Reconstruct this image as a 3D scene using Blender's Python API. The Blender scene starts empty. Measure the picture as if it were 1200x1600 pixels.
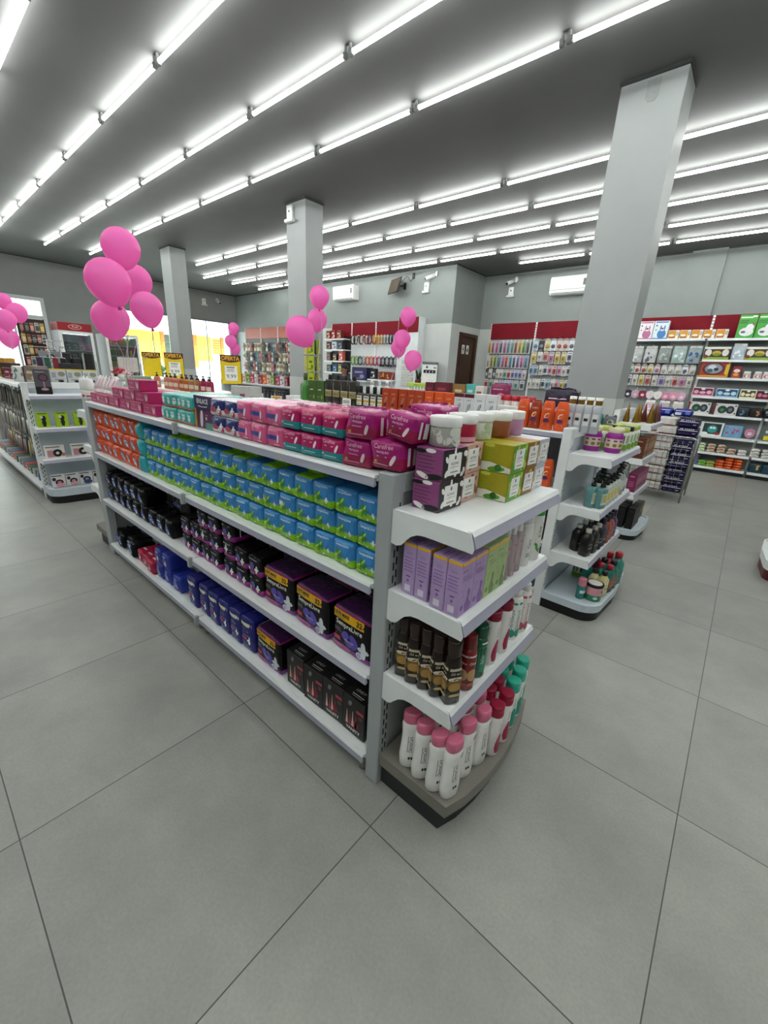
import bpy, math, random
from mathutils import Matrix, Vector

# ---------------------------------------------------------------- camera, sky, exposure
S = 0.8                       # the plan below is in units of 0.8 m; the last block scales it to metres
sc = bpy.context.scene
col = sc.collection
R = math.radians
CAM = (0.7056, -0.8551, 1.6646)
YAW, PITCH, ROLL, FPX = 2.2699, -0.3262, 0.0520, 637.26
cam = bpy.data.cameras.new('camera')
cam.sensor_fit = 'HORIZONTAL'; cam.sensor_width = 36.0; cam.lens = FPX / 1200 * 36.0
cam.clip_start = 0.02; cam.clip_end = 300
camo = bpy.data.objects.new('camera', cam); col.objects.link(camo)
cy, sy, cp, sp = math.cos(YAW), math.sin(YAW), math.cos(PITCH), math.sin(PITCH)
fw = Vector((cy * cp, sy * cp, sp)); rt = Vector((sy, -cy, 0)); up = rt.cross(fw)
cr, sr = math.cos(ROLL), math.sin(ROLL)
rt, up = cr * rt + sr * up, -sr * rt + cr * up
mw = Matrix((rt, up, -fw)).transposed().to_4x4()
mw.translation = Vector(CAM) * S
camo.matrix_world = mw
sc.camera = camo
sc.view_settings.view_transform = 'Standard'
sc.view_settings.look = 'None'
sc.view_settings.gamma = 1.0
sc.view_settings.use_curve_mapping = False
sc.view_settings.exposure = 0.48
TUBE_POWER = 18.0             # emission of the ceiling tubes
SKY = 5.5
w = bpy.data.worlds.new('sky'); sc.world = w; w.use_nodes = True
bg = w.node_tree.nodes['Background']
bg.inputs[0].default_value = (0.86, 0.93, 1.0, 1); bg.inputs[1].default_value = SKY
sun = bpy.data.lights.new('sun', 'SUN'); sun.energy = 9.0; sun.angle = R(2); sun.color = (1, .95, .86)
suno = bpy.data.objects.new('sun', sun); col.objects.link(suno)
suno.rotation_euler = (R(38), R(18), R(20))

# ---------------------------------------------------------------- materials
def lin(c):
    return c / 12.92 if c <= .04045 else ((c + .055) / 1.055) ** 2.4
def rgb(h):
    h = h.lstrip('#')
    return tuple(lin(int(h[i:i + 2], 16) / 255) for i in (0, 2, 4)) + (1,)
MATS = {}
def M(h, rough=.5, metal=0., var=.06, scale=30., bump=0., bscale=40., trans=0., coat=0., name=None, spec=.5):
    """a procedural surface: base colour with a little noise in it, optional noise bump"""
    key = (h, rough, metal, var, scale, bump, bscale, trans, coat, spec)
    if key in MATS: return MATS[key]
    m = bpy.data.materials.new(name or 'surface_' + h.lstrip('#')); m.use_nodes = True
    nt = m.node_tree; n = nt.nodes; L = nt.links; b = n['Principled BSDF']
    c = rgb(h)
    b.inputs['Roughness'].default_value = rough
    b.inputs['Metallic'].default_value = metal
    b.inputs['Specular IOR Level'].default_value = spec
    if trans: b.inputs['Transmission Weight'].default_value = trans
    if coat: b.inputs['Coat Weight'].default_value = coat; b.inputs['Coat Roughness'].default_value = .15
    tc = n.new('ShaderNodeTexCoord')
    nz = n.new('ShaderNodeTexNoise'); nz.inputs['Scale'].default_value = scale; nz.inputs['Detail'].default_value = 2
    L.new(tc.outputs['Object'], nz.inputs['Vector'])
    rp = n.new('ShaderNodeValToRGB')
    rp.color_ramp.elements[0].position = .35; rp.color_ramp.elements[1].position = .65
    rp.color_ramp.elements[0].color = tuple(x * (1 - var) for x in c[:3]) + (1,)
    rp.color_ramp.elements[1].color = tuple(min(1, x * (1 + var)) for x in c[:3]) + (1,)
    L.new(nz.outputs['Fac'], rp.inputs['Fac']); L.new(rp.outputs['Color'], b.inputs['Base Color'])
    if bump:
        n2 = n.new('ShaderNodeTexNoise'); n2.inputs['Scale'].default_value = bscale; n2.inputs['Detail'].default_value = 3
        n2.inputs['Distortion'].default_value = .6
        L.new(tc.outputs['Object'], n2.inputs['Vector'])
        bp = n.new('ShaderNodeBump'); bp.inputs['Strength'].default_value = bump; bp.inputs['Distance'].default_value = .01
        L.new(n2.outputs['Fac'], bp.inputs['Height']); L.new(bp.outputs['Normal'], b.inputs['Normal'])
    MATS[key] = m
    return m
def film(h): return M(h, .26, 0, .08, 25, .55, 32, spec=.2 if max(rgb(h)[:3]) < .03 else .4)            # printed plastic film, crinkled
def card(h): return M(h, .42, 0, .05, 30)                     # printed carton
def plas(h): return M(h, .28, 0, .04, 20)                     # moulded plastic
def ink(h): return M(h, .4, 0, .03, 60)
def emit(name, h, power):
    m = bpy.data.materials.new(name); m.use_nodes = True
    nt = m.node_tree; b = nt.nodes['Principled BSDF']
    b.inputs['Base Color'].default_value = (.9, .9, .9, 1)
    b.inputs['Emission Color'].default_value = rgb(h); b.inputs['Emission Strength'].default_value = power
    return m
def glass(name, tint='F2F8F8', refl=.09):
    m = bpy.data.materials.new(name); m.use_nodes = True
    nt = m.node_tree; n = nt.nodes; L = nt.links; n.remove(n['Principled BSDF'])
    t = n.new('ShaderNodeBsdfTransparent'); t.inputs[0].default_value = rgb(tint)
    g = n.new('ShaderNodeBsdfGlossy'); g.inputs['Roughness'].default_value = .03
    x = n.new('ShaderNodeMixShader'); x.inputs[0].default_value = refl
    L.new(t.outputs[0], x.inputs[1]); L.new(g.outputs[0], x.inputs[2]); L.new(x.outputs[0], n['Material Output'].inputs[0])
    return m
def rubber_balloon():
    m = bpy.data.materials.new('balloon_rubber'); m.use_nodes = True
    nt = m.node_tree; n = nt.nodes; L = nt.links; b = n['Principled BSDF']
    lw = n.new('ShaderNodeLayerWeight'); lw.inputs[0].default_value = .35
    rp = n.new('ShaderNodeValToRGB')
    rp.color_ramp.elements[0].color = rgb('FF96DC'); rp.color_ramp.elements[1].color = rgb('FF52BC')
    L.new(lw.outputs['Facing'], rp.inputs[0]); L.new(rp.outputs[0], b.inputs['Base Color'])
    b.inputs['Roughness'].default_value = .32
    t = n.new('ShaderNodeBsdfTranslucent'); t.inputs[0].default_value = rgb('FF9CDE')
    x = n.new('ShaderNodeMixShader'); x.inputs[0].default_value = .5
    L.new(b.outputs[0], x.inputs[1]); L.new(t.outputs[0], x.inputs[2]); L.new(x.outputs[0], n['Material Output'].inputs[0])
    return m
def floor_mat():
    m = bpy.data.materials.new('porcelain_tiles'); m.use_nodes = True
    nt = m.node_tree; n = nt.nodes; L = nt.links; b = n['Principled BSDF']
    tc = n.new('ShaderNodeTexCoord'); sep = n.new('ShaderNodeSeparateXYZ'); L.new(tc.outputs['Object'], sep.inputs[0])
    def math_(op, a, bb=None):
        k = n.new('ShaderNodeMath'); k.operation = op
        for i, v in enumerate((a, bb)):
            if v is None: continue
            if isinstance(v, (int, float)): k.inputs[i].default_value = v
            else: L.new(v, k.inputs[i])
        return k.outputs[0]
    T = .9 * S
    ds, ids = [], []
    for ax in (0, 1):
        u = math_('DIVIDE', sep.outputs[ax], T)
        fl = math_('FLOOR', u); ids.append(fl)
        fr = math_('SUBTRACT', u, fl)
        d = math_('MINIMUM', fr, math_('SUBTRACT', 1.0, fr)); ds.append(d)
    line = math_('LESS_THAN', math_('MINIMUM', ds[0], ds[1]), .0016 / T)
    cmb = n.new('ShaderNodeCombineXYZ'); L.new(ids[0], cmb.inputs[0]); L.new(ids[1], cmb.inputs[1])
    wn = n.new('ShaderNodeTexWhiteNoise'); L.new(cmb.outputs[0], wn.inputs['Vector'])
    off = n.new('ShaderNodeVectorMath'); off.operation = 'SCALE'; off.inputs['Scale'].default_value = 9
    L.new(wn.outputs['Color'], off.inputs[0])
    pos = n.new('ShaderNodeVectorMath'); L.new(tc.outputs['Object'], pos.inputs[0]); L.new(off.outputs[0], pos.inputs[1])
    n1 = n.new('ShaderNodeTexNoise'); n1.inputs['Scale'].default_value = 2.6; n1.inputs['Detail'].default_value = 6; n1.inputs['Roughness'].default_value = .62
    L.new(pos.outputs[0], n1.inputs['Vector'])
    n2 = n.new('ShaderNodeTexNoise'); n2.inputs['Scale'].default_value = 120; n2.inputs['Detail'].default_value = 3
    L.new(tc.outputs['Object'], n2.inputs['Vector'])
    rp = n.new('ShaderNodeValToRGB')
    rp.color_ramp.elements[0].position = .3; rp.color_ramp.elements[0].color = rgb('8C8D87')
    rp.color_ramp.elements[1].position = .72; rp.color_ramp.elements[1].color = rgb('A2A39B')
    L.new(n1.outputs['Fac'], rp.inputs[0])
    mx = n.new('ShaderNodeMix'); mx.data_type = 'RGBA'; mx.blend_type = 'OVERLAY'; mx.inputs[0].default_value = .14
    L.new(rp.outputs[0], mx.inputs[6]); L.new(n2.outputs['Fac'], mx.inputs[7])
    gm = n.new('ShaderNodeMix'); gm.data_type = 'RGBA'
    L.new(line, gm.inputs[0]); L.new(mx.outputs[2], gm.inputs[6]); gm.inputs[7].default_value = rgb('4C4D4B')
    L.new(gm.outputs[2], b.inputs['Base Color'])
    rr = math_('ADD', math_('MULTIPLY', n1.outputs['Fac'], .12), .3)
    L.new(rr, b.inputs['Roughness'])
    b.inputs['Specular IOR Level'].default_value = .4
    return m
def wood_mat(h1, h2, sc_=6.):
    m = bpy.data.materials.new('stained_wood'); m.use_nodes = True
    nt = m.node_tree; n = nt.nodes; L = nt.links; b = n['Principled BSDF']
    tc = n.new('ShaderNodeTexCoord'); mp = n.new('ShaderNodeMapping'); mp.inputs['Scale'].default_value = (8, 8, .8)
    L.new(tc.outputs['Object'], mp.inputs[0])
    nz = n.new('ShaderNodeTexNoise'); nz.inputs['Scale'].default_value = sc_; nz.inputs['Detail'].default_value = 5
    L.new(mp.outputs[0], nz.inputs['Vector'])
    rp = n.new('ShaderNodeValToRGB'); rp.color_ramp.elements[0].color = rgb(h1); rp.color_ramp.elements[1].color = rgb(h2)
    rp.color_ramp.elements[0].position = .3; rp.color_ramp.elements[1].position = .7
    L.new(nz.outputs['Fac'], rp.inputs[0]); L.new(rp.outputs[0], b.inputs['Base Color'])
    b.inputs['Roughness'].default_value = .45
    return m

WHITE_METAL = M('E9ECEB', .35, 0, .03, 8, name='white_powder_coat')
GREY_METAL = M('A9AEAF', .4, 0, .03, 8, name='grey_powder_coat')
RAIL = M('A6A6B6', .3, 0, .04, 8, name='price_rail')
BLACK = M('0B0B0C', .45)
DARK = M('202123', .5)
WHITE = M('F0F0EC', .45)
CHROME = M('B9BCB8', .25, 1.)
PAPER = M('F4F3EE', .6)

# ---------------------------------------------------------------- mesh building
class MB:
    def __init__(s): s.v = []; s.f = []; s.m = []; s.sm = []; s.mats = []
    def mi(s, mat):
        if mat not in s.mats: s.mats.append(mat)
        return s.mats.index(mat)
    def add(s, vs, fs, mat, smooth=False):
        o = len(s.v); s.v += [tuple(p) for p in vs]
        many = isinstance(mat, (list, tuple))
        for i, f in enumerate(fs):
            s.f.append([o + k for k in f]); s.m.append(s.mi(mat[i] if many else mat)); s.sm.append(smooth)
        return s
    def box(s, x0, x1, y0, y1, z0, z1, mat, c=0.):
        """box with chamfered edges"""
        if x0 > x1: x0, x1 = x1, x0
        if y0 > y1: y0, y1 = y1, y0
        if z0 > z1: z0, z1 = z1, z0
        if c <= 0:
            v = [(x0, y0, z0), (x1, y0, z0), (x1, y1, z0), (x0, y1, z0), (x0, y0, z1), (x1, y0, z1), (x1, y1, z1), (x0, y1, z1)]
            return s.add(v, [(3, 2, 1, 0), (4, 5, 6, 7), (0, 1, 5, 4), (1, 2, 6, 5), (2, 3, 7, 6), (3, 0, 4, 7)], mat)
        c = min(c, (x1 - x0) * .45, (y1 - y0) * .45, (z1 - z0) * .45)
        X, Y, Z = (x0, x1), (y0, y1), (z0, z1); v = []; ix = {}
        for i in (0, 1):
            for j in (0, 1):
                for k in (0, 1):
                    for ax in range(3):
                        p = [X[i], Y[j], Z[k]]; sg = [1 - 2 * i, 1 - 2 * j, 1 - 2 * k]
                        for a in range(3):
                            if a != ax: p[a] += sg[a] * c
                        ix[(i, j, k, ax)] = len(v); v.append(tuple(p))
        f = []
        for ax in range(3):
            a, b = [q for q in range(3) if q != ax]
            for sd in (0, 1):
                q = []
                for (p1, p2) in ((0, 0), (1, 0), (1, 1), (0, 1)):
                    t = [0, 0, 0]; t[ax] = sd; t[a] = p1; t[b] = p2; q.append(ix[(*t, ax)])
                if (sd == 0) != (ax == 1): q.reverse()
                f.append(q)
        for ax in range(3):
            a, b = [q for q in range(3) if q != ax]
            for p1 in (0, 1):
                for p2 in (0, 1):
                    t0 = [0, 0, 0]; t0[a] = p1; t0[b] = p2; t1 = t0[:]; t1[ax] = 1
                    f.append([ix[(*t0, a)], ix[(*t1, a)], ix[(*t1, b)], ix[(*t0, b)]])
        for i in (0, 1):
            for j in (0, 1):
                for k in (0, 1): f.append([ix[(i, j, k, 0)], ix[(i, j, k, 1)], ix[(i, j, k, 2)]])
        return s.add(v, f, mat)
    def prism(s, poly, fn, d0, d1, mat, side=None):
        """outline poly [(a,b)] placed by fn(a,b,d), from depth d0 to d1"""
        n = len(poly)
        v = [fn(a, b, d0) for a, b in poly] + [fn(a, b, d1) for a, b in poly]
        f = [list(range(n))[::-1], list(range(n, 2 * n))] + [[i, (i + 1) % n, n + (i + 1) % n, n + i] for i in range(n)]
        return s.add(v, f, [mat, mat] + [side or mat] * n)
    def loft(s, secs, mats, n=16, smooth=True, at=(0, 0, 0), caps=True):
        """secs: (z, rx, ry, power[, cx, cy]); power 2 is an ellipse, more is squarer. mats: one or one per band"""
        v = []
        for q in secs:
            z, rx, ry, pw = q[:4]; cx, cy_ = q[4:6] if len(q) > 4 else (0, 0)
            for i in range(n):
                a = 2 * math.pi * (i + .5) / n; ca, sa = math.cos(a), math.sin(a)
                e = 2. / pw
                v.append((at[0] + cx + rx * math.copysign(abs(ca) ** e, ca), at[1] + cy_ + ry * math.copysign(abs(sa) ** e, sa), at[2] + z))
        f, mm = [], []
        for k in range(len(secs) - 1):
            for i in range(n):
                f.append([k * n + i, k * n + (i + 1) % n, (k + 1) * n + (i + 1) % n, (k + 1) * n + i])
                mm.append(mats[min(k, len(mats) - 1)] if isinstance(mats, list) else mats)
        s.add(v, f, mm, smooth)
        if caps:
            o = len(s.v) - len(v); l = len(secs) - 1
            ml = mats if isinstance(mats, list) else [mats]
            for k, rev in ((0, True), (l, False)):
                r = [o + k * n + i for i in range(n)]
                s.f.append(r[::-1] if rev else r); s.m.append(s.mi(ml[0] if rev else ml[-1])); s.sm.append(False)
        return s
    def lathe(s, prof, mats, n=16, at=(0, 0, 0), smooth=True):
        return s.loft([(z, r, r, 2) for r, z in prof], mats, n, smooth, at)
    def tube(s, pts, r, mat, n=6, closed=False):
        P = [Vector(p) for p in pts]; v = []; k = len(P)
        ref = Vector((.13, .27, .95))
        for i in range(k):
            t = (P[(i + 1) % k] - P[i - 1]) if closed else (P[min(i + 1, k - 1)] - P[max(i - 1, 0)])
            t.normalize(); a = t.cross(ref)
            if a.length < .05: a = t.cross(Vector((1, 0, 0)))
            a.normalize(); b = t.cross(a)
            rr = r[i] if isinstance(r, (list, tuple)) else r
            for j in range(n):
                q = 2 * math.pi * j / n; v.append(P[i] + (a * math.cos(q) + b * math.sin(q)) * rr)
        f = []
        for i in range(k if closed else k - 1):
            for j in range(n):
                i2 = (i + 1) % k
                f.append([i * n + j, i * n + (j + 1) % n, i2 * n + (j + 1) % n, i2 * n + j])
        s.add(v, f, mat, True)
        if not closed:
            o = len(s.v) - len(v)
            s.f.append([o + j for j in range(n)][::-1]); s.m.append(s.mi(mat)); s.sm.append(False)
            s.f.append([o + (k - 1) * n + j for j in range(n)]); s.m.append(s.mi(mat)); s.sm.append(False)
        return s
    def poly(s, pts, fn, mat):
        return s.add([fn(a, b) for a, b in pts], [list(range(len(pts)))], mat)
    def rect(s, a0, b0, a1, b1, fn, mat, nx=1, nz=1):
        v = [fn(a0 + (a1 - a0) * i / nx, b0 + (b1 - b0) * j / nz) for j in range(nz + 1) for i in range(nx + 1)]
        f = [[j * (nx + 1) + i, j * (nx + 1) + i + 1, (j + 1) * (nx + 1) + i + 1, (j + 1) * (nx + 1) + i] for j in range(nz) for i in range(nx)]
        return s.add(v, f, mat)
    def ell(s, a, b, ra, rb, fn, mat, rot=0., n=12, sub=None):
        pts = []
        for i in range(n):
            q = 2 * math.pi * i / n; x, y = ra * math.cos(q), rb * math.sin(q)
            if sub: x *= sub(y / rb)
            pts.append((a + x * math.cos(rot) - y * math.sin(rot), b + x * math.sin(rot) + y * math.cos(rot)))
        return s.poly(pts, fn, mat)
    def text(s, body, a, b, size, fn, mat, align='C', stretch=1., rot=0., bold=0.):
        """letters with capital height `size`, centred / starting at (a,b) on the face fn"""
        vs, fs, wd = glyphs(body, bold); k = size / .7
        o = {'C': -wd / 2, 'L': 0, 'R': -wd}[align]
        cr_, sr_ = math.cos(rot), math.sin(rot); out = []
        for x, y in vs:
            x, y = (x + o) * k * stretch, y * k
            out.append(fn(a + x * cr_ - y * sr_, b + x * sr_ + y * cr_))
        return s.add(out, fs, mat)
    def blob(s, rows, fn, mat, a=0., nx=5):
        """a shape given as (height, left, right) rows, cut fine enough to follow a round surface"""
        for (c0, l0, r0), (c1, l1, r1) in zip(rows, rows[1:]):
            v = [fn(a + l0 + (r0 - l0) * i / nx, c0) for i in range(nx + 1)] + [fn(a + l1 + (r1 - l1) * i / nx, c1) for i in range(nx + 1)]
            s.add(v, [(i, i + 1, nx + 2 + i, nx + 1 + i) for i in range(nx)], mat)
        return s
    def disc(s, a, c, ra, rb, fn, mat, n=6):
        return s.blob([(c + rb * math.sin(q), -ra * math.cos(q), ra * math.cos(q)) for q in [-1.5 + 3. * k / n for k in range(n + 1)]], fn, mat, a)
    def build(s, name, parent=None, loc=(0, 0, 0), rz=0.):
        me = bpy.data.meshes.new(name); me.from_pydata(s.v, [], s.f)
        for m in s.mats: me.materials.append(m)
        me.polygons.foreach_set('material_index', s.m); me.polygons.foreach_set('use_smooth', s.sm)
        me.update()
        o = bpy.data.objects.new(name, me); col.objects.link(o)
        o.location = loc; o.rotation_euler = (0, 0, rz)
        if parent: o.parent = parent
        return o
_G = {}
def glyphs(body, bold=0.):
    if (body, bold) not in _G:
        cu = bpy.data.curves.new('letters', 'FONT'); cu.body = body; cu.resolution_u = 2; cu.offset = bold
        o = bpy.data.objects.new('letters', cu); col.objects.link(o)
        dg = bpy.context.evaluated_depsgraph_get(); dg.update()
        me = bpy.data.meshes.new_from_object(o.evaluated_get(dg))
        vs = [(v.co.x, v.co.y) for v in me.vertices]; fs = [list(p.vertices) for p in me.polygons]
        bpy.data.objects.remove(o); bpy.data.curves.remove(cu); bpy.data.meshes.remove(me)
        x0 = min(x for x, y in vs); vs = [(x - x0, y) for x, y in vs]
        _G[(body, bold)] = (vs, fs, max(x for x, y in vs))
    return _G[(body, bold)]

# faces of an upright pack w wide, d deep, h tall that stands on z = 0 and looks to -y
E_ = .0007
def F(d, e=E_): return lambda a, b: (a, -d / 2 - e, b)
def Lf(w, e=E_): return lambda a, b: (-w / 2 - e, -a, b)
def Rf(w, e=E_): return lambda a, b: (w / 2 + e, a, b)
def Tp(h, e=E_): return lambda a, b: (a, b, h + e)

# ---------------------------------------------------------------- things, copies, labels
def tag(o, label, cat, group=None, kind=None):
    if label: o['label'] = label
    if cat: o['category'] = cat
    if group: o['group'] = group
    if kind: o['kind'] = kind
    return o
def thing(name, label, cat, loc=(0, 0, 0), rz=0., group=None):
    o = bpy.data.objects.new(name, None); col.objects.link(o); o.empty_display_size = .05
    o.location = loc; o.rotation_euler = (0, 0, rz)
    return tag(o, label, cat, group)
def struct(name, mb, kind='structure'):
    o = mb.build(name); o['kind'] = kind; return o
PROTO = {}; USED = set(); KIDS = {}
def put(key, make, loc, rz, label, cat, group=None, tilt=None):
    """the first call builds the thing, later ones copy it and its parts"""
    if key not in PROTO:
        PROTO[key] = make(); o = PROTO[key]
        KIDS[key] = [(c, [g for g in bpy.data.objects if g.parent == c]) for c in bpy.data.objects if c.parent == o]
    else:
        src = PROTO[key]; o = src.copy(); col.objects.link(o)
        for c, gs in KIDS[key]:
            c2 = c.copy(); col.objects.link(c2); c2.parent = o
            for g in gs:
                g2 = g.copy(); col.objects.link(g2); g2.parent = c2
    o.location = loc; o.rotation_euler = (tilt[0], tilt[1], rz) if tilt else (0, 0, rz)
    if 'group' in o and not group: del o['group']
    return tag(o, label, cat, group)
ORD = ['first', 'second', 'third', 'fourth', 'fifth', 'sixth', 'seventh', 'eighth', 'ninth', 'tenth', 'eleventh', 'twelfth', 'thirteenth',
       'fourteenth', 'fifteenth', 'sixteenth', 'seventeenth', 'eighteenth', 'nineteenth', 'twentieth', 'twenty-first', 'twenty-second',
       'twenty-third', 'twenty-fourth', 'twenty-fifth', 'twenty-sixth', 'twenty-seventh', 'twenty-eighth', 'twenty-ninth', 'thirtieth',
       'thirty-first', 'thirty-second']
TIER = ['bottom', 'middle', 'top']
rnd = random.Random(7)
def jit(a): return rnd.uniform(-a, a)

# ---------------------------------------------------------------- the room
H = 4.37
X0, X1, Y0, Y1 = -16.2, 6.5, -5.5, 10.6
YB, XB = 9.08, -5.67                         # the back wall left of the washroom block, and the block's own face
UP = M('868C8A', .55, 0, .03, 3, .05, 60, name='grey_wall_paint')
LOW = M('BEC1BE', .55, 0, .03, 3, .05, 60, name='white_wall_paint')
SIDE = M('949592', .55, 0, .03, 3, .05, 60, name='side_wall_paint')
struct('floor', MB().box(X0 - .2, X1 + .2, Y0 - .2, Y1 + .2, -.1, 0, floor_mat()))
struct('ceiling', MB().box(X0 - .2, X1 + .2, Y0 - .2, Y1 + .2, H, H + .12, M('636362', .7, 0, .04, 2, name='ceiling_paint')))
def wall(name, x0, x1, y0, y1, split=3.01, z0=0., z1=H, lo=LOW, hi=UP):
    b = MB()
    if split: b.box(x0, x1, y0, y1, z0, split, lo); b.box(x0, x1, y0, y1, split, z1, hi)
    else: b.box(x0, x1, y0, y1, z0, z1, hi)
    return struct(name, b)
wall('wall_back', X0 - .15, XB, YB, YB + .15)
wall('wall_washroom', XB - .15, XB, YB + .15, 9.5)
wall('wall_washroom.001', XB - .15, XB, 10.5, Y1)
wall('wall_washroom.002', XB - .15, XB, 9.5, 10.5, 3.01, 2.84)
wall('wall_right', XB, X1, Y1, Y1 + .15)
wall('wall_near', X1, X1 + .15, Y0 - .15, Y1 + .15, 0)
wall('wall_front', X0 - .15, X1, Y0 - .15, Y0, 0)
b = MB(); b.box(-.93, -.35, Y1 - .05, Y1, 0, 3.01, LOW); b.box(-.93, -.35, Y1 - .05, Y1, 3.01, H, UP); struct('trim_pilaster', b)
b = MB()
for (a, c) in ((Y0, -1.6), (2.7, 4.2), (8.78, YB)): b.box(X0 - .15, X0, a, c, 0, H, SIDE)
for (a, c) in ((-1.6, 2.7), (4.2, 8.78)): b.box(X0 - .15, X0, a, c, 3.32, H, SIDE)
struct('wall_left', b)
b = MB()
for (a0, a1, y_, z_) in ((X0, XB, YB, H),): b.box(a0, a1, y_ - .012, y_, z_ - .022, z_, DARK)
b.box(XB, X1, Y1 - .012, Y1, H - .022, H, DARK); b.box(XB, XB + .012, YB, Y1, H - .022, H, DARK); b.box(X0, X0 + .012, Y0, YB, H - .02, H, DARK)
struct('trim_ceiling', b)

# pillars with dark strips painted in for the shade of the gap under the ceiling
for i, (x0, x1) in enumerate(((-.94, -.40), (-6.17, -5.65), (-11.39, -10.86))):
    b = MB(); b.box(x0, x1, 4.27, 4.65, 1.53, H - .02, M('9A9E9D', .5, 0, .03, 3)); b.box(x0 - .008, x1 + .008, 4.262, 4.658, 0, 1.53, LOW)
    p = b.build('pillar' if i == 0 else 'pillar.%03d' % i); p['kind'] = 'structure'
    g = MB()
    for q in ((x0 - .012, x1 + .012, 4.252, 4.27), (x0 - .012, x1 + .012, 4.65, 4.668), (x0 - .012, x0, 4.27, 4.65), (x1, x1 + .012, 4.27, 4.65)): g.box(*q, H - .03, H, DARK)
    g.build('trim_shadow_gap', p)
b = MB(); b.prism([(-.055 + .11 * t, 0) for t in (0, 1)] + [(.055, -.13), (.03, -.165), (-.03, -.165), (-.055, -.13)], lambda a, c, d: (-.66 + a, 4.27 - d, H - .05 + c), 0, .004, M('8E9291', .5))
tag(b.build('cover_plate'), 'small round-ended grey cover plate at the top of the nearest pillar', 'cover plate')

# glazing of the shop front
PANE = glass('window_glass')
FR = M('D7D9D8', .4, 0, .03, 8); FRD = M('5C6062', .4, 0, .03, 8)
def window(name, y0, y1, z0, z1, mull, trans, mat, t):
    o = MB()
    for q in ((y0, y0 + t, z0, z1), (y1 - t, y1, z0, z1), (y0 + t, y1 - t, z0, z0 + t), (y0 + t, y1 - t, z1 - t, z1)): o.box(X0 - .1, X0 + .03, *q, mat)
    for y_ in mull: o.box(X0 - .09, X0 - .03, y_ - t * .3, y_ + t * .3, z0 + t, z1 - t, mat)
    for z_ in trans: o.box(X0 - .085, X0 - .005, y0 + t, y1 - t, z_ - t * .6, z_ + t * .6, mat)
    w_ = struct(name, o)
    MB().box(X0 - .066, X0 - .06, y0 + t, y1 - t, z0 + t, z1 - t, PANE).build('pane', w_)
window('window_1', -1.6, 2.7, 0, 3.32, (.55, 1.9), (2.76,), FR, .1)
window('window_2', 4.2, 8.78, 0, 3.32, (5.75, 7.8), (), FRD, .03)

# washroom door
DW = wood_mat('2E1708', '4A2A14')
d = MB(); d.box(XB - .09, XB - .03, 9.58, 10.42, 0.02, 2.74, DW, .006)
dr = struct('door_1', d)
f = MB()
for q in ((9.5, 9.58, 0, 2.84), (10.42, 10.5, 0, 2.84), (9.58, 10.42, 2.74, 2.84)): f.box(XB - .13, XB + .02, *q, DW, .008)
f.build('door_frame', dr)
f = MB()
for (za, zb) in ((.15, .75), (.87, 1.3), (1.42, 1.85), (1.97, 2.6)): f.box(XB - .03, XB - .018, 9.68, 10.32, za, zb, DW, .01)
f.build('door_panel', dr)
f = MB(); f.tube([(XB - .03, 9.66, 1.32), (XB + .03, 9.66, 1.32), (XB + .035, 9.72, 1.32), (XB + .035, 9.8, 1.32)], .012, CHROME); f.build('door_handle', dr)
for i, (y_, who) in enumerate(((9.8, 'man'), (10.03, 'woman'))):
    b = MB(); fn = lambda a, c: (XB - .013, y_ + a, 2.42 + c)
    b.box(XB - .018, XB - .014, y_ - .085, y_ + .085, 2.29, 2.55, BLACK)
    b.rect(-.07, -.115, .07, .115, fn, PAPER)
    fn2 = lambda a, c: (XB - .0122, y_ + a, 2.42 + c)
    b.ell(0, .07, .02, .02, fn2, BLACK)
    if who == 'man': b.rect(-.028, -.03, .028, .042, fn2, BLACK); b.rect(-.022, -.1, -.004, -.03, fn2, BLACK); b.rect(.004, -.1, .022, -.03, fn2, BLACK)
    else: b.poly([(-.02, .042), (.02, .042), (.045, -.04), (-.045, -.04)], fn2, BLACK); b.rect(-.02, -.1, -.005, -.04, fn2, BLACK); b.rect(.005, -.1, .02, -.04, fn2, BLACK)
    tag(b.build('washroom_sign'), '%s washroom pictogram plate on the brown wooden door' % ('left-hand' if i == 0 else 'right-hand'), 'sign', 'washroom pictograms')

# ---------------------------------------------------------------- fluorescent tubes
TUBE = emit('lit_tube', 'FBFFFC', TUBE_POWER)
SOCK = M('8F9290', .45, .3)
def make_tube():
    t = thing('fluorescent_tube', '', 'ceiling light')
    MB().loft([(z, .019, .019, 2) for z in (0, 1.43)], TUBE, 8).build('tube', t)
    o = t.children[0]; o.rotation_euler = (0, R(90), 0); o.location = (.06, 0, 0)
    b = MB(); b.box(.005, .06, -.022, .022, -.026, .026, SOCK, .008); b.box(.01, .03, -.012, .012, .02, .07, SOCK, .003); b.build('lamp_holder', t)
    b = MB(); b.box(1.49, 1.53, -.022, .022, -.026, .026, SOCK, .008); b.box(1.5, 1.52, -.012, .012, .02, .07, SOCK, .003); b.build('lamp_holder', t)
    return t
ROWS = [-3.3, -2.3, -1.3, -.45, .47, 1.4, 2.38, 3.34, 5.46, 6.44, 7.43, 8.45, 9.47]
NROW = ['fourth row behind', 'third row behind', 'second row behind', 'row behind', 'leftmost row', 'second row from the left', 'third row from the left',
        'fourth row from the left', 'first row right of the pillars', 'second row right of the pillars',
        'third row right of the pillars', 'fourth row right of the pillars', 'last row before the right wall']
for r_, y_ in enumerate(ROWS):
    k0 = -2 if y_ > 9 else -8
    k0 = -7 if 5 < y_ < 6 else k0
    ks = list(range(k0, 4))
    for j, k in enumerate(ks):
        put('tube', make_tube, (-1.14 + 1.55 * k, y_, H - .072), 0, 'white ceiling tube, %s, %s from its far end' % (NROW[r_], ORD[j]), 'ceiling light', 'fluorescent ceiling tubes')

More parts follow.
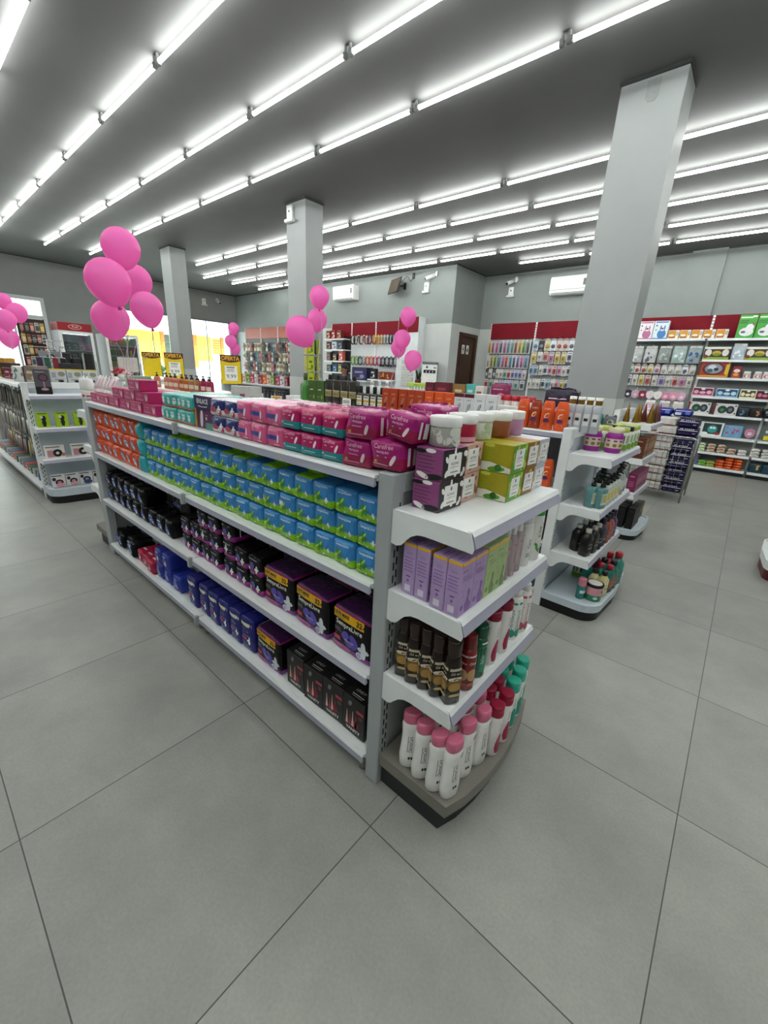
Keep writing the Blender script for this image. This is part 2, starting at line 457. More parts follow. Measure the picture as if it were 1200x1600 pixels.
# ---------------------------------------------------------------- things high on the walls
def make_ac():
    t = thing('air_conditioner', '', 'air conditioner')
    sec = [(-.2, 0), (-.24, .04), (-.25, .2), (-.25, .36), (-.22, .4), (0, .4), (0, 0)]
    b = MB(); b.prism(sec, lambda a, c, d: (d, a, c), -.45, .45, WHITE); b.build('casing', t)
    b = MB(); b.prism([(-.205, .005), (-.24, .045), (-.236, .05), (-.2, .012)], lambda a, c, d: (d, a - .006, c - .004), -.4, .4, M('B9BDBD', .4)); b.build('outlet_flap', t)
    b = MB(); b.box(-.43, .43, -.256, -.25, .1, .108, M('9A9E9E', .4)); b.rect(.33, .17, .39, .31, lambda a, c: (a, -.2515, c), M('4B5050', .3)); b.build('front_panel', t)
    return t
put('ac', make_ac, (-9.55, YB, 3.76), 0, 'white split air conditioner on the wall left of the television', 'air conditioner')
put('ac', make_ac, (-3.28, Y1, 3.72), 0, 'white split air conditioner high on the right wall beside the near pillar', 'air conditioner')
t = thing('television', 'small flat television tilted down from the back wall by its corner camera', 'television', (-7.45, YB - .25, 3.97))
b = MB(); b.box(-.3, .3, -.045, .0, -.2, .2, M('1C1916', .4), .012); b.rect(-.28, -.18, .28, .18, F(.09), M('5A5148', .18)); o = b.build('screen', t); o.rotation_euler = (R(-16), 0, R(-24))
b = MB(); b.tube([(0, 0, 0), (.12, .14, .02), (.14, .25, .02)], .02, BLACK); b.box(.1, .18, .235, .25, -.06, .1, BLACK); b.build('bracket', t)
b = MB(); b.tube([(.1, .1, .1), (.24, .2, .26), (.36, .22, .12), (.42, .24, .24)], .008, BLACK); b.box(.4, .46, .22, .25, .18, .32, DARK); b.build('cable', t)
def make_cam():
    t = thing('security_camera', '', 'camera')
    MB().lathe([(.07, 0), (.07, .03), (.03, .05)], WHITE, 16).build('mount', t)
    t.children[0].rotation_euler = (R(90), 0, 0)
    b = MB(); b.tube([(0, -.04, 0), (0, -.09, -.05)], .02, WHITE, 8); b.tube([(-.02, -.07, -.03), (.03, -.3, -.13)], .045, WHITE, 12); b.build('barrel', t)
    b = MB(); b.tube([(.03, -.3, -.13), (.032, -.31, -.135)], .036, BLACK, 12); b.build('lens', t)
    return t
put('cam', make_cam, (-6.25, YB, 4.2), R(-55), 'white bullet camera on the back wall right of the television', 'camera')
put('cam', make_cam, (-4.75, Y1, 4.2), R(-30), 'white bullet camera on the right wall near the washroom corner', 'camera')
put('cam', make_cam, (X0, 8.3, 4.1), R(75), 'small dark-faced camera high on the left wall by the corner', 'camera')
def make_em():
    t = thing('emergency_light', '', 'emergency light')
    b = MB(); b.box(-.07, .07, -.05, 0, 0, .2, WHITE, .01); b.build('case', t)
    b = MB(); b.box(-.11, .11, -.08, 0, -.05, 0, M('E5E7E6', .3), .01); b.build('diffuser', t)
    b = MB(); b.ell(0, .11, .018, .018, F(.1), DARK); b.build('indicator', t)
    return t
put('em', make_em, (-6.55, YB, 3.82), 0, 'white emergency light on the back wall below the bullet camera', 'emergency light')
put('em', make_em, (-4.85, Y1, 3.83), 0, 'white emergency light on the right wall under its camera', 'emergency light')
put('em', make_em, (X0, 7.75, 3.88), R(90), 'white emergency light on the left wall, left of the corner camera', 'emergency light')
put('em', make_em, (-6.02, 4.262, 4.1), 0, 'white emergency light at the top of the middle pillar', 'emergency light')

# ---------------------------------------------------------------- the street outside
struct('ground_street', MB().box(-60, X0 - .15, -30, 50, -.14, -.04, M('B9B5AC', .8, 0, .08, 2)))
t = thing('shop_building', 'pale shop building with yellow boards and orange posts across the street', 'building', (-27, 6, -.04))
b = MB(); b.box(-3, 0, -12, 14, 0, 3.45, M('EEEBE2', .7, 0, .05, 1)); b.build('facade', t)
b = MB(); b.box(-3, .5, -12.4, 14.4, 3.45, 6.2, M('F6F4EE', .7)); b.build('upper_wall', t)
for y0, y1 in ((2.2, 4.3), (6.55, 7.5), (-1.2, -.8)): MB().box(0, .06, y0, y1, 1.92, 3.4, M('F4D33C', .6, 0, .06, 2)).build('yellow_board', t)
for y_ in (4.32, 6.32, 8.15): MB().box(0, .12, y_, y_ + .2, 1.5, 3.45, M('C9702A', .7)).build('post', t)
MB().box(0, .05, 4.55, 4.85, .1, 3.3, M('3A4A38', .5)).build('doorway', t)
b = MB(); b.box(0, .05, 7.6, 8.1, 2.4, 3.35, M('E0A040', .6)); [b.box(.05, .07, 7.6, 8.1, 2.45 + .15 * k, 2.5 + .15 * k, M('B4691C', .6)) for k in range(6)]; b.build('lattice', t)
def pb(b, sec, y0, y1, mat): b.prism(sec, lambda a, c, d: (a, d, c), y0, y1, mat)
t = thing('parked_car', 'pale blue car parked outside the far shop window', 'car', (-19.8, 12.2, -.04), R(-70))
cb = M('AFC3D8', .2, .2, .03, 3)
b = MB(); pb(b, [(-2.4, .3), (2.4, .3), (2.45, .75), (1.6, 1.0), (-2.3, 1.05), (-2.45, .7)], -.95, .95, cb); b.build('body', t)
b = MB(); pb(b, [(-2.0, 1.04), (1.0, 1.0), (.2, 1.62), (-1.3, 1.65)], -.8, .8, M('5A7086', .12)); b.build('cabin', t)
for xx in (-1.5, 1.5):
    for yy in (-.95, .95):
        o = MB().lathe([(.38, -.1), (.4, -.05), (.4, .05), (.38, .1)], BLACK, 18).build('wheel', t); o.location = (xx, yy, .4); o.rotation_euler = (R(90), 0, 0)
t = thing('street_tree', 'small dark green tree outside the far shop window', 'tree', (-18.6, 7.1, -.04))
MB().tube([(0, 0, 0), (.03, .02, .7), (0, .05, 1.3)], [.06, .05, .03], M('4C3A2A', .8)).build('trunk', t)
b = MB(); r2 = random.Random(3); lf = M('2F5A26', .6)
for k in range(150):
    a, e_, q = r2.uniform(0, 6.28), r2.uniform(-1, 1), r2.uniform(.25, .5)
    p = Vector((q * math.cos(a) * math.cos(e_), q * math.sin(a) * math.cos(e_), 1.35 + .55 * q * math.sin(e_)))
    u_ = Vector((r2.uniform(-1, 1), r2.uniform(-1, 1), r2.uniform(-1, 1))).normalized() * .09; v_ = u_.orthogonal().normalized() * .05
    b.add([p - u_, p + v_, p + u_, p - v_], [(0, 1, 2, 3)], lf)
b.build('foliage', t)

# ---------------------------------------------------------------- shelving
def bowpoly(x0, pts): return pts
def slots(b, xf, ys, z0, z1, step=.05):
    z = z0
    while z < z1:
        for k, y_ in enumerate(ys): b.box(xf - .002, xf + .0006, y_ - .0035, y_ + .0035, z + k * .018, z + k * .018 + .03, BLACK)
        z += step
def shelf(parent, x0, x1, yf, yb, z, mat=WHITE_METAL, rail=RAIL, sgn=-1, name='shelf'):
    """shelf along x, front edge at yf; the price rail is a sub-part"""
    b = MB(); b.box(x0, x1, yf - sgn * .012, yb, z - .022, z, mat, .002)
    s_ = b.build(name, parent)
    b = MB(); f_ = lambda a, c, d: (d, yf - sgn * .012 - sgn * a, z + c); b.prism([(-.011, -.004), (-.017, -.038), (-.012, -.041), (-.002, -.034)], f_, x0 + .002, x1 - .002, rail); b.prism([(0, .0004), (-.009, .0004), (-.0145, -.009), (0, -.012)], f_, x0 + .002, x1 - .002, mat)
    b.build('price_rail', s_)
    return s_
def end_shelf(parent, xb, xf, y0, y1, z, sx=1, mat=WHITE_METAL, rail=RAIL):
    """shelf on brackets at a gondola's end; sx = +1 looks to +x"""
    b = MB(); b.box(xb, xf - sx * .01, y0 + .004, y1 - .004, z - .028, z, mat, .003)
    s_ = b.build('end_shelf', parent)
    L_ = abs(xf - xb)
    br = [(0, -.002), (L_, -.002), (L_ + .016, -.05), (L_ + .012, -.064), (L_ * .46, -.06), (L_ * .36, -.064), (L_ * .27, -.078), (L_ * .2, -.1), (L_ * .15, -.118), (L_ * .08, -.126), (0, -.122)]
    for yy in (y0, y1 - .004):
        MB().prism([(xb + sx * a, c) for a, c in br], lambda a, c, d: (a, d, z + c), yy, yy + .004, mat).build('bracket', s_)
    b = MB(); b.prism([(.003, -.006), (.021, -.048), (.013, -.052), (-.004, -.02)], lambda a, c, d: (xf + sx * a, d, z + c), y0 + .006, y1 - .006, rail); b.prism([(-.014, .0004), (-.001, .0004), (.009, -.014), (-.004, -.02)], lambda a, c, d: (xf + sx * a, d, z + c), y0 + .006, y1 - .006, mat); b.build('price_rail', s_)
    return s_
def frame_end(parent, x0, x1, y0, y1, top, face, sx=1, mat=GREY_METAL, pan=GREY_METAL):
    """two slotted uprights, top rail and the panel between them"""
    for k, (a, c) in enumerate(((y0, y0 + .06), (y1 - .06, y1))):
        b = MB(); b.box(x0, x1, a, c, 0, top, mat, .004)
        slots(b, face if sx > 0 else face, (a + .026, a + .042) if k == 0 else (c - .026, c - .042), .16, top - .12)
        b.build('upright', parent)
    b = MB(); b.box(x0, x1, y0 + .06, y1 - .06, top - .07, top, mat, .004); b.build('top_rail', parent)
    m_ = (x0 + x1) / 2
    MB().box(m_ - .018, m_ + .018, y0 + .06, y1 - .06, .08, top - .07, pan).build('end_panel', parent)

WOODY = M('7E7A72', .5, 0, .05, 12)
# the near gondola with its sanitary pads
GA = thing('display_gondola', 'nearest long white gondola of sanitary pads with a grey-brown bow-fronted end base', 'gondola', group=None)
frame_end(GA, -.165, -.097, .14, .88, 1.358, -.097)
frame_end(GA, -3.4, -3.285, .14, .88, 1.366, -3.4, -1)
MB().box(-3.285, -.165, .495, .525, .06, 1.33, GREY_METAL).build('centre_panel', GA)
for (a, c) in ((-3.283, -1.652), (-1.644, -.167)):
    for z in (1.345, .938, .53, .115):
        shelf(GA, a, c, .128, .494, z, name='shelf' if z > .2 else 'base_deck')
    shelf(GA, a, c, .892, .526, 1.345, sgn=1)
    shelf(GA, a, c, .892, .526, .938, sgn=1); shelf(GA, a, c, .892, .526, .53, sgn=1); shelf(GA, a, c, .892, .526, .115, sgn=1, name='base_deck')
    b = MB(); b.box(a, c, .2, .82, 0, .06, BLACK); b.build('plinth', GA)
for x_ in (-3.24, -1.69, -1.6, -.2):
    b = MB(); b.tube([(x_, .17, .085), (x_, .165, .04), (x_, .17, .0)], [.016, .018, .02], M('8F8A7C', .5), 8); b.build('foot', GA)
for z in (1.345, .938, .53, .115):
    MB().box(-1.66, -1.636, .104, .13, z - .052, z + .012, GREY_METAL, .003).build('rail_clip', GA)
for z in (1.245, .945, .585): end_shelf(GA, -.097, .195, .145, .875, z)
bow = [(-.095, .148), (.231, .148), (.262, .24), (.281, .36), (.289, .49), (.282, .61), (.262, .75), (.232, .875), (-.095, .875)]
MB().prism(bow, lambda a, c, d: (a, c, d), .115, .17, WOODY).build('end_base', GA)
MB().prism([(x_ - .035 if x_ > 0 else x_, .51 + (y_ - .51) * .94) for x_, y_ in bow], lambda a, c, d: (a, c, d), 0, .115, DARK).build('plinth', GA)
for z in (1.245, .945, .585): end_shelf(GA, -3.4, -3.65, .145, .875, z, -1)
MB().prism([(-3.4 - (x_ + .095), y_) for x_, y_ in bow], lambda a, c, d: (a, c, d), .115, .17, WOODY).build('end_base', GA)
MB().prism([(-3.4 - (x_ - .03 + .095) if x_ > 0 else -3.4, .51 + (y_ - .51) * .94) for x_, y_ in bow], lambda a, c, d: (a, c, d), 0, .115, DARK).build('plinth', GA)

BLUEW = M('C9D4DC', .3, 0, .03, 8)
def dtray(xb, xf, y0, y1, n=7, r=.14):
    """outline of a tray with two round corners, back edge at xb"""
    s_ = 1 if xf > xb else -1; o = [(xb, y0)]
    for k in range(n + 1):
        q = -math.pi / 2 + math.pi / 2 * k / n; o.append((xf - s_ * r + s_ * r * math.cos(q), y0 + r + r * math.sin(q)))
    o.append((xf + s_ * .02, (y0 + y1) / 2))
    for k in range(n + 1):
        q = math.pi / 2 * k / n; o.append((xf - s_ * r + s_ * r * math.cos(q), y1 - r + r * math.sin(q)))
    return o + [(xb, y1)]
def tray(parent, xb, xf, y0, y1, z0, z1, mat=BLUEW, pl=BLACK):
    o = dtray(xb, xf, y0, y1); n = len(o); s_ = 1 if xf > xb else -1
    MB().prism(o, lambda a, c, d: (a, c, d), z0, z1, mat).build('end_base', parent)
    c_ = ((xb + xf) / 2, (y0 + y1) / 2)
    inn = dtray(xb, xf - s_ * .015, y0 + .015, y1 - .015)
    b = MB()
    for i in range(n - 1):
        p, q, p2, q2 = o[i], o[i + 1], inn[i], inn[i + 1]
        b.add([(*p, z1), (*q, z1), (*q, z1 + .012), (*p, z1 + .012), (*p2, z1 + .012), (*q2, z1 + .012), (*p2, z1), (*q2, z1)], [(0, 1, 2, 3), (3, 2, 5, 4), (4, 5, 7, 6)], mat)
    b.build('rim', parent)
    MB().prism(dtray(xb, xf - s_ * .012, y0 + .012, y1 - .012), lambda a, c, d: (a, c, d), 0, z0, pl).build('plinth', parent)

# the second gondola, one aisle further right, with shampoo
GB = thing('display_gondola', 'second long white gondola of shampoo behind the sanitary pads, round white tray at its end', 'gondola')
frame_end(GB, -.215, -.15, 2.11, 3.05, 1.375, -.15, 1, WHITE_METAL, BLUEW)
for (a, c) in ((-3.3, -1.76), (-1.752, -.217)):
    for z in (1.34, .93, .52, .115):
        shelf(GB, a, c, 2.118, 2.56, z, name='shelf' if z > .2 else 'base_deck')
        shelf(GB, a, c, 3.042, 2.6, z, sgn=1, name='shelf' if z > .2 else 'base_deck')
    MB().box(a, c, 2.2, 2.96, 0, .06, BLACK).build('plinth', GB)
MB().box(-3.3, -.217, 2.565, 2.595, .06, 1.33, M('6E7276', .5)).build('centre_panel', GB)
frame_end(GB, -3.365, -3.3, 2.11, 3.05, 1.375, -3.365, -1, WHITE_METAL, BLUEW)
for z in (1.21, .845, .475): end_shelf(GB, -.15, .115, 2.12, 3.05, z)
tray(GB, -.15, .25, 2.11, 3.06, .078, .122)

# the third gondola, running up to the near pillar
GC = thing('display_gondola', 'white gondola end standing against the near pillar, gold cones on its top shelf', 'gondola')
frame_end(GC, -.385, -.325, 4.26, 5.1, 1.42, -.325, 1, WHITE_METAL, BLUEW)
for z in (1.295, .925, .54): end_shelf(GC, -.325, -.02, 4.28, 5.09, z)
tray(GC, -.325, .11, 4.25, 5.1, .06, .11)
GH = thing('display_gondola', 'white gondola left of the near pillar, seen over the orange cartons', 'gondola')
for (a, c) in ((-4.1, -2.53), (-2.522, -.955)):
    for z in (1.34, .93, .52, .115):
        shelf(GH, a, c, 4.278, 4.68, z, name='shelf' if z > .2 else 'base_deck'); shelf(GH, a, c, 5.092, 4.7, z, sgn=1, name='shelf' if z > .2 else 'base_deck')
    MB().box(a, c, 4.36, 5.0, 0, .06, BLACK).build('plinth', GH)
MB().box(-4.1, -.955, 4.68, 4.7, .06, 1.33, GREY_METAL).build('centre_panel', GH)
frame_end(GH, -4.165, -4.1, 4.26, 5.1, 1.375, -4.165, -1, WHITE_METAL, BLUEW)

# end of another gondola at the right edge of the picture
GD = thing('display_gondola', 'gondola end with a white round tray on a dark red plinth at the right edge', 'gondola')
tray(GD, 1.52, 1.185, 4.1, 5.05, .1, .17, WHITE_METAL, M('5A0E1A', .4))
frame_end(GD, 1.52, 1.59, 4.1, 5.05, 1.37, 1.52, -1, WHITE_METAL, BLUEW)

# the gondola at the left edge, same line as the near one
GE = thing('display_gondola', 'long white gondola at the left edge with grey packs hanging along it', 'gondola')
frame_end(GE, -5.62, -5.555, .1, .9, 1.375, -5.555, 1, WHITE_METAL, BLUEW)
for (a, c) in ((-9.2, -7.4), (-7.395, -5.62)):
    shelf(GE, a, c, .085, .49, 1.35); shelf(GE, a, c, .085, .49, .13, name='base_deck')
    shelf(GE, a, c, .915, .51, 1.35, sgn=1); shelf(GE, a, c, .915, .51, .13, sgn=1, name='base_deck')
    MB().box(a, c, .18, .82, 0, .07, BLACK).build('plinth', GE)
MB().box(-9.2, -5.62, .485, .515, .07, 1.33, M('33343A', .5)).build('centre_panel', GE)
for z in (1.255, .885, .525): end_shelf(GE, -5.555, -5.32, .105, .895, z)
tray(GE, -5.555, -5.2, .1, .9, .09, .165)

# low white gondola beyond the far end of the near one
GF = thing('display_gondola', 'low white gondola of body oils standing behind the yellow offer posters', 'gondola')
for z in (1.24, .83, .42, .115):
    shelf(GF, -8.6, -5.3, 2.12, 2.57, z, name='shelf' if z > .2 else 'base_deck'); shelf(GF, -8.6, -5.3, 3.03, 2.6, z, sgn=1, name='shelf' if z > .2 else 'base_deck')
MB().box(-8.6, -5.3, 2.57, 2.6, .06, 1.23, BLUEW).build('centre_panel', GF)
frame_end(GF, -5.3, -5.235, 2.11, 3.04, 1.27, -5.235, 1, WHITE_METAL, BLUEW); frame_end(GF, -8.665, -8.6, 2.11, 3.04, 1.27, -8.665, -1, WHITE_METAL, BLUEW)
MB().box(-8.6, -5.3, 2.2, 2.96, 0, .06, BLACK).build('plinth', GF)
GG = thing('display_gondola', 'white gondola with grey hanging packs below its top shelf, before the wall of flip-flops', 'gondola')
for z in (1.3, .9, .5, .115):
    shelf(GG, -9.6, -6.5, 4.72, 5.2, z, name='shelf' if z > .2 else 'base_deck')
MB().box(-9.6, -6.5, 5.2, 5.23, .06, 1.33, GREY_METAL).build('centre_panel', GG)
frame_end(GG, -6.5, -6.44, 4.7, 5.5, 1.33, -6.44, 1, WHITE_METAL, BLUEW); frame_end(GG, -9.66, -9.6, 4.7, 5.5, 1.33, -9.66, -1, WHITE_METAL, BLUEW)
MB().box(-9.6, -6.5, 4.8, 5.4, 0, .06, BLACK).build('plinth', GG)

# ---------------------------------------------------------------- pads in plastic film
def wob(seed, amp):
    r_ = random.Random(seed); ks = [(r_.uniform(25, 80), r_.uniform(25, 80), r_.uniform(25, 80), r_.uniform(0, 6.3)) for _ in range(4)]
    return lambda x, y, z: amp * sum(math.sin(a * x + b_ * y + c * z + p) for a, b_, c, p in ks) / 2
def pillow(w, d, h, mats, zl=(), bulge=.007, amp=.0016, r=.014, seed=1, top=None):
    """soft bag: grid faces, rounded edges, swollen sides. zl: heights where the colour bands of `mats` change"""
    b = MB(); wb = wob(seed, amp); h2 = h / 2
    def lines(half, n, extra=()):
        s_ = {-half, -half + r * .5, -half + r, half - r, half - r * .5, half} | {-half + r + (2 * half - 2 * r) * k / n for k in range(1, n)} | set(extra)
        return sorted(s_)
    lx, ly, lz = lines(w / 2, 4), lines(d / 2, 2), lines(h2, 4, [z - h2 for z in zl])
    def place(x, y, z):
        c = Vector((max(-w / 2 + r, min(w / 2 - r, x)), max(-d / 2 + r, min(d / 2 - r, y)), max(-h2 + r, min(h2 - r, z))))
        q = Vector((x, y, z)) - c
        if q.length > 1e-9: q = q.normalized() * r
        p = c + q; u, v_, t = 2 * x / w, 2 * y / d, 2 * z / h
        k = bulge
        p.y += k * v_ * (1 - u * u) * (1 - t * t); p.x += k * .6 * u * (1 - v_ * v_) * (1 - t * t); p.z += (k * .5 * t * (1 - u * u) * (1 - v_ * v_) if t > 0 else 0)
        n_ = wb(p.x, p.y, p.z)
        return (p.x + n_ * u * .6, p.y + n_ * v_, p.z + h2 + (n_ * t * .5 if z > -h2 + r else 0))
    def band(z):
        k = sum(1 for q in zl if z + h2 > q); return mats[min(k, len(mats) - 1)]
    for ax in (0, 1):
        la = lx if ax == 0 else ly
        for sd in (-1, 1):
            vs, fs, ms = [], [], []
            for z in lz:
                for a in la: vs.append(place(a, sd * d / 2, z) if ax == 0 else place(sd * w / 2, a, z))
            na = len(la)
            for j in range(len(lz) - 1):
                for i in range(na - 1):
                    f = [j * na + i, j * na + i + 1, (j + 1) * na + i + 1, (j + 1) * na + i]
                    if (ax == 0) == (sd > 0): f.reverse()
                    fs.append(f); ms.append(band((lz[j] + lz[j + 1]) / 2))
            b.add(vs, fs, ms, True)
    for sd in (-1, 1):
        vs = [place(x, y, sd * h2) for y in ly for x in lx]; n = len(lx)
        fs = [[j * n + i, j * n + i + 1, (j + 1) * n + i + 1, (j + 1) * n + i][::sd] for j in range(len(ly) - 1) for i in range(n - 1)]
        b.add(vs, fs, (top or mats[-1]) if sd > 0 else mats[0], True)
    def front(a, c):
        u, t = 2 * a / w, 2 * (c - h2) / h
        y = -d / 2 - bulge * (1 - u * u) * (1 - t * t)
        return (a, y - wb(a, y, c - h2) - .0014, c)
    return b, front
def crimp(b, w, h, mat, dz=.016, seed=0):
    """welded seam standing up along the top of a bag"""
    r_ = random.Random(seed); n = 7; vs = []
    for i in range(n):
        x = -w * .42 + w * .84 * i / (n - 1)
        q = r_.uniform(-.006, .006); vs += [(x, q, h - .004), (x, q + r_.uniform(-.008, .004), h + dz * r_.uniform(.6, 1.1))]
    b.add(vs, [(2 * i, 2 * i + 2, 2 * i + 3, 2 * i + 1) for i in range(n - 1)], mat)
def pad(b, a, c, s_, fn, mat=WHITE, rot=0., wings=True):
    b.ell(a, c, s_ * .42, s_, fn, mat, rot, 12, lambda t: .8 + .25 * t * t)
    if wings: b.ell(a, c, s_ * .8, s_ * .33, fn, mat, rot, 8)
def leaf(b, a, c, l, rot, fn, mat): b.ell(a, c, l, l * .32, fn, mat, rot, 8)

F_BLUE, F_LIME = film('3685C4'), film('8CCB1E')
def mk_blue(seed, sticker, lime):
    def f():
        b, fn = pillow(.1165, .15, .1025, [F_LIME, F_BLUE], (.036,), amp=.002, seed=seed, top=F_LIME if lime else F_BLUE)
        if lime: crimp(b, .12, .105, F_LIME, .012, seed)
        g1, g2 = ink('2E8A2A'), ink('B6DC3C')
        b.text('SempreLivre', 0, .083, .0095, fn, ink('E8F2FA'), bold=.015)
        for k in range(7): leaf(b, -.018 + .013 * math.cos(k * .9), .047 + .012 * math.sin(k * .9), .015, k * .9, fn, (g1, g2, g1)[k % 3])
        pad(b, .034, .036, .013, fn); b.rect(-.05, .012, -.02, .017, fn, g2); b.ell(.004, .014, .004, .004, fn, WHITE)
        if sticker: b.rect(-.048, .045, -.018, .066, fn, PAPER); b.rect(-.046, .06, -.02, .064, fn, DARK); b.rect(-.046, .052, -.024, .055, fn, ink('888888'))
        b.rect(.05, .02, .056, .045, lambda a, c: (.0648, -a + .02, c), PAPER)
        return b.build('pad_pack')
    return f
def pack(key, mk, x, y, z, label, group, cat='sanitary pads', rz=0., tilt=None, j=.003, rj=.045):
    return put(key, mk, (x + jit(j), y + jit(j), z), rz + jit(rj), label, cat, group, tilt)
NE = 'from the near end'
stk = {(4, 1), (5, 1), (6, 1), (13, 1), (14, 1), (15, 1), (13, 2), (7, 2), (10, 2), (15, 2)}
for c in range(17):
    for t_ in range(3):
        s_ = (c, t_) in stk; l_ = t_ == 2 and c in (3, 5, 7, 8, 12, 13)
        k = ('blue', s_, l_, (c + t_) % 3)
        pack(k, mk_blue(11 + (c + t_) % 3, s_, l_), -.225 - .1235 * c, .242 + (.004 if t_ == 1 else 0), .939 + .1055 * t_,
             'blue and lime pad pack%s, %s tier, %s column %s' % (' with price sticker' if s_ else '', TIER[t_], ORD[c], NE), 'blue pad packs on the second shelf')

F_OR = film('E4521B')
def mk_orange(seed):
    def f():
        b, fn = pillow(.126, .15, .112, [F_OR], (), bulge=.012, amp=.003, seed=seed)
        crimp(b, .12, .112, film('F07A45'), .016, seed)
        b.ell(-.002, .058, .042, .03, fn, ink('24469A'), -.35); b.ell(.004, .056, .026, .016, fn, ink('8FB8D8'), -.5); pad(b, .024, .04, .015, fn, WHITE, .6)
        b.text('Sym', -.01, .066, .012, fn, WHITE, rot=-.2)
        return b.build('pad_pack')
    return f
for c in range(7):
    for t_ in range(3):
        pack(('or', (c * 2 + t_) % 3), mk_orange(31 + (c * 2 + t_) % 3), -2.46 - .1275 * c, .242, .939 + .113 * t_,
             'orange pad pack with blue oval, %s tier, %s orange column %s' % (TIER[t_], ORD[c], NE), 'orange pad packs on the second shelf', rj=.06)
def mk_teal(seed):
    def f():
        b, fn = pillow(.105, .14, .112, [film('2AA3AE')], (), bulge=.014, amp=.004, seed=seed); crimp(b, .09, .112, film('8FD4DA'), .02, seed)
        b.poly([(-.04, .02), (0, .03), (.01, .085), (-.035, .07)], fn, ink('1B3D78')); pad(b, -.02, .03, .014, fn)
        return b.build('pad_pack')
    return f
for t_ in range(3): pack(('te', t_), mk_teal(41 + t_), -2.336, .235, .939 + .113 * t_, 'turquoise pad pack between orange and blue packs, %s of its stack' % TIER[t_], 'turquoise pad packs')

F_BK, F_MG = film('0C0B0E'), film('92287E')
def mk_bb(seed):
    def f():
        b, fn = pillow(.118, .16, .122, [F_BK], (), bulge=.012, amp=.003, seed=seed); crimp(b, .1, .122, F_BK, .02, seed)
        b.ell(0, .06, .036, .034, fn, ink('2B3A93'), -.3); b.ell(.004, .056, .02, .014, fn, ink('8FA8E0'), -.5); pad(b, .018, .042, .016, fn, WHITE, .4); b.rect(-.035, .08, .02, .087, fn, ink('DDE2F2'))
        b.ell(-.02, .024, .02, .006, fn, ink('9C8F3A'))
        return b.build('pad_pack')
    return f
for c in range(9):
    pack(('bb', c % 3), mk_bb(51 + c % 3), -2.06 - .143 * c, .255, .531, 'black pad pack with blue oval, lower tier of third shelf, %s %s' % (ORD[c], NE), 'black and blue packs on the third shelf', rj=.07)
for c in range(6):
    pack(('bb', c % 3), mk_bb(51), -2.5 - .14 * c, .255, .655, 'black pad pack with blue oval, upper tier of third shelf, %s %s' % (ORD[c], NE), 'black and blue packs on the third shelf', rj=.07)
def mk_bigbag():
    b, fn = pillow(.24, .12, .16, [F_BK], (), bulge=.016, amp=.005, seed=60); crimp(b, .2, .16, F_BK, .03, 3)
    b.rect(-.09, .05, .05, .09, fn, ink('26366F')); b.rect(-.07, .06, .03, .068, fn, ink('8FA8E0')); b.rect(-.11, .02, -.095, .15, fn, ink('C79A9A')); b.rect(-.08, .11, .04, .125, fn, ink('55555C'))
    return b.build('pad_pack')
pack('bigbag', mk_bigbag, -2.1, .33, .66, 'large black pad bag lying tilted on top of the black packs, third shelf', None, tilt=(R(-8), R(4)))
def mk_bm(seed, back=False):
    def f():
        b, fn = pillow(.116, .15, .108, [F_MG, film('131116')], (.034,), seed=seed, bulge=.005)
        b.rect(-.044, .088, .03, .0925, fn, ink('A9A9B0'))
        if back: pad(b, -.012, .06, .026, fn, ink('D9D7DC'), .1); b.rect(.015, .045, .04, .05, fn, ink('77757C')); b.rect(.015, .06, .04, .064, fn, ink('77757C'))
        else:
            b.ell(-.012, .055, .02, .02, fn, ink('4C3FA0'), .4); pad(b, .026, .042, .021, fn, ink('E9E7EA')); b.ell(-.042, .034, .008, .009, fn, WHITE)
            b.rect(-.04, .008, .0, .013, fn, ink('D88AC2'))
        b.rect(.05, .03, .056, .07, lambda a, c: (.0608, -a + .02, c), PAPER)
        return b.build('pad_pack')
    return f
bmx = [-1.8, -1.672, -1.552, -1.43, -1.278, -1.143, -1.01]
for c, x_ in enumerate(bmx):
    for t_ in range(3 if c in (2, 3, 4) else 2):
        bk = (c, t_) in ((2, 1), (4, 1))
        pack(('bm', bk, (c + t_) % 2), mk_bm(71 + (c + t_) % 2, bk), x_, .25, .531 + .109 * t_, 'black and purple pad pack%s, %s tier, %s column from the left' % (' turned back to front' if bk else '', TIER[t_], ORD[c]), 'black and purple packs on the third shelf')

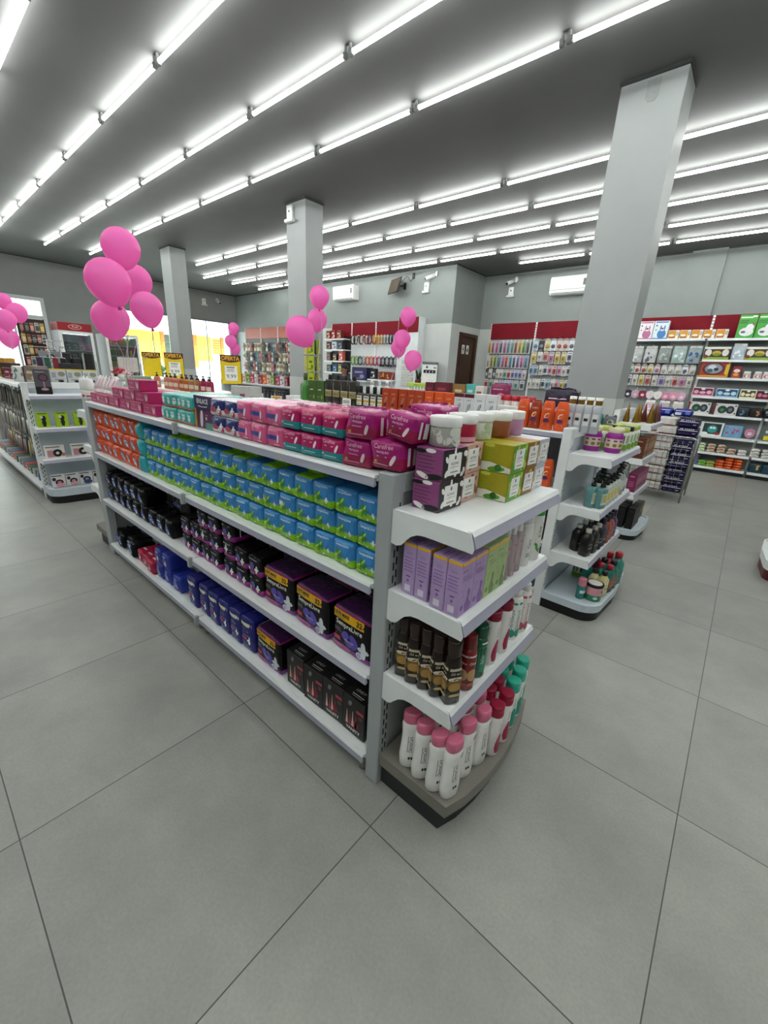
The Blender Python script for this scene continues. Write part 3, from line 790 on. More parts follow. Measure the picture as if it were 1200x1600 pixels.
Y_LAB = ink('F2B705')
def mk_sl32():
    w, d, h = .225, .15, .205
    b, fn = pillow(w, d, h, [film('7C2C86'), film('100E12'), film('8E2272')], (.03, .192), bulge=.006, amp=.0009, seed=81, top=film('3C1644'))
    b.rect(-.108, .152, .075, .192, fn, Y_LAB, 14, 4); fn2 = lambda a, c: tuple(p - (.0022 if i == 1 else 0) for i, p in enumerate(fn(a, c)))
    b.text('LEVE MAIS', -.101, .17, .0155, fn2, BLACK, 'L', .93, bold=.03); b.text('32', .05, .162, .023, fn2, BLACK, stretch=1.05, bold=.03); b.text('PAGUE MENOS', -.1, .158, .007, fn2, BLACK, 'L')
    b.text('SempreLivre', -.01, .126, .023, fn2, WHITE, stretch=.95, bold=.012)
    v = ink('5C4AB8'); b.ell(-.032, .085, .028, .02, fn, v, .7); b.ell(.02, .08, .032, .02, fn, v, 2.3); b.ell(-.015, .055, .022, .017, fn, v, -.4); b.ell(.02, .056, .02, .016, fn, v, .3)
    b.text('PROTECT', -.005, .063, .009, fn2, WHITE)
    pad(b, .075, .062, .042, fn, ink('DCDDE6')); b.ell(.052, .03, .018, .017, fn, ink('DCDDE6')); b.ell(.052, .03, .012, .011, fn2, ink('B9A6D8'))
    b.rect(-.105, .045, -.065, .065, fn, ink('C62A54')); b.ell(-.06, .02, .06, .012, fn, ink('B0508F')); b.rect(-.1, .09, -.06, .094, fn, ink('777777')); b.rect(-.1, .1, -.065, .104, fn, ink('777777'))
    b.rect(-.02, .1, .02, .13, lambda a, c: (w / 2 + .005, a, c), PAPER)
    return b.build('pad_pack')
for i, x_ in enumerate((-.3, -.552, -.812)):
    pack('sl32', mk_sl32, x_, .25, .531, 'large black pad pack with yellow banner, third shelf front row, %s %s' % (ORD[i], NE), 'black packs with yellow banners')
    pack('sl32', mk_sl32, x_ + .02, .412, .531, 'large black pad pack with yellow banner, third shelf back row, %s %s' % (ORD[i], NE), 'black packs with yellow banners')
pack('sl32', mk_sl32, -.925, .25, .116, 'large black pad pack with yellow banner standing on the bottom shelf', None)

def mk_vanity():
    w, d, h = .137, .16, .2
    b = MB(); k = card('0C0B0C'); b.box(-w / 2, w / 2, -d / 2, d / 2, 0, h, k, .003)
    fn, tp = F(d), Tp(h)
    b.text('VANITY', 0, .018, .017, fn, WHITE, bold=.015); rd, cr_ = ink('B3203F'), ink('D9B7A8')
    for a, l, m_ in ((-.038, .075, cr_), (-.018, .06, rd), (-.002, .085, cr_), (.018, .07, rd)):
        b.poly([(a - .008, .045), (a + .008, .045), (a + .003, .045 + l * .6), (a + .0012, .045 + l), (a - .0012, .045 + l), (a - .003, .045 + l * .6)], fn, m_)
    b.ell(.018, .062, .014, .02, fn, rd); b.rect(.02, .135, .062, .15, fn, ink('C23B50')); b.ell(.045, .115, .012, .012, fn, ink('6A2A30')); b.ell(-.02, .165, .01, .016, fn, ink('77787A'), -.4)
    b.text('LINDY', 0, -.035, .014, tp, ink('C9C9CC'), rot=0); b.rect(-.03, -.055, .04, -.0515, tp, WHITE); b.rect(-.025, -.065, .035, -.0615, tp, ink('AAAAAA'))
    b.rect(.03, .04, .05, .11, Rf(w), ink('3A3A3D'))
    return b.build('carton')
for i in range(4):
    pack('van', mk_vanity, -.276 - .1385 * i, .255, .116, 'black carton with red bottles printed on it, bottom shelf, %s %s' % (ORD[i], NE), 'black cartons on the bottom shelf', 'box')

F_NV = film('26287E')
def mk_btall(seed):
    def f():
        b, fn = pillow(.118, .16, .212, [F_NV], (), bulge=.006, amp=.0025, seed=seed)
        b.rect(-.05, .165, .045, .185, fn, ink('E6E2C4'), 3, 1); b.rect(-.045, .168, .045, .183, lambda a, c: (.0618, a, c), ink('E6E2C4'))
        b.text('Intimus', -.005, .128, .013, fn, ink('B9C4E8')); b.rect(-.045, .075, .0, .09, fn, ink('B32A4A')); pad(b, .022, .075, .024, fn)
        b.rect(-.04, .022, .03, .027, fn, ink('7F86C8')); b.rect(-.03, .1, .03, .104, fn, ink('8A93CE'))
        b.tube([(-.03, -.03, .21), (-.01, -.01, .226), (.015, .01, .224), (.03, .03, .21)], .005, F_NV, 5)
        return b.build('pad_pack')
    return f
for i, x_ in enumerate((-1.125, -1.247, -1.372, -1.5, -1.632, -1.79)):
    pack(('bt', i % 2), mk_btall(91 + i % 2), x_, .25, .116, 'tall dark blue pad pack with pale strip, bottom shelf, %s %s' % (ORD[i], NE), 'tall blue packs on the bottom shelf', rj=.05)
def mk_bsmall(seed):
    def f():
        b, fn = pillow(.122, .15, .118, [film('2A3A9E')], (), bulge=.009, seed=seed); b.ell(-.005, .062, .034, .034, fn, ink('5C7CC8')); pad(b, .015, .05, .022, fn); b.rect(-.04, .048, -.002, .058, fn, ink('B32A4A')); b.rect(-.03, .095, .02, .1, fn, ink('C8D2F0'))
        return b.build('pad_pack')
    return f
for i, (x_, t_, wd) in enumerate(((-2.335, 0, 'lower, left stack'), (-2.335, 1, 'upper, left stack'), (-2.205, 0, 'lower, middle stack'), (-2.205, 1, 'upper, middle stack'), (-2.05, 0, 'alone beside the stacks'))):
    pack(('bs', i % 2), mk_bsmall(95 + i % 2), x_, .25, .116 + .119 * t_, 'small blue pad pack on the bottom shelf, %s' % wd, 'small blue packs on the bottom shelf')
def mk_red():
    b, fn = pillow(.115, .17, .1, [film('B41E45')], (), bulge=.009, seed=98); b.ell(.005, .05, .03, .026, fn, ink('D87A98')); pad(b, .015, .045, .018, fn); b.rect(-.03, -.05, .03, -.035, Tp(.106), ink('E6C9D2'))
    return b.build('pad_pack')
for i, (x_, y_) in enumerate(((-2.468, .235), (-2.59, .25), (-2.71, .26), (-2.47, .41))):
    pack('red', mk_red, x_, y_, .116, 'crimson pad pack on the bottom shelf, %s %s' % (ORD[i], NE) if i < 3 else 'crimson pad pack on the bottom shelf, behind the nearest one', 'crimson packs on the bottom shelf')
for i in range(4):
    pack(('bb', i % 3), None, -2.85 - .125 * i, .235 + .02 * (i % 2), .116, 'black pad pack with blue oval, bottom shelf, %s %s' % (ORD[i], NE), 'black and blue packs on the bottom shelf', rj=.15, tilt=(R(-8), 0))

# ---- top shelf of the near gondola
F_CM, F_CT = film('B3135E'), film('1D8C93')
def mk_cfm(seed):
    def f():
        w, d, h = .132, .17, .098
        b, fn = pillow(w, d, h, [film('9C1A4C'), film('A61A72')], (.045,), bulge=.01, amp=.0035, seed=seed); crimp(b, .12, h, film('C2508E'), .012, seed)
        b.text('Carefree', -.005, .072, .015, fn, ink('F0B8D0')); b.text('PROTEÇÃO', -.005, .058, .0065, fn, ink('F6DCE8')); pad(b, .035, .038, .019, fn, ink('F3D9E2'), -.4, False)
        b.rect(-.05, .018, .02, .021, fn, ink('D890B0')); b.text('40', -.046, .022, .01, fn, ink('F2C84B'), 'L'); b.rect(-.03, .045, .015, .048, fn, ink('D890B0'))
        b.rect(-.03, .02, .0, .075, lambda a, c: (w / 2 + .0075, a, c), ink('EDE6EA')); b.rect(-.06, .02, -.045, .08, lambda a, c: (w / 2 + .006, a, c), ink('EDE6EA'))
        return b.build('pad_pack')
    return f
def mk_cft(seed):
    def f():
        w, d, h = .118, .15, .086
        b, fn = pillow(w, d, h, [F_CT, F_CM], (.034,), seed=seed); crimp(b, .11, h, film('DFC5D2'), .014, seed)
        b.text('Carefree', -.006, .067, .012, fn, ink('F0B8D0')); b.rect(-.03, .055, .02, .058, fn, ink('F0B8D0')); pad(b, .034, .05, .015, fn, ink('F6E6EC'), -.3, False); b.rect(-.03, .018, .035, .021, fn, ink('BFE2E2')); b.text('40', -.045, .022, .009, fn, WHITE, 'L')
        return b.build('pad_pack')
    return f
def mk_int(seed):
    def f():
        w, d, h = .114, .15, .086
        b, fn = pillow(w, d, h, [film('DA5E8E')], (), seed=seed, bulge=.005, top=film('EBB6CC')); b.text('Intimus', -.012, .066, .013, fn, ink('F6C8D8')); b.rect(-.052, .033, .018, .05, fn, ink('31409C'), 3, 1); pad(b, .026, .038, .019, fn, ink('F5E3EA'), -.25, False); b.rect(.0, .01, .035, .014, fn, ink('F0B8CC'))
        return b.build('pad_pack')
    return f
def mk_nvw(seed):
    def f():
        w, d, h = .12, .15, .081
        b, fn = pillow(w, d, h, [film('E2D8DE'), film('2B3270')], (.03,), seed=seed, top=film('E4E4EA')); b.text('Sym', -.004, .062, .012, fn, ink('C9D2F0')); b.ell(-.018, .03, .032, .013, fn, ink('B8395C')); pad(b, .034, .034, .018, fn); b.ell(.04, .018, .013, .014, fn, ink('B8395C'))
        return b.build('pad_pack')
    return f
TZ = 1.346; TF = 'on the top shelf of the nearest gondola'
for i, x_ in enumerate((-.165, -.3)): pack(('cfm', i), mk_cfm(101 + i), x_, .25, TZ + (.013 if i == 0 else 0), 'magenta panty liner pack, bottom tier front, %s %s' % (ORD[i], NE), 'magenta liner packs on the top shelf', rj=.08)
for i, (x_, y_, rz, tl) in enumerate(((-.12, .245, .1, (R(-3), R(7))), (-.275, .24, .05, None), (-.15, .45, .1, None), (-.285, .45, .0, None))):
    o = pack(('cfm', i % 2), mk_cfm(101), x_, y_, TZ + (.114, .1, .013, 0)[i], 'magenta panty liner pack, %s' % ('tilted on top beside the clear jar', 'top tier, left of the tilted one', 'back row beside the clear jar', 'back row behind the front stack')[i], 'magenta liner packs on the top shelf', rz=rz, tilt=tl)
    if i == 0: o.scale = (.86, .86, .9)
pack(('cfm', 1), None, -.16, .44, TZ + .122, 'magenta panty liner pack, upper tier of the back row, near end', 'magenta liner packs on the top shelf', rz=.2)
def grid(key, mk, x0, dx, n, h, base, grp, y=.235, rows=2, back=True):
    for i in range(n):
        for t_ in range(rows):
            pack((key, (i + t_) % 2), mk((i + t_) % 2), x0 - dx * i, y, TZ + h * t_, '%s, %s tier, %s %s' % (base, ('bottom', 'upper')[t_], ORD[i], NE), grp, rj=.05)
            if back: pack((key, (i + t_) % 2), None, x0 - dx * i + .01, y + .156, TZ + h * t_, '%s, second row, %s tier, %s %s' % (base, ('bottom', 'upper')[t_], ORD[i], NE), grp, rj=.05)
grid('cft', lambda k: mk_cft(111 + k), -.42, .122, 3, .089, 'pink and teal liner pack', 'pink and teal liner packs on the top shelf')
grid('int', lambda k: mk_int(115 + k), -.776, .117, 3, .087, 'pink liner pack with blue band', 'pink liner packs on the top shelf')
grid('nvw', lambda k: mk_nvw(118 + k), -1.127, .125, 2, .083, 'navy and white liner pack', 'navy and white liner packs on the top shelf')
def mk_enl():
    w, d, h = .185, .13, .165
    b = MB(); b.box(-w / 2, w / 2, -d / 2, d / 2, 0, h, card('5B2450'), .003); fn = F(d)
    b.rect(-w / 2, .1, w / 2, h, fn, ink('3A2456')); b.poly([(-w / 2, .1), (w / 2, .1), (w / 2, .12), (-w / 2, .08)], F(d, .001), ink('3A2456')); f2 = F(d, .0016)
    b.text('ENLACE', .0, .128, .023, f2, WHITE, bold=.02); b.ell(0, .115, .05, .006, f2, WHITE); b.ell(0, .118, .046, .005, F(d, .002), ink('3A2456'))
    pad(b, -.02, .05, .045, f2, ink('E6DCE4'), -.15, False); b.rect(.02, .07, .05, .074, f2, ink('DD8888')); b.ell(.03, .055, .007, .009, f2, ink('E6DCE4')); b.rect(.02, 0, w / 2, .035, f2, ink('4E8F7E'))
    b.rect(-w / 2, 0, -w / 2 + .02, .1, f2, ink('C98A20'))
    b.rect(-w / 2 + .004, -d / 2 + .004, w / 2 - .004, d / 2 - .004, Tp(h), ink('E9E6EA'))
    return b.build('carton')
pack('enl', mk_enl, -1.412, .235, TZ, 'tall purple carton lettered in white among liner packs, top shelf', None, 'box')
def mk_tc(seed, w=.195):
    def f():
        d, h = .15, .077
        b, fn = pillow(w, d, h, [film('B4622C'), film('3AA6A0')], (.014,), seed=seed, bulge=.004, top=film('8CCFC8'))
        for k in range(3):
            a = -w / 2 + w * (k + .5) / 3
            b.rect(a - .02, .045, a + .012, .055, fn, ink('CFEAE6')); b.ell(a + .004, .035, .012, .012, fn, ink('BFE4E0')); b.ell(a - .012, .03, .006, .014, fn, ink('E9F4F2'), .4)
        return b.build('pad_pack')
    return f
for i, (x_, t_) in enumerate(((-1.612, 0), (-1.815, 0), (-1.595, 1), (-1.79, 1))):
    pack(('tc', i % 2), mk_tc(121 + i % 2), x_, .235, TZ + .078 * t_, 'turquoise multipack left of the purple carton, %s, %s' % (('bottom', 'upper')[t_], ('right-hand', 'left-hand')[i % 2]), 'turquoise multipacks on the top shelf')
    pack(('tc', i % 2), None, x_, .395, TZ + .078 * t_, 'turquoise multipack in the back row, %s, %s' % (('bottom', 'upper')[t_], ('right-hand', 'left-hand')[i % 2]), 'turquoise multipacks on the top shelf')
def mk_mc():
    w, d, h = .205, .11, .068
    b = MB(); b.box(-w / 2, w / 2, -d / 2, d / 2, 0, h, card('B01D60'), .003); fn = F(d)
    b.text('Evelyn', -.03, .04, .017, fn, ink('E88FB4')); b.rect(-.09, .015, .02, .02, fn, ink('E88FB4')); b.rect(-.09, .026, -.01, .029, fn, ink('D0709A')); b.ell(.06, .034, .007, .022, fn, ink('EBD9DE'), .3); b.ell(.08, .034, .007, .02, fn, ink('EBD9DE'), -.3)
    b.rect(-.07, -.02, .05, .005, Tp(h), ink('C84A84'))
    return b.build('carton')
mc = [(-2.1, 0), (-2.31, 0), (-2.52, 0), (-2.73, 0), (-2.94, 0), (-3.15, 0), (-2.2, 1), (-2.41, 1), (-2.62, 1), (-2.3, 2)]
for i, (x_, t_) in enumerate(mc):
    pack('mc', mk_mc, x_, .215, TZ + .069 * t_, 'crimson carton on the top shelf, %s tier, %s %s' % (TIER[t_], ORD[i if t_ == 0 else (i - 6 if t_ == 1 else 0)], NE) if t_ < 2 else 'crimson carton alone on top of the crimson cartons', 'crimson cartons on the top shelf', 'box', rj=.02)
for i in range(4):
    pack('mc', None, -2.15 - .22 * i, .34, TZ, 'crimson carton in the back row, bottom tier, %s %s' % (ORD[i], NE), 'crimson cartons on the top shelf', 'box')
for i in range(2): pack('mc', None, -2.12 - .22 * i, .34, TZ + .069, 'crimson carton in the back row, upper tier, %s %s' % (ORD[i], NE), 'crimson cartons on the top shelf', 'box')
def mk_tube():
    t = thing('cream_tube', '', 'tube')
    b = MB(); b.loft([(.03, .019, .019, 2), (.07, .02, .018, 2), (.13, .021, .003, 2.5), (.14, .021, .002, 3)], plas('EFE3E4'), 12); b.build('body', t)
    b = MB(); b.lathe([(.015, 0), (.017, .004), (.017, .028), (.015, .03)], WHITE, 12); b.build('cap', t)
    MB().rect(-.008, .06, .008, .11, lambda a, c: (a, -.0188 + max(0, c - .07) * .24 - .001, c), ink('C77A96')).build('label', t)
    return t
for i in range(6): put('ctube', mk_tube, (-2.88 - .075 * i, .2, TZ + .069), jit(.2), 'white and pink cream tube on the crimson cartons, %s %s' % (ORD[i], NE), 'tube', 'cream tubes at the far end', (R(-22), R(jit(8))))

# ---------------------------------------------------------------- bottles, jars and cartons on the near gondola's end
def surf_of(secs, grow=1.012):
    def f(a, z):
        k = 0
        while k < len(secs) - 2 and z > secs[k + 1][0]: k += 1
        p, q = secs[k], secs[k + 1]; t = 0 if q[0] == p[0] else max(0, min(1, (z - p[0]) / (q[0] - p[0])))
        rx, ry, pw = (p[i] + (q[i] - p[i]) * t for i in (1, 2, 3)); A = a - math.pi / 2; e = 2 / pw
        ca, sa = math.cos(A), math.sin(A)
        return (rx * grow * math.copysign(abs(ca) ** e, ca), ry * grow * math.copysign(abs(sa) ** e, sa), z)
    return f
def mk_bottle(body, bm, cap, cm, deco=None, name='bottle', n=16, pump=None, capname='cap'):
    def f():
        t = thing(name, '', 'bottle')
        MB().loft(body, bm, n).build('body', t)
        MB().loft(cap, cm, n).build(capname, t)
        if pump:
            z, m_ = pump; b = MB(); b.tube([(0, 0, z), (0, 0, z + .03)], .006, m_, 8)
            b.loft([(z + .028, .014, .012, 3), (z + .04, .013, .011, 3)], m_, 10); b.tube([(0, -.008, z + .034), (0, -.035, z + .034), (0, -.042, z + .026)], .0055, m_, 6); b.build('pump', t)
        if deco:
            b = MB(); s_ = surf_of(body); deco(b, s_, body); b.build('label', t)
        return t
    return f
def on(s_, r): return lambda a, c: s_(a / r, c)
ENDP = 'at the near gondola end'
# lotion bottles on the base: flattened oval, slightly waisted, oval cap
DC = [(0, .034, .02, 2.3), (.006, .04, .025, 2.3), (.05, .043, .027, 2.3), (.11, .038, .025, 2.3), (.16, .036, .025, 2.3), (.205, .039, .027, 2.3), (.222, .036, .025, 2.2), (.226, .03, .022, 2.2)]
DCc = [(.224, .034, .025, 2.2), (.228, .036, .0265, 2.2), (.254, .036, .0265, 2.2), (.266, .034, .025, 2.2), (.27, .028, .02, 2.2)]
WP = plas('F1EFEB')
def d_dc(b, s_, body):
    f_ = on(s_, .036); b.text('DermaCare', .004, .125, .0115, f_, BLACK, rot=math.pi / 2); b.ell(0, .055, .009, .009, f_, BLACK, .78, 4); b.ell(.016, .2, .004, .012, f_, BLACK, -.5); b.rect(-.012, .085, -.009, .165, f_, ink('999999'), 1, 3)
    g_ = lambda a, c: s_(math.pi + a / .036, c); b.text('DermaCare', .004, .125, .0115, g_, BLACK, rot=math.pi / 2); b.ell(0, .055, .009, .009, g_, BLACK, .78, 4)
RB = [(0, .027, .027, 2), (.004, .031, .031, 2), (.185, .031, .031, 2), (.198, .028, .028, 2), (.202, .024, .024, 2)]
def cap_of(z, r, h, lip=True): return [(z, r * .97, r * .97, 2), (z + .003, r, r, 2), (z + h * .45, r, r, 2), (z + h * .5, r * .93, r * .93, 2), (z + h * .55, r, r, 2), (z + h - .004, r, r, 2), (z + h, r * .86, r * .86, 2)]
def d_fig(h1):
    def g(b, s_, body):
        f_ = on(s_, .031); m_ = ink(h1)
        for o in (0, math.pi):
            ff = lambda a, c, o=o: s_(o + a / .031, c)
            b.text('Dermo', .0, .15, .01, ff, m_, rot=math.pi / 2); b.blob([(.018, -.016, .016), (.045, -.022, .022), (.07, -.02, .02), (.1, -.011, .011), (.118, -.004, .004)], ff, m_); b.text('HIDRA', .014, .15, .006, ff, DARK, rot=math.pi / 2)
    return g
mk_pink = mk_bottle(DC, WP, DCc, plas('D8708F'), d_dc, n=18)
mk_crim = mk_bottle(RB, WP, cap_of(.2, .031, .052), plas('9C1238'), d_fig('A81C4A'))
mk_mint = mk_bottle(RB, WP, cap_of(.2, .031, .052), plas('2BAF95'), d_fig('1F9C86'))
BZ = .1705
pk = [(.02, .2, 40), (.085, .195, 50), (.155, .19, 55), (.205, .205, 75), (.2, .31, 70), (.215, .405, 80), (.075, .29, 30), (.135, .3, 60), (.14, .39, 70), (-.01, .325, 20), (.085, .385, 45), (.155, .475, 75), (.03, .43, 40)]
words_p = ['nearest left corner, at the upright', 'second along the left edge', 'third along the left edge', 'foremost at the front corner', 'broad side showing, beside the foremost', 'on the front edge next to the dark red caps',
           'behind the second of the left edge', 'behind the third of the left edge', 'one row in, under the shelf edge', 'back row against the end panel', 'middle of the cluster', 'one row in, beside the dark red caps', 'back row in the middle']
for (x_, y_, a), wd in zip(pk, words_p): put('dpink', mk_pink, (x_, y_, BZ), R(a), 'white lotion bottle with pink cap, %s' % wd, 'bottle', 'pink-capped lotion bottles on the base')
cr_ = [(.235, .485, 'front row, nearer'), (.235, .575, 'front row, farther'), (.165, .55, 'second row, nearer'), (.165, .625, 'second row, farther'), (.095, .5, 'third row, nearer'), (.095, .58, 'third row, farther')]
for x_, y_, wd in cr_: put('dcrim', mk_crim, (x_, y_, BZ), R(80 + jit(15)), 'white lotion bottle with dark red cap, %s' % wd, 'bottle', 'red-capped lotion bottles on the base')
mi_ = [(.225, .665, 'front row, first'), (.215, .75, 'front row, second'), (.195, .835, 'front row, third'), (.15, .7, 'second row, first'), (.14, .785, 'second row, second'), (.115, .845, 'second row, third'), (.075, .66, 'third row, first'), (.07, .745, 'third row, second'), (.045, .83, 'third row, third')]
for x_, y_, wd in mi_: put('dmint', mk_mint, (x_, y_, BZ), R(80 + jit(15)), 'white lotion bottle with mint green cap, %s' % wd, 'bottle', 'mint-capped lotion bottles on the base')

# lowest end shelf: brown oils, one red, one green, two white and red, two white
BR = [(0, .026, .026, 4), (.005, .031, .031, 4), (.1, .031, .031, 4), (.15, .03, .03, 2.6), (.185, .026, .026, 2), (.19, .024, .024, 2)]
BRc = [(.188, .024, .024, 2), (.192, .025, .025, 2), (.235, .027, .027, 2), (.25, .026, .026, 2)]
OIL = M('22120A', .12, 0, .1, 10, trans=.25)
def d_oil(b, s_, body):
    f_ = on(s_, .031)
    for o in (0, -math.pi / 2):
        ff = lambda a, c, o=o: s_(o + a / .031, c)
        b.disc(.002, .085, .024, .026, ff, ink('7A5A2A')); b.disc(.0, .075, .015, .017, lambda a, c, o=o: tuple(q * 1.006 if i < 2 else q for i, q in enumerate(s_(o + a / .031, c))), ink('B08A44')); b.disc(0, .108, .022, .007, ff, ink('E6DECB')); b.rect(-.02, .14, .02, .15, ff, ink('C8BFA8'), 3); b.text('Óleo', 0, .125, .009, ff, ink('E8D9B0')); b.disc(.004, .04, .016, .006, ff, ink('C9B37A'))
mk_oil = mk_bottle(BR, OIL, BRc, M('2A170C', .2), d_oil)
Z3 = .586
pos = [(-.045, .2), (.005, .195), (.055, .2), (.105, .2), (.158, .205)]
for i, (x_, y_) in enumerate(pos): put('oil', mk_oil, (x_, y_, Z3), R(25 + 8 * i), 'dark brown oil bottle on the lowest end shelf, front row, %s from the upright' % ORD[i], 'bottle', 'brown oil bottles on the end shelf')
for i in range(3): put('oil', mk_oil, (-.04 + .06 * i, .275, Z3), R(40), 'dark brown oil bottle on the lowest end shelf, second row, %s from the upright' % ORD[i], 'bottle', 'brown oil bottles on the end shelf')
RD = [(0, .028, .028, 2), (.005, .032, .032, 2), (.13, .032, .032, 2), (.16, .03, .03, 2), (.175, .027, .027, 2)]
def d_red(b, s_, body):
    for o in (0, -1.2):
        ff = lambda a, c, o=o: s_(o + a / .032, c)
        b.disc(0, .07, .02, .026, ff, ink('C99A6A')); b.rect(-.018, .145, .018, .152, ff, ink('D8C8C0'), 3); b.text('Óleo', 0, .115, .01, ff, ink('F0D9C0')); b.disc(0, .03, .018, .008, ff, ink('B85A4A'))
put('redoil', mk_bottle(RD, M('7E1A1E', .2), [(.173, .026, .026, 2), (.177, .028, .028, 2), (.22, .026, .026, 2), (.228, .022, .022, 2)], M('6A1418', .25), d_red), (.165, .3, Z3), R(70), 'dark red oil bottle beside the brown ones on the lowest end shelf', 'bottle')
def d_grn(b, s_, body):
    ff = on(s_, .032); b.rect(-.022, .03, .022, .14, ff, ink('2F8A62'), 3, 2); f3 = lambda a, c: tuple(q * 1.006 if i < 2 else q for i, q in enumerate(s_(a / .032, c))); b.text('Salon', 0, .085, .013, f3, ink('E0EDE4'), rot=math.pi / 2); b.rect(-.015, .15, .015, .157, ff, ink('DDE8E0'), 3)
put('grn', mk_bottle(RD, M('0F5A3C', .25), [(.173, .026, .026, 2), (.177, .03, .03, 2), (.21, .03, .03, 2), (.222, .026, .026, 2)], M('0E4A33', .25), d_grn), (.16, .39, Z3), R(75), 'dark green bottle on the lowest end shelf beside the red oil', 'bottle')
for i, y_ in enumerate((.49, .595)): put('dcrim2', mk_bottle(RB, WP, cap_of(.2, .031, .04), plas('8E1233'), d_fig('A81C4A')), (.16, y_, Z3), R(85), 'white bottle with dark red cap and red figure, %s on the lowest end shelf' % ('nearer' if i == 0 else 'farther'), 'bottle', 'white and red bottles on the lowest end shelf')
def d_der(h1):
    def g(b, s_, body):
        for o in (0, -.9):
            ff = lambda a, c, o=o: s_(o + a / .034, c)
            b.text('Dermacyd', 0, .1, .017, ff, ink(h1), rot=math.pi / 2); b.disc(.0, .035, .016, .02, ff, ink(h1)); b.disc(0, .18, .012, .006, ff, ink(h1))
    return g
TB = [(0, .03, .026, 2.3), (.006, .034, .03, 2.3), (.17, .034, .03, 2.3), (.2, .028, .026, 2.2), (.206, .022, .022, 2)]
put('der1', mk_bottle(TB, WP, [(.204, .021, .021, 2), (.235, .021, .021, 2), (.24, .018, .018, 2)], WHITE, d_der('2F9C86')), (.155, .715, Z3), R(80), 'white bottle with teal upright lettering on the lowest end shelf', 'bottle')
put('der2', mk_bottle(TB, WP, [(.204, .021, .021, 2), (.235, .021, .021, 2), (.24, .018, .018, 2)], WHITE, d_der('B85A6A')), (.16, .8, Z3), R(80), 'white bottle with pink upright lettering, farthest on the lowest end shelf', 'bottle')

# middle end shelf: lilac and green cartons, slim bottles
def mk_der(h1, h2, word, strip):
    def f():
        w, d, h = .079, .0535, .19
        b = MB(); b.box(-w / 2, w / 2, -d / 2, d / 2, 0, h, card(h1), .002); fn, lf, tp = F(d), Lf(w), Tp(h); k = ink(h2)
        if strip:
            b.rect(-w / 2 + .001, h - .011, w / 2 - .001, h - .001, fn, Y_LAB); b.rect(-d / 2 + .001, h - .011, d / 2 - .001, h - .001, lf, Y_LAB)
        b.text('derma', -.02, .155, .009, fn, ink('4A3A5E')); b.text('hc', .015, .155, .007, fn, k); b.text(word, -.0, .122, .014, fn, k); b.rect(-.034, .142, .02, .1435, fn, k); b.rect(-.034, .137, .005, .1385, fn, k)
        b.poly([(.0, .005), (.03, .005), (.034, .03), (.02, .05), (.026, .075), (.018, .09), (.006, .085), (.008, .06), (-.006, .035)], fn, k); b.ell(-.022, .03, .01, .01, fn, k); b.rect(-.034, .09, -.008, .092, fn, k); b.rect(-.034, .08, -.01, .082, fn, k); b.rect(-.034, .07, -.012, .072, fn, k)
        for q in range(5): b.rect(-.02, .135 - .012 * q, .018 - .004 * (q % 2), .138 - .012 * q, lf, k)
        b.text('derma', -.0, .15, .006, lf, k); b.rect(-.008, .066, .008, .07, lf, ink('4A3A5E')); b.ell(.0, .052, .005, .006, lf, k); b.rect(-.012, .012, .012, .036, lf, ink('E4DAEA'))
        b.rect(-.025, -.004, .012, .002, tp, k); b.rect(-.028, -.015, .025, -.012, tp, k)
        return b.build('carton')
    return f
Z2 = .946
mk_lil = mk_der('B79BCB', '8A5FA8', 'PREBIO', True)
mk_cal = mk_der('AEC48A', '6E8F4C', 'CALM', True)
xs_ = [-.024, .0315, .096, .1515]
for i, x_ in enumerate(xs_):
    for j in range(2):
        put('lil', mk_lil, (x_ - (.006 if i < 2 else 0), .1955 + .081 * j + (.01 if i < 2 else 0), Z2), R(90), 'lilac carton with yellow top edge, %s column from the upright, %s row' % (ORD[i], ('front', 'back')[j]), 'box', 'lilac cartons on the middle end shelf')
for i in range(2):
    for j in range(2): put('calm', mk_cal, (.1515 - .056 * i, .362 + .081 * j, Z2), R(90), 'sage green carton beside the lilac ones, %s, %s' % (('front edge', 'behind')[i], ('nearer', 'farther')[j]), 'box', 'sage cartons on the middle end shelf')
SL = [(0, .02, .02, 2), (.004, .0235, .0235, 2), (.15, .0235, .0235, 2), (.165, .018, .018, 2), (.17, .012, .012, 2)]
def d_slim(b, s_, body):
    ff = lambda a, c: s_(a / .0235, c); b.rect(-.02, .0, .02, .03, ff, ink('A8203C'), 3, 1); b.text('micelar', 0, .085, .011, ff, ink('8A3A50'), rot=math.pi / 2); b.rect(-.016, .13, .016, .134, ff, ink('A8203C'), 3)
mk_slim = mk_bottle(SL, M('D9C6CC', .15, 0, .04, 10, trans=.5), [(.168, .012, .012, 2), (.172, .014, .014, 2), (.2, .013, .013, 2), (.212, .006, .006, 2)], WHITE, d_slim)
for i, y_ in enumerate((.515, .57, .625)): put('slim', mk_slim, (.152, y_, Z2), R(85), 'slim clear bottle with crimson foot on the middle end shelf, %s from the left' % ORD[i], 'bottle', 'slim bottles on the middle end shelf')
def d_tw(b, s_, body):
    ff = on(s_, .03); b.text('Care', 0, .1, .014, ff, DARK, rot=math.pi / 2); b.rect(-.018, .04, .018, .06, ff, ink('B8BCC0'), 3)
TW = [(0, .027, .027, 2), (.004, .03, .03, 2), (.17, .03, .03, 2), (.185, .027, .027, 2)]
put('tw', mk_bottle(TW, WP, [(.184, .026, .026, 2), (.188, .028, .028, 2), (.225, .026, .026, 2), (.232, .02, .02, 2)], WHITE, d_tw), (.15, .7, Z2), R(85), 'plain white bottle between slim clear bottles and green-capped bottle', 'bottle')
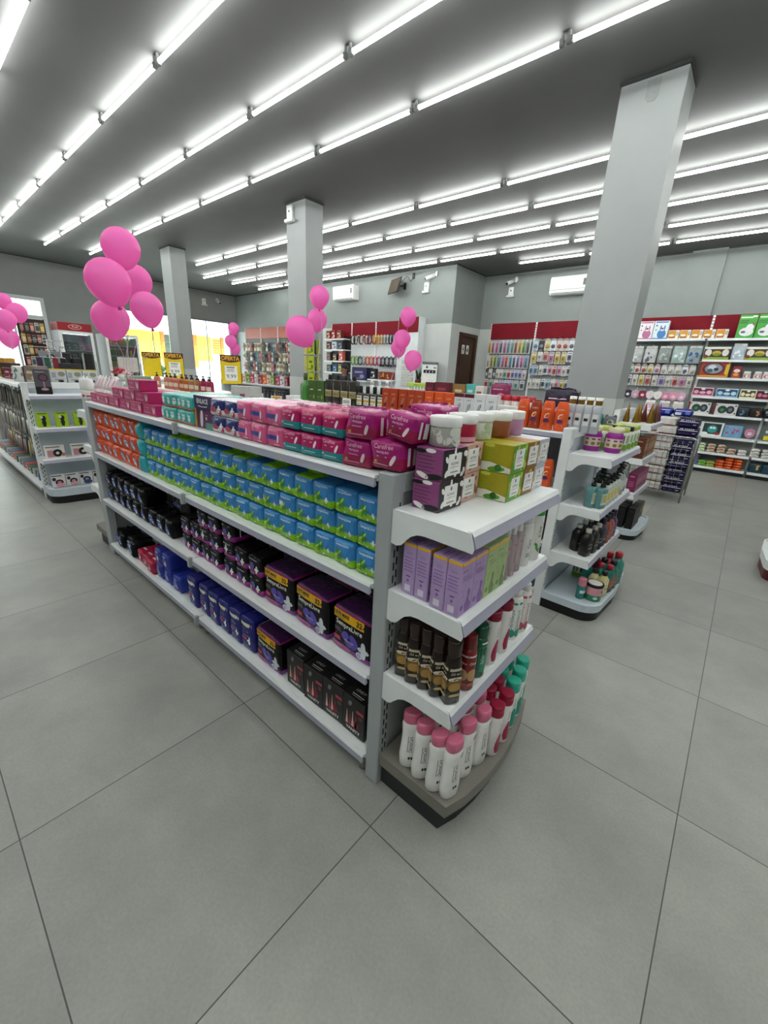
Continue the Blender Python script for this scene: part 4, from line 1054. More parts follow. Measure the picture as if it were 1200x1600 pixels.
def d_gc(b, s_, body):
    ff = on(s_, .038); b.text('aloe', 0, .13, .022, ff, ink('2E8A3A'), rot=math.pi / 2); leaf(b, .008, .07, .03, 1.1, ff, ink('6BB53A')); leaf(b, -.012, .06, .026, 2.1, ff, ink('3D9A34')); b.text('VERA', .012, .16, .008, ff, ink('2E8A3A'))
TG = [(0, .034, .034, 2), (.005, .038, .038, 2), (.19, .037, .037, 2), (.2, .034, .034, 2)]
put('gc', mk_bottle(TG, WP, [(.198, .034, .034, 2), (.202, .036, .036, 2), (.222, .036, .036, 2), (.232, .024, .024, 2), (.235, .01, .01, 2)], plas('27B23C'), d_gc), (.148, .795, Z2), R(80), 'tall white bottle with bright green cap on the middle end shelf', 'bottle')

# top end shelf: square cartons in pairs with jars on them
def mk_sq(h1, h2, blob, strip=None, w=.142, d=.2):
    def f():
        h = .102
        b = MB(); b.box(-w / 2, w / 2, -d / 2, d / 2, 0, h, [card(h1)] * 1 and card(h1), .002); fn, lf = F(d), Lf(w); k = ink(h2); r_ = random.Random(len(h1 + h2) + int(h1, 16) % 97)
        b.rect(-w / 2 + .001, .001, w / 2 - .001, h - .001, fn, k)
        f2, f3 = F(d, .0012), F(d, .0018)
        for q in range(11):
            a, c = r_.uniform(-w * .45, w * .45), r_.uniform(.008, h - .008); b.ell(a, c, r_.uniform(.007, .016), r_.uniform(.006, .013), f2, ink(blob), r_.uniform(0, 3), 9)
        b.rect(-.042, .016, .036, .086, f3, PAPER); f4 = F(d, .0024)
        b.ell(-.003, .073, .006, .007, f4, ink('777777')); b.text('IN.STORIES', -.003, .05, .0085, f4, BLACK, stretch=.75); b.rect(-.03, .042, .024, .0435, f4, ink('999999')); b.rect(-.026, .025, .02, .028, f4, ink('555555'))
        b.ell(-d * .32, h - .012, .024, .0065, lf, BLACK, 0, 12)
        for q in range(5): b.rect(-d * .42, .075 - .012 * q, d * .12 + d * .1 * (q % 2), .0765 - .012 * q, lf, k)
        f5 = Lf(w, .0012)
        b.ell(-d * .2, .012, .026, .009, f5, ink(blob), -.3); b.ell(d * .22, .012, .034, .01, f5, k if h2 != h1 else DARK, .1); b.ell(d * .05, h - .008, .02, .007, f5, ink(blob))
        if strip: b.poly([(-d / 2 + .002, .002), (d / 2 - .002, .002), (d / 2 - .002, .02), (d * .1, .034), (-d / 2 + .002, .03)], lf, ink(strip)); b.ell(d * .25, .016, .014, .013, f5, ink('2F6A2A'))
        return b.build('carton')
    return f
Z1 = 1.246
SQ = [('cow', mk_sq('93487F', '1A171A', 'F3F1EE', None, .142, .105), -.018, .282, 'purple and black cow-patterned carton'),
      ('rose', mk_sq('C79A8E', 'D9AFA2', '9A5A50', None, .13, .1), -.03, .425, 'rose and brown spotted carton'),
      ('lime', mk_sq('A39A12', '5FA81E', 'C7D64A', 'E9EADB', .13, .2), .03, .566, 'olive and lime green carton'),
      ('och', mk_sq('A87A1E', '8F6A22', 'D8B25A', None, .095, .2), .03, .692, 'ochre carton'),
      ('pal', mk_sq('D8D4DA', 'C4C2CC', 'F2F0F4', None, .11, .2), .025, .806, 'pale grey carton')]
for key, mk, x_, y_, nm in SQ:
    for t_ in range(2): put('sq' + key, mk, (x_ + .003 * t_, y_, Z1 + .1035 * t_), R(90 + jit(1.5)), '%s with white label on the top end shelf, %s' % (nm, ('lower', 'upper')[t_]), 'box', None)
def mk_jar(h1, fill, lid='F2F2EF'):
    def f():
        t = thing('cream_jar', '', 'jar')
        b = MB(); b.loft([(0, .045, .045, 2), (.004, .049, .049, 2), (.06, .049, .049, 2), (.065, .046, .046, 2)], [plas(h1)] * 3, 24)
        b.build('body', t)
        if fill:
            b = MB(); r_ = random.Random(5)
            for q in range(26):
                a, z = r_.uniform(0, 6.28), r_.uniform(.012, .054); b.ell(0, z, .016, .011, lambda p, c, a=a: (.0495 * math.cos(a + p / .049), .0495 * math.sin(a + p / .049), c), ink(fill), r_.uniform(0, 3), 9)
            b.build('contents', t)
        b = MB(); b.loft([(.063, .05, .05, 2), (.066, .052, .052, 2), (.092, .052, .052, 2), (.095, .05, .05, 2)], plas(lid), 28); b.loft([(.095, .042, .042, 2), (.0965, .041, .041, 2)], plas(lid), 24); b.build('lid', t)
        return t
    return f
JZ = Z1 + .2065
put('jarw', mk_jar('AEB0A6', 'D9DAD0'), (-.012, .285, JZ), 0, 'clear jar of white pieces with white lid, on the cow-patterned cartons', 'jar')
t = put('jarp', mk_jar('A81838', None), (-.035, .43, JZ), 0, 'jar of crimson cream with white lid, on the rose cartons', 'jar')
MB().loft([(.003, .0494, .0494, 2), (.02, .0496, .0496, 2)], ink('E3A8B4'), 24, caps=False).build('label', t)
put('jarg', mk_jar('DDE5D4', 'BFD0B0'), (-.035, .55, JZ), 0, 'clear jar of pale green cream with white lid, on the green cartons', 'jar')
put('jarb', mk_jar('9A5A38', None), (-.02, .675, JZ), 0, 'jar of brown cream with white lid, on the ochre cartons', 'jar')
put('jarl', mk_jar('B98AA8', None), (-.02, .797, JZ), 0, 'jar of lilac cream with white lid, on the pale grey cartons', 'jar')
# far end of the near gondola
def mk_wb():
    t = thing('bottle', '', 'bottle'); MB().loft([(0, .033, .033, 2), (.005, .036, .036, 2), (.15, .036, .036, 2), (.17, .034, .034, 2)], plas('E7DFD8'), 14).build('body', t)
    MB().loft([(.168, .034, .034, 2), (.172, .037, .037, 2), (.245, .037, .037, 2), (.26, .03, .03, 2), (.265, .008, .008, 2), (.28, .006, .006, 2)], WHITE, 14).build('cap', t)
    b = MB(); s_ = surf_of([(0, .036, .036, 2), (.17, .036, .036, 2)]); b.rect(-.7, .03, .7, .13, s_, ink('A83A4E'), 6, 2); b.rect(-.5, .06, .5, .08, surf_of([(0, .0364, .0364, 2), (.17, .0364, .0364, 2)]), ink('EAD8D8'), 5); b.build('label', t)
    return t
put('wb', mk_wb, (-3.55, .21, Z1), R(62), 'white and red bottle on the far end shelf, left of the pair', 'bottle', None)
put('wb', mk_wb, (-3.45, .21, Z1), R(62), 'white and red bottle on the far end shelf, right of the pair', 'bottle', None)
put('liltub', mk_bottle([(0, .06, .05, 3.5), (.005, .068, .056, 3.5), (.17, .068, .056, 3.5), (.185, .05, .04, 3)], plas('8F78C0'), [(.184, .04, .035, 3), (.2, .04, .035, 3)], plas('8F78C0'), name='tub'), (-3.53, .225, Z2), 0, 'lilac plastic tub on the middle shelf at the far gondola end', 'tub')
for i in range(3): put('dpink', mk_pink, (-3.5 + .06 * i - .07, .24, BZ), R(30 * i), 'white lotion bottle at the far end base, %s from the left' % ORD[i], 'bottle', 'lotion bottles on the far base')

# ---------------------------------------------------------------- shampoo on the second gondola
GZ, GY = 1.341, 2.19
def mk_els(h1, h2, top=None, h=.2, w=.092):
    def f():
        d = .055
        b = MB(); b.box(-w / 2, w / 2, -d / 2, d / 2, 0, h, card(h1), .003); fn = F(d); k = ink(h2)
        f2 = F(d, .0012)
        if top: b.rect(-w / 2 + .001, h - .03, w / 2 - .001, h - .001, fn, ink(top)); b.rect(-w / 2 + .002, -d / 2 + .002, w / 2 - .002, d / 2 - .002, Tp(h), ink(top))
        b.text('ELSEVE', 0, h * .72, .012, f2, k, stretch=.85); b.tube([(-.012, -d / 2 - .001, h * .4), (.0, -d / 2 - .001, h * .56), (.012, -d / 2 - .001, h * .62), (.016, -d / 2 - .001, h * .55), (.004, -d / 2 - .001, h * .42), (-.014, -d / 2 - .001, h * .32)], .0024, k, 4)
        b.ell(-.004, h * .27, .016, .014, f2, ink('6A1420' if top or h1 > 'D' else '4A1A1A')); b.poly([(-.018, h * .28), (.01, h * .28), (-.004, h * .16)], f2, ink('8A1A28' if top else '5A2A5A')); b.rect(-.03, .012, .02, .016, f2, k); b.rect(-.03, .022, .012, .025, f2, k)
        return b.build('carton')
    return f
FL = 'from the left'
for i in range(8):
    hh = 'B23C12' if i < 5 else 'E2571A'
    put(('els', hh), mk_els(hh, 'F0C9A8'), (-1.885 + .099 * i, GY + jit(.006), GZ), jit(.06), '%s orange shampoo carton on the second gondola, %s of its row %s' % ('dark' if i < 5 else 'bright', ORD[i], FL), 'box', 'orange cartons on the second gondola')
for i in range(2): put('elw1', mk_els('D9DADC', '33363C', '5C0F1E', .205, .09), (-1.093 + .092 * i, GY, GZ), jit(.03), 'white shampoo carton with dark red top, %s of two' % ('left' if i == 0 else 'right'), 'box', 'white cartons with red tops')
for i in range(2): put('elw2', mk_els('E2E3E4', '33363C', None, .21, .1), (-.905 + .102 * i, GY, GZ), jit(.03), 'all-white shampoo carton right of the red-topped ones, %s of two' % ('left' if i == 0 else 'right'), 'box', 'all-white shampoo cartons')
for i in range(2): put('elw3', mk_els('E6E2DC', '4A2A30', None, .14, .085), (-.7 + .088 * i - .01, GY + .005, GZ), .05, 'short cream shampoo carton behind the jars, %s of two' % ('left' if i == 0 else 'right'), 'box', 'short cream cartons')
SH = [(0, .04, .024, 3), (.004, .044, .027, 3), (.12, .044, .027, 3), (.185, .036, .024, 2.6), (.192, .032, .022, 2.4)]
def d_sh(b, s_, body):
    ff = on(s_, .05); b.text('ELSEVE', 0, .14, .011, ff, ink('F2CDB0'), stretch=.9); b.ell(0, .1, .01, .02, ff, ink('F2CDB0'), -.4); b.ell(.003, .1, .006, .014, lambda a, c: tuple(q * 1.01 if i < 2 else q for i, q in enumerate(s_(a / .05, c))), ink('DD5A20'), -.4); b.ell(0, .065, .016, .014, ff, ink('4A2A6A')); b.rect(-.02, .03, .02, .034, ff, ink('F2CDB0')); b.rect(-.016, .04, .016, .043, ff, ink('F2CDB0'))
def mk_sh(h1, h2): return mk_bottle(SH, plas(h1), [(-.0, .04, .024, 3), (.0, .04, .024, 3)][:0] or [(.19, .03, .021, 2.4), (.194, .031, .022, 2.4), (.2, .03, .021, 2.4)], plas(h2), d_sh)
for i, (x_, y_, k) in enumerate(((-.545, GY - .01, 0), (-.455, GY, 1), (-.362, GY - .01, 0), (-.268, GY, 0))):
    put(('sh', k), mk_sh(('E4581C', 'A83A14')[k], ('E4581C', '6A2010')[k]), (x_, y_, GZ), jit(.1), '%s orange shampoo bottle near the gondola end, %s of four %s' % (('bright', 'dark')[k], ORD[i], FL), 'bottle', 'orange shampoo bottles at the gondola end')
for i in range(4): put('sil', mk_bottle([(0, .026, .022, 3), (.004, .029, .025, 3), (.18, .029, .025, 3), (.19, .024, .022, 2.4)], M('C4C8CC', .25, .3), [(.188, .02, .02, 2), (.192, .022, .022, 2), (.215, .022, .022, 2), (.22, .024, .024, 2), (.24, .023, .023, 2)], [M('9A7A32', .3, .6)] * 3 + [WHITE], lambda b, s_, body: (b.rect(-.02 / .029, .05, .02 / .029, .13, lambda a, c: s_(a, c), ink('D4D6D8'), 3), b.rect(-.3, .08, .3, .1, surf_of(body, 1.02), DARK, 3))), (-.232 + .057 * i, GY + .07, GZ + .001), jit(.1), 'silver bottle with gold neck at the gondola end, %s of four %s' % (ORD[i], FL), 'bottle', 'silver bottles with gold necks')
# left part of the row
put('gthin', mk_bottle([(0, .024, .024, 2), (.004, .028, .028, 2), (.16, .028, .028, 2), (.17, .02, .02, 2)], M('24562A', .15, 0, .05, 10), [(.168, .014, .014, 2), (.2, .013, .013, 2), (.21, .005, .005, 2)], plas('B9C2A8')), (-3.2, GY + .04, GZ), 0, 'slim green bottle with pale cap at the left end of the second gondola', 'bottle')
put('gneck', mk_bottle([(0, .042, .042, 2), (.005, .046, .046, 2), (.14, .046, .046, 2), (.17, .034, .034, 2), (.19, .021, .021, 2), (.22, .02, .02, 2)], M('4B8E3E', .18, 0, .05, 10), [(.218, .022, .022, 2), (.222, .023, .023, 2), (.285, .022, .022, 2), (.288, .018, .018, 2)], plas('2C4A1E')), (-3.1, GY, GZ), 0, 'wide green bottle with long dark neck between slim bottle and green cartons', 'bottle')
def mk_gc():
    b = MB(); w, d, h = .13, .06, .22; b.box(-w / 2, w / 2, -d / 2, d / 2, 0, h, card('3A5A16'), .003); fn = F(d); b.rect(-.03, .12, .02, .13, fn, ink('D8E0C0')); b.rect(-.04, .05, -.01, .055, fn, ink('A8C070')); b.ell(.03, .05, .012, .02, fn, ink('8AA84A')); b.rect(w / 2 - .004, 0, w / 2 - .001, h, fn, ink('7A9A3A'))
    return b.build('carton')
for i in range(2): put('gcar', mk_gc, (-2.955 + .135 * i, GY, GZ), jit(.04), 'dark green carton on the second gondola, %s of two' % ('left' if i == 0 else 'right'), 'box', 'dark green cartons')
MICB = [(0, .052, .028, 5), (.004, .056, .031, 5), (.23, .056, .031, 5), (.24, .05, .028, 4), (.243, .02, .02, 2)]
AMB = M('3A372F', .12, 0, .1, 6, trans=.2)
for i in range(4): put('mic', mk_bottle(MICB, AMB, [(.242, .018, .018, 2), (.246, .021, .021, 2), (.285, .021, .021, 2), (.289, .018, .018, 2)], BLACK, lambda b, s_, body: (b.rect(-.9, .07, .9, .13, s_, ink('9A8A5A'), 8, 1), b.rect(-.9, .13, .9, .135, s_, ink('D8D2B8'), 8, 1), b.text('Siàge', 0, .095, .013, lambda a, c: surf_of(body, 1.03)(a / .05, c), ink('2A261C')))), (-2.69 + .12 * i, GY, GZ), jit(.04), 'wide smoke-clear bottle with black cap, %s of four %s' % (ORD[i], FL), 'bottle', 'smoke-clear bottles on the second gondola')
b = MB(); b.box(-.06, .06, -.002, .002, 0, .07, PAPER); [b.rect(-.045 + .007 * q, .02, -.042 + .007 * q, .05, F(.004), BLACK) for q in range(13)]
o = b.build('price_card', None, (-2.39, GY - .045, GZ)); tag(o, 'white barcode card before the smoke-clear bottles', 'price tag')
def d_ser(b, s_, body):
    b.rect(-.9, .02, .9, .11, s_, ink('DEDCD2'), 8, 1); g = surf_of(body, 1.03); b.rect(-.7, .05, .7, .07, g, ink('C9A21E'), 6, 1); b.rect(-.6, .09, .5, .097, g, DARK, 5); b.rect(-.5, .03, .3, .034, g, DARK, 4)
for i in range(4): put('ser', mk_bottle([(0, .036, .026, 4), (.003, .04, .029, 4), (.125, .04, .029, 4), (.135, .03, .025, 3), (.138, .018, .018, 2)], M('4A463C', .12, 0, .1, 6, trans=.2), [(.137, .016, .016, 2), (.14, .02, .02, 2), (.195, .02, .02, 2), (.2, .017, .017, 2)], BLACK, d_ser), (-2.235 + .0935 * i, GY, GZ), jit(.06), 'small labelled bottle with tall black cap, %s of four %s' % (ORD[i], FL), 'bottle', 'small black-capped bottles')
for i in range(3): put('clr', mk_bottle([(0, .03, .02, 3), (.004, .032, .022, 3), (.2, .026, .02, 2.5), (.215, .012, .012, 2)], M('DADDDC', .2, 0, .04, 10), [(.214, .014, .014, 2), (.25, .016, .012, 2), (.262, .008, .008, 2)], WHITE), (-2.2 + .1 * i, GY + .12, GZ), R(20), 'white pointed bottle behind the small black-capped bottles, %s %s' % (ORD[i], FL), 'bottle', 'white pointed bottles')
# lower shelves, in the gap beside the end of the near gondola
for i in range(5): put(('sh', 0), None, (-.3 - .1 * i, 2.19, .931), jit(.1), 'orange shampoo bottle on the second gondola, shelf under the top, %s %s' % (ORD[i], NE), 'bottle', 'orange bottles below the top shelf')
def mk_dk():
    b = MB(); b.box(-.05, .05, -.03, .03, 0, .17, card('4A1A22'), .003); fn = F(.06); b.rect(-.04, .1, .04, .15, fn, ink('CFC8C8')); b.ell(0, .06, .02, .025, fn, ink('A87A6A')); b.rect(-.04, .01, .03, .02, fn, ink('B8A8A8'))
    return b.build('carton')
for i in range(5): put('dk', mk_dk, (-.285 - .11 * i, 2.18, .521), jit(.1), 'dark red carton on a lower shelf of the second gondola, %s %s' % (ORD[i], NE), 'box', 'dark red cartons on a lower shelf')
def mk_tp():
    b, fn = pillow(.12, .06, .15, [film('3A6A72')], (), seed=130); b.rect(-.04, .08, .03, .11, fn, ink('C9D4D6')); b.ell(.0, .04, .03, .02, fn, ink('1A3A46'))
    return b.build('refill_pouch')
for i in range(4): put('tp', mk_tp, (-.29 - .13 * i, 2.18, .116), jit(.1), 'teal refill pouch on the lowest deck of the second gondola, %s %s' % (ORD[i], NE), 'pouch', 'teal pouches on the lowest deck')

# second gondola, end shelves
def mk_mj():
    t = thing('mask_jar', '', 'jar')
    MB().loft([(0, .046, .046, 2), (.005, .054, .054, 2), (.035, .056, .056, 2), (.1, .056, .056, 2), (.12, .056, .056, 2), (.14, .047, .047, 2), (.143, .044, .044, 2)], plas('9C2296'), 20).build('body', t)
    b = MB(); s_ = surf_of([(0, .056, .056, 2), (.15, .056, .056, 2)]); b.rect(-2.4, .035, 2.4, .1, s_, ink('D8C8B0'), 16, 1); g = surf_of([(0, .057, .057, 2), (.15, .057, .057, 2)])
    for a in (-1.5, -.7, 0, .7, 1.5): b.rect(a - .2, .08, a + .2, .09, g, ink('5A2A6A'), 2); b.ell(a, .055, .25, .012, g, ink('8A6A3A'))
    b.build('label', t)
    b = MB(); b.loft([(.14, .048, .048, 2), (.143, .051, .051, 2), (.168, .051, .051, 2), (.172, .048, .048, 2)], plas('E6DFB8'), 24); b.build('lid', t)
    return t
put('mj', mk_mj, (-.09, 2.41, 1.211), R(60), 'magenta hair mask jar with cream lid, nearer the slotted upright', 'jar')
put('mj', mk_mj, (.045, 2.44, 1.211), R(60), 'magenta hair mask jar with cream lid, at the front corner', 'jar')
def mk_gj(h1):
    def f():
        t = thing('mask_jar', '', 'jar'); MB().loft([(0, .046, .046, 2), (.005, .053, .053, 2), (.125, .053, .053, 2), (.14, .045, .045, 2)], plas('E9EAE0'), 18).build('body', t)
        b = MB(); s_ = surf_of([(0, .053, .053, 2), (.15, .053, .053, 2)]); b.rect(-2.4, .01, 2.4, .05, s_, ink('78A83A'), 14); [b.rect(a - .12, .06, a + .12, .115, s_, (DARK, ink('78A83A'))[q % 2]) for q, a in enumerate((-1.8, -1.2, -.6, 0, .6, 1.2, 1.8))]; b.build('label', t)
        MB().loft([(.138, .046, .046, 2), (.141, .05, .05, 2), (.168, .05, .05, 2), (.172, .047, .047, 2)], plas(h1), 20).build('lid', t)
        return t
    return f
for i, (x_, y_, k) in enumerate(((.055, 2.57, 0), (-.06, 2.56, 0), (.06, 2.69, 1), (-.055, 2.68, 1), (.06, 2.81, 0), (-.05, 2.81, 0), (.06, 2.93, 0), (-.05, 2.93, 0))):
    put(('gj', k), mk_gj(('C6D66A', '1C1C1A')[k]), (x_, y_, 1.211), R(70), 'white and green mask jar with %s lid, %s, %s row behind the magenta jars' % (('lime', 'black')[k], ('shelf edge', 'panel side')[i % 2], ORD[i // 2]), 'jar', 'green mask jars on the end shelf')
PB = [(0, .034, .026, 5), (.004, .038, .03, 5), (.13, .038, .03, 5), (.145, .032, .026, 4), (.15, .014, .014, 2)]
def d_pb(b, s_, body):
    g = surf_of(body, 1.02); b.rect(-.9, .03, .9, .11, g, ink('D6DAC8'), 8, 1); g2 = surf_of(body, 1.04)
    for a in (-.55, 0, .55): b.rect(a - .1, .045, a + .1, .1, g2, (ink('D8C23A'), ink('3A5A9A'), ink('2F7A8A'))[int(a * 2) % 3])
def mk_pb(h1): return mk_bottle(PB, plas(h1), [(.149, .015, .015, 2), (.152, .018, .018, 2), (.172, .017, .017, 2), (.175, .008, .008, 2)], BLACK, d_pb, pump=(.17, BLACK))
for i, (x_, y_) in enumerate(((.03, 2.205), (.085, 2.225))): put('pbt', mk_pb('5F8F8E'), (x_, y_, .846), R(75), 'teal pump bottle on the second gondola end, %s' % ('nearer the upright' if i == 0 else 'at the front corner'), 'bottle', 'teal pump bottles')
for i, (x_, y_) in enumerate(((.085, 2.33), (.03, 2.35), (.085, 2.42), (.085, 2.51), (.03, 2.47), (.085, 2.61))): put('pbw', mk_pb('C9CFC4'), (x_, y_, .846), R(80), 'pale pump bottle with coloured label, %s %s' % (ORD[i // 2], ('at the shelf edge', 'one row in', 'at the shelf edge', 'of the edge row', 'behind, one row in', 'farthest at the edge')[i]), 'bottle', 'pale pump bottles')
GP = [(0, .05, .034, 3), (.005, .056, .04, 3), (.15, .056, .04, 3), (.18, .036, .028, 2.5), (.185, .018, .018, 2)]
for i, (x_, y_, h1, nm) in enumerate(((.0, 2.56, '5E6E66', 'dark green'), (.07, 2.75, 'A9AFAC', 'grey'), (.06, 2.88, '6E7A74', 'dull green'), (-.03, 2.7, '8A90A0', 'blue grey'))): put(('gp', h1), mk_bottle(GP, plas(h1), [(.184, .019, .019, 2), (.19, .022, .022, 2), (.21, .02, .02, 2), (.213, .009, .009, 2)], BLACK, lambda b, s_, body: b.rect(-.7, .05, .7, .12, s_, ink('D0D4D0'), 6), pump=(.208, BLACK)), (x_, y_, .846), R(70), 'large %s pump bottle on the middle shelf of the second gondola end' % nm, 'bottle')
KB = [(0, .036, .03, 4), (.004, .04, .034, 4), (.14, .04, .034, 4), (.17, .024, .022, 2.5), (.178, .017, .017, 2)]
def d_kb(h):
    return lambda b, s_, body: (b.rect(-.7, .03, .7, .12, s_, ink(h), 6), b.rect(-.4, .06, .4, .07, surf_of(body, 1.03), ink('8A8A88'), 4), b.rect(-.3, .09, .3, .095, surf_of(body, 1.03), ink('8A8A88'), 3))
for i, (x_, y_) in enumerate(((-.02, 2.28), (.06, 2.22), (.075, 2.32), (-.015, 2.4), (.0, 2.5), (.08, 2.41))): put('kb', mk_bottle(KB, plas('141210'), [(.177, .018, .018, 2), (.18, .02, .02, 2), (.203, .02, .02, 2), (.207, .015, .015, 2)], (WHITE if 0 else plas('C9C6BE')), d_kb('1E1C1A')), (x_, y_, .476), R(70 + jit(10)), 'black bottle with pale cap, %s of the low end shelf' % ('back by the upright', 'front corner', 'edge row, second', 'inner row, second', 'inner row, third', 'edge row, third')[i], 'bottle', 'black pale-capped bottles')
for i, (x_, y_, h1) in enumerate(((.085, 2.51, '2A2A48'), (.09, 2.61, '9A4434'), (.09, 2.71, 'A8463A'), (.09, 2.81, '4A2A5A'), (.0, 2.62, '22201E'), (.0, 2.75, '22201E'))): put(('kc', h1), mk_bottle(KB, plas(h1), [(.177, .018, .018, 2), (.18, .022, .022, 2), (.225, .022, .022, 2), (.23, .018, .018, 2)], plas('1A1830'), d_kb(h1)), (x_, y_, .476), R(80), '%s bottle with dark cap, %s on the low end shelf' % (('navy', 'rust red', 'brick red', 'plum', 'black', 'black')[i], ('edge row behind the black ones', 'edge row, middle', 'edge row beside plum one', 'edge row, farthest', 'inner row, nearer', 'inner row, farther')[i]), 'bottle', None)
TZB = .1225
put('spray', mk_bottle([(0, .026, .026, 2), (.004, .03, .03, 2), (.1, .03, .03, 2), (.11, .026, .026, 2)], M('2E7F78', .2), [(.108, .027, .027, 2), (.112, .029, .029, 2), (.16, .029, .029, 2), (.168, .022, .022, 2)], plas('E0899A'), lambda b, s_, body: b.rect(-1, .05, 1, .075, s_, ink('CFE0DA'), 8)), (.09, 2.24, TZB), R(60), 'small green spray bottle with pink cap on the round tray', 'bottle')
def mk_pj():
    t = thing('mask_jar', '', 'jar'); MB().loft([(0, .048, .048, 2), (.005, .058, .058, 2), (.05, .058, .058, 2), (.11, .058, .058, 2), (.115, .05, .05, 2)], [plas('2F8A62')] * 2 + [plas('D99AA4')] * 2, 22).build('body', t)
    b = MB(); b.loft([(.113, .06, .06, 2), (.116, .063, .063, 2), (.13, .063, .063, 2), (.134, .06, .06, 2)], BLACK, 24); b.loft([(.134, .05, .05, 2), (.1355, .049, .049, 2)], plas('E4E0DC'), 20); b.build('lid', t)
    b = MB(); s_ = surf_of([(0, .0585, .0585, 2), (.2, .0585, .0585, 2)]); b.ell(.35, .08, .2, .012, s_, DARK, n=8); b.ell(-.5, .03, .3, .012, s_, ink('CFE0DA'), n=8); b.build('label', t)
    return t
put('pj', mk_pj, (.165, 2.3, TZB), R(60), 'pink and green jar with black-rimmed lid on the round tray', 'jar')
def mk_tray_b(h1, h2, hl, s_=1.): return mk_bottle([(z * s_, rx * s_, ry * s_, p) for z, rx, ry, p in KB], plas(h1), [(z * s_, rx * s_, ry * s_, p) for z, rx, ry, p in [(.177, .018, .018, 2), (.18, .022, .022, 2), (.21, .022, .022, 2), (.215, .016, .016, 2)]], plas(h2), d_kb(hl))
for i, (x_, y_, a, nm) in enumerate(((.13, 2.4, ('D9CE96', '1A1A1A', 'E6DEB0', .95), 'cream bottle with black cap, nearer the end panel, on the round tray'), (.195, 2.41, ('D9CE96', '1A1A1A', 'E6DEB0', .95), 'cream bottle with black cap, at the tray edge'),
        (.06, 2.47, ('1F7468', 'B02238', '2F8A7A', 1.05), 'green bottle with red cap, farthest in on the round tray'), (.14, 2.5, ('1F7468', 'B02238', '2F8A7A', 1.05), 'green bottle with red cap behind the cream bottles'), (.205, 2.51, ('1F7468', 'B02238', '9A5A3A', 1.05), 'green bottle with brown label behind the cream bottles'),
        (.21, 2.6, ('1F7468', '1A1A1A', '9A5A3A', 1.1), 'green bottle with black cap at the tray edge'), (.14, 2.6, ('1F7468', '1A1A1A', '2F8A7A', 1.1), 'green bottle with black cap, inner row of the tray'), (.215, 2.7, ('2A8476', 'B02238', '2F8A7A', 1.3), 'tall green bottle with red cap at the tray edge'),
        (.15, 2.73, ('C2324A', 'B02238', 'D8C23A', 1.15), 'red bottle on the round tray behind the green ones'), (.06, 2.66, ('7A2A4A', 'E6E0D8', 'D8C23A', 1.2), 'plum and yellow bottle at the back of the round tray'))):
    put(('tb', a), mk_tray_b(*a), (x_, y_, TZB), R(75), nm, 'bottle')
put('lowjar', mk_gj('C9D2B8'), (-.03, 2.62, TZB), R(60), 'pale green jar at the back of the round tray', 'jar')

# ---------------------------------------------------------------- gondola by the near pillar, and the cage of nappies
def mk_cone(h1):
    def f():
        t = thing('gift_cone', '', 'cone'); MB().lathe([(.034, 0), (.034, .01), (.003, .2), (.001, .205)], M(h1, .25, .5, .15, 40), 14).build('wrap', t)
        return t
    return f
for i, (x_, y_, h1, nm) in enumerate(((-.28, 4.4, '8A6618', 'gold'), (-.19, 4.4, '8A6618', 'gold'), (-.18, 4.5, '8A6618', 'gold'), (-.15, 4.6, '6E2A2E', 'dark red'), (-.1, 4.66, '6E2A2E', 'dark red'), (-.07, 4.5, '8A6618', 'gold'), (-.06, 4.66, '5A4018', 'brown'), (-.06, 4.8, '7A4A20', 'bronze'), (-.06, 4.95, '6A2A86', 'purple'))):
    put(('cone', h1), mk_cone(h1), (x_, y_, 1.296), 0, '%s cone-shaped pack on the top shelf by the near pillar, %s from the upright' % (nm, ORD[i]), 'cone', 'cone-shaped packs')
def mk_bx(h1, h2, w=.07, d=.09, h=.21):
    def f():
        b = MB(); b.box(-w / 2, w / 2, -d / 2, d / 2, 0, h, card(h1), .002); fn = F(d); lf = Lf(w); k = ink(h2)
        b.ell(0, h * .55, w * .3, h * .22, fn, k); b.rect(-w * .35, h * .85, w * .3, h * .9, fn, k); b.rect(-w * .35, h * .05, w * .35, h * .12, fn, k); b.rect(-d * .3, h * .8, d * .2, h * .86, lf, k)
        for q in range(4): b.rect(-d * .3, h * (.3 + .08 * q), d * .25, h * (.32 + .08 * q), lf, k)
        return b.build('carton')
    return f
for i in range(9): put(('bxb', i // 3 % 2), mk_bx(('5A2A18', '8A5A34')[i // 3 % 2], ('B8885A', 'D2B48A')[i // 3 % 2], h=.22), ((-.07, -.165, -.26)[i % 3], 4.34 + .08 * (i // 3), .926), R(90), 'brown hair colour carton by the near pillar, column %s, %s' % (('one', 'two', 'three')[i // 3], ('shelf edge', 'one in', 'innermost')[i % 3]), 'box', 'brown hair colour cartons')
for i in range(5): put(('bxb', 1), None, (-.07, 4.6 + .09 * i, .926), R(90), 'light brown hair colour carton by the near pillar, edge row, %s beyond the columns' % ORD[i], 'box', 'brown hair colour cartons')
for i in range(8): put('bxm', mk_bx('7A2450', 'C88AA8', h=.21), (-.07, 4.38 + .085 * i, .541), R(90), 'magenta hair colour carton on the shelf by the near pillar, %s from the near side' % ORD[i], 'box', 'magenta hair colour cartons')
for i in range(8): put('bxk', mk_bx('121110', '2E2C2A', .075, .075, .25), ((.0, -.1)[i % 2], 4.39 + .1 * (i // 2), .112), R(90), 'black carton on the white tray by the near pillar, %s row, %s' % (ORD[i // 2], ('outer', 'inner')[i % 2]), 'box', 'black cartons on the tray')
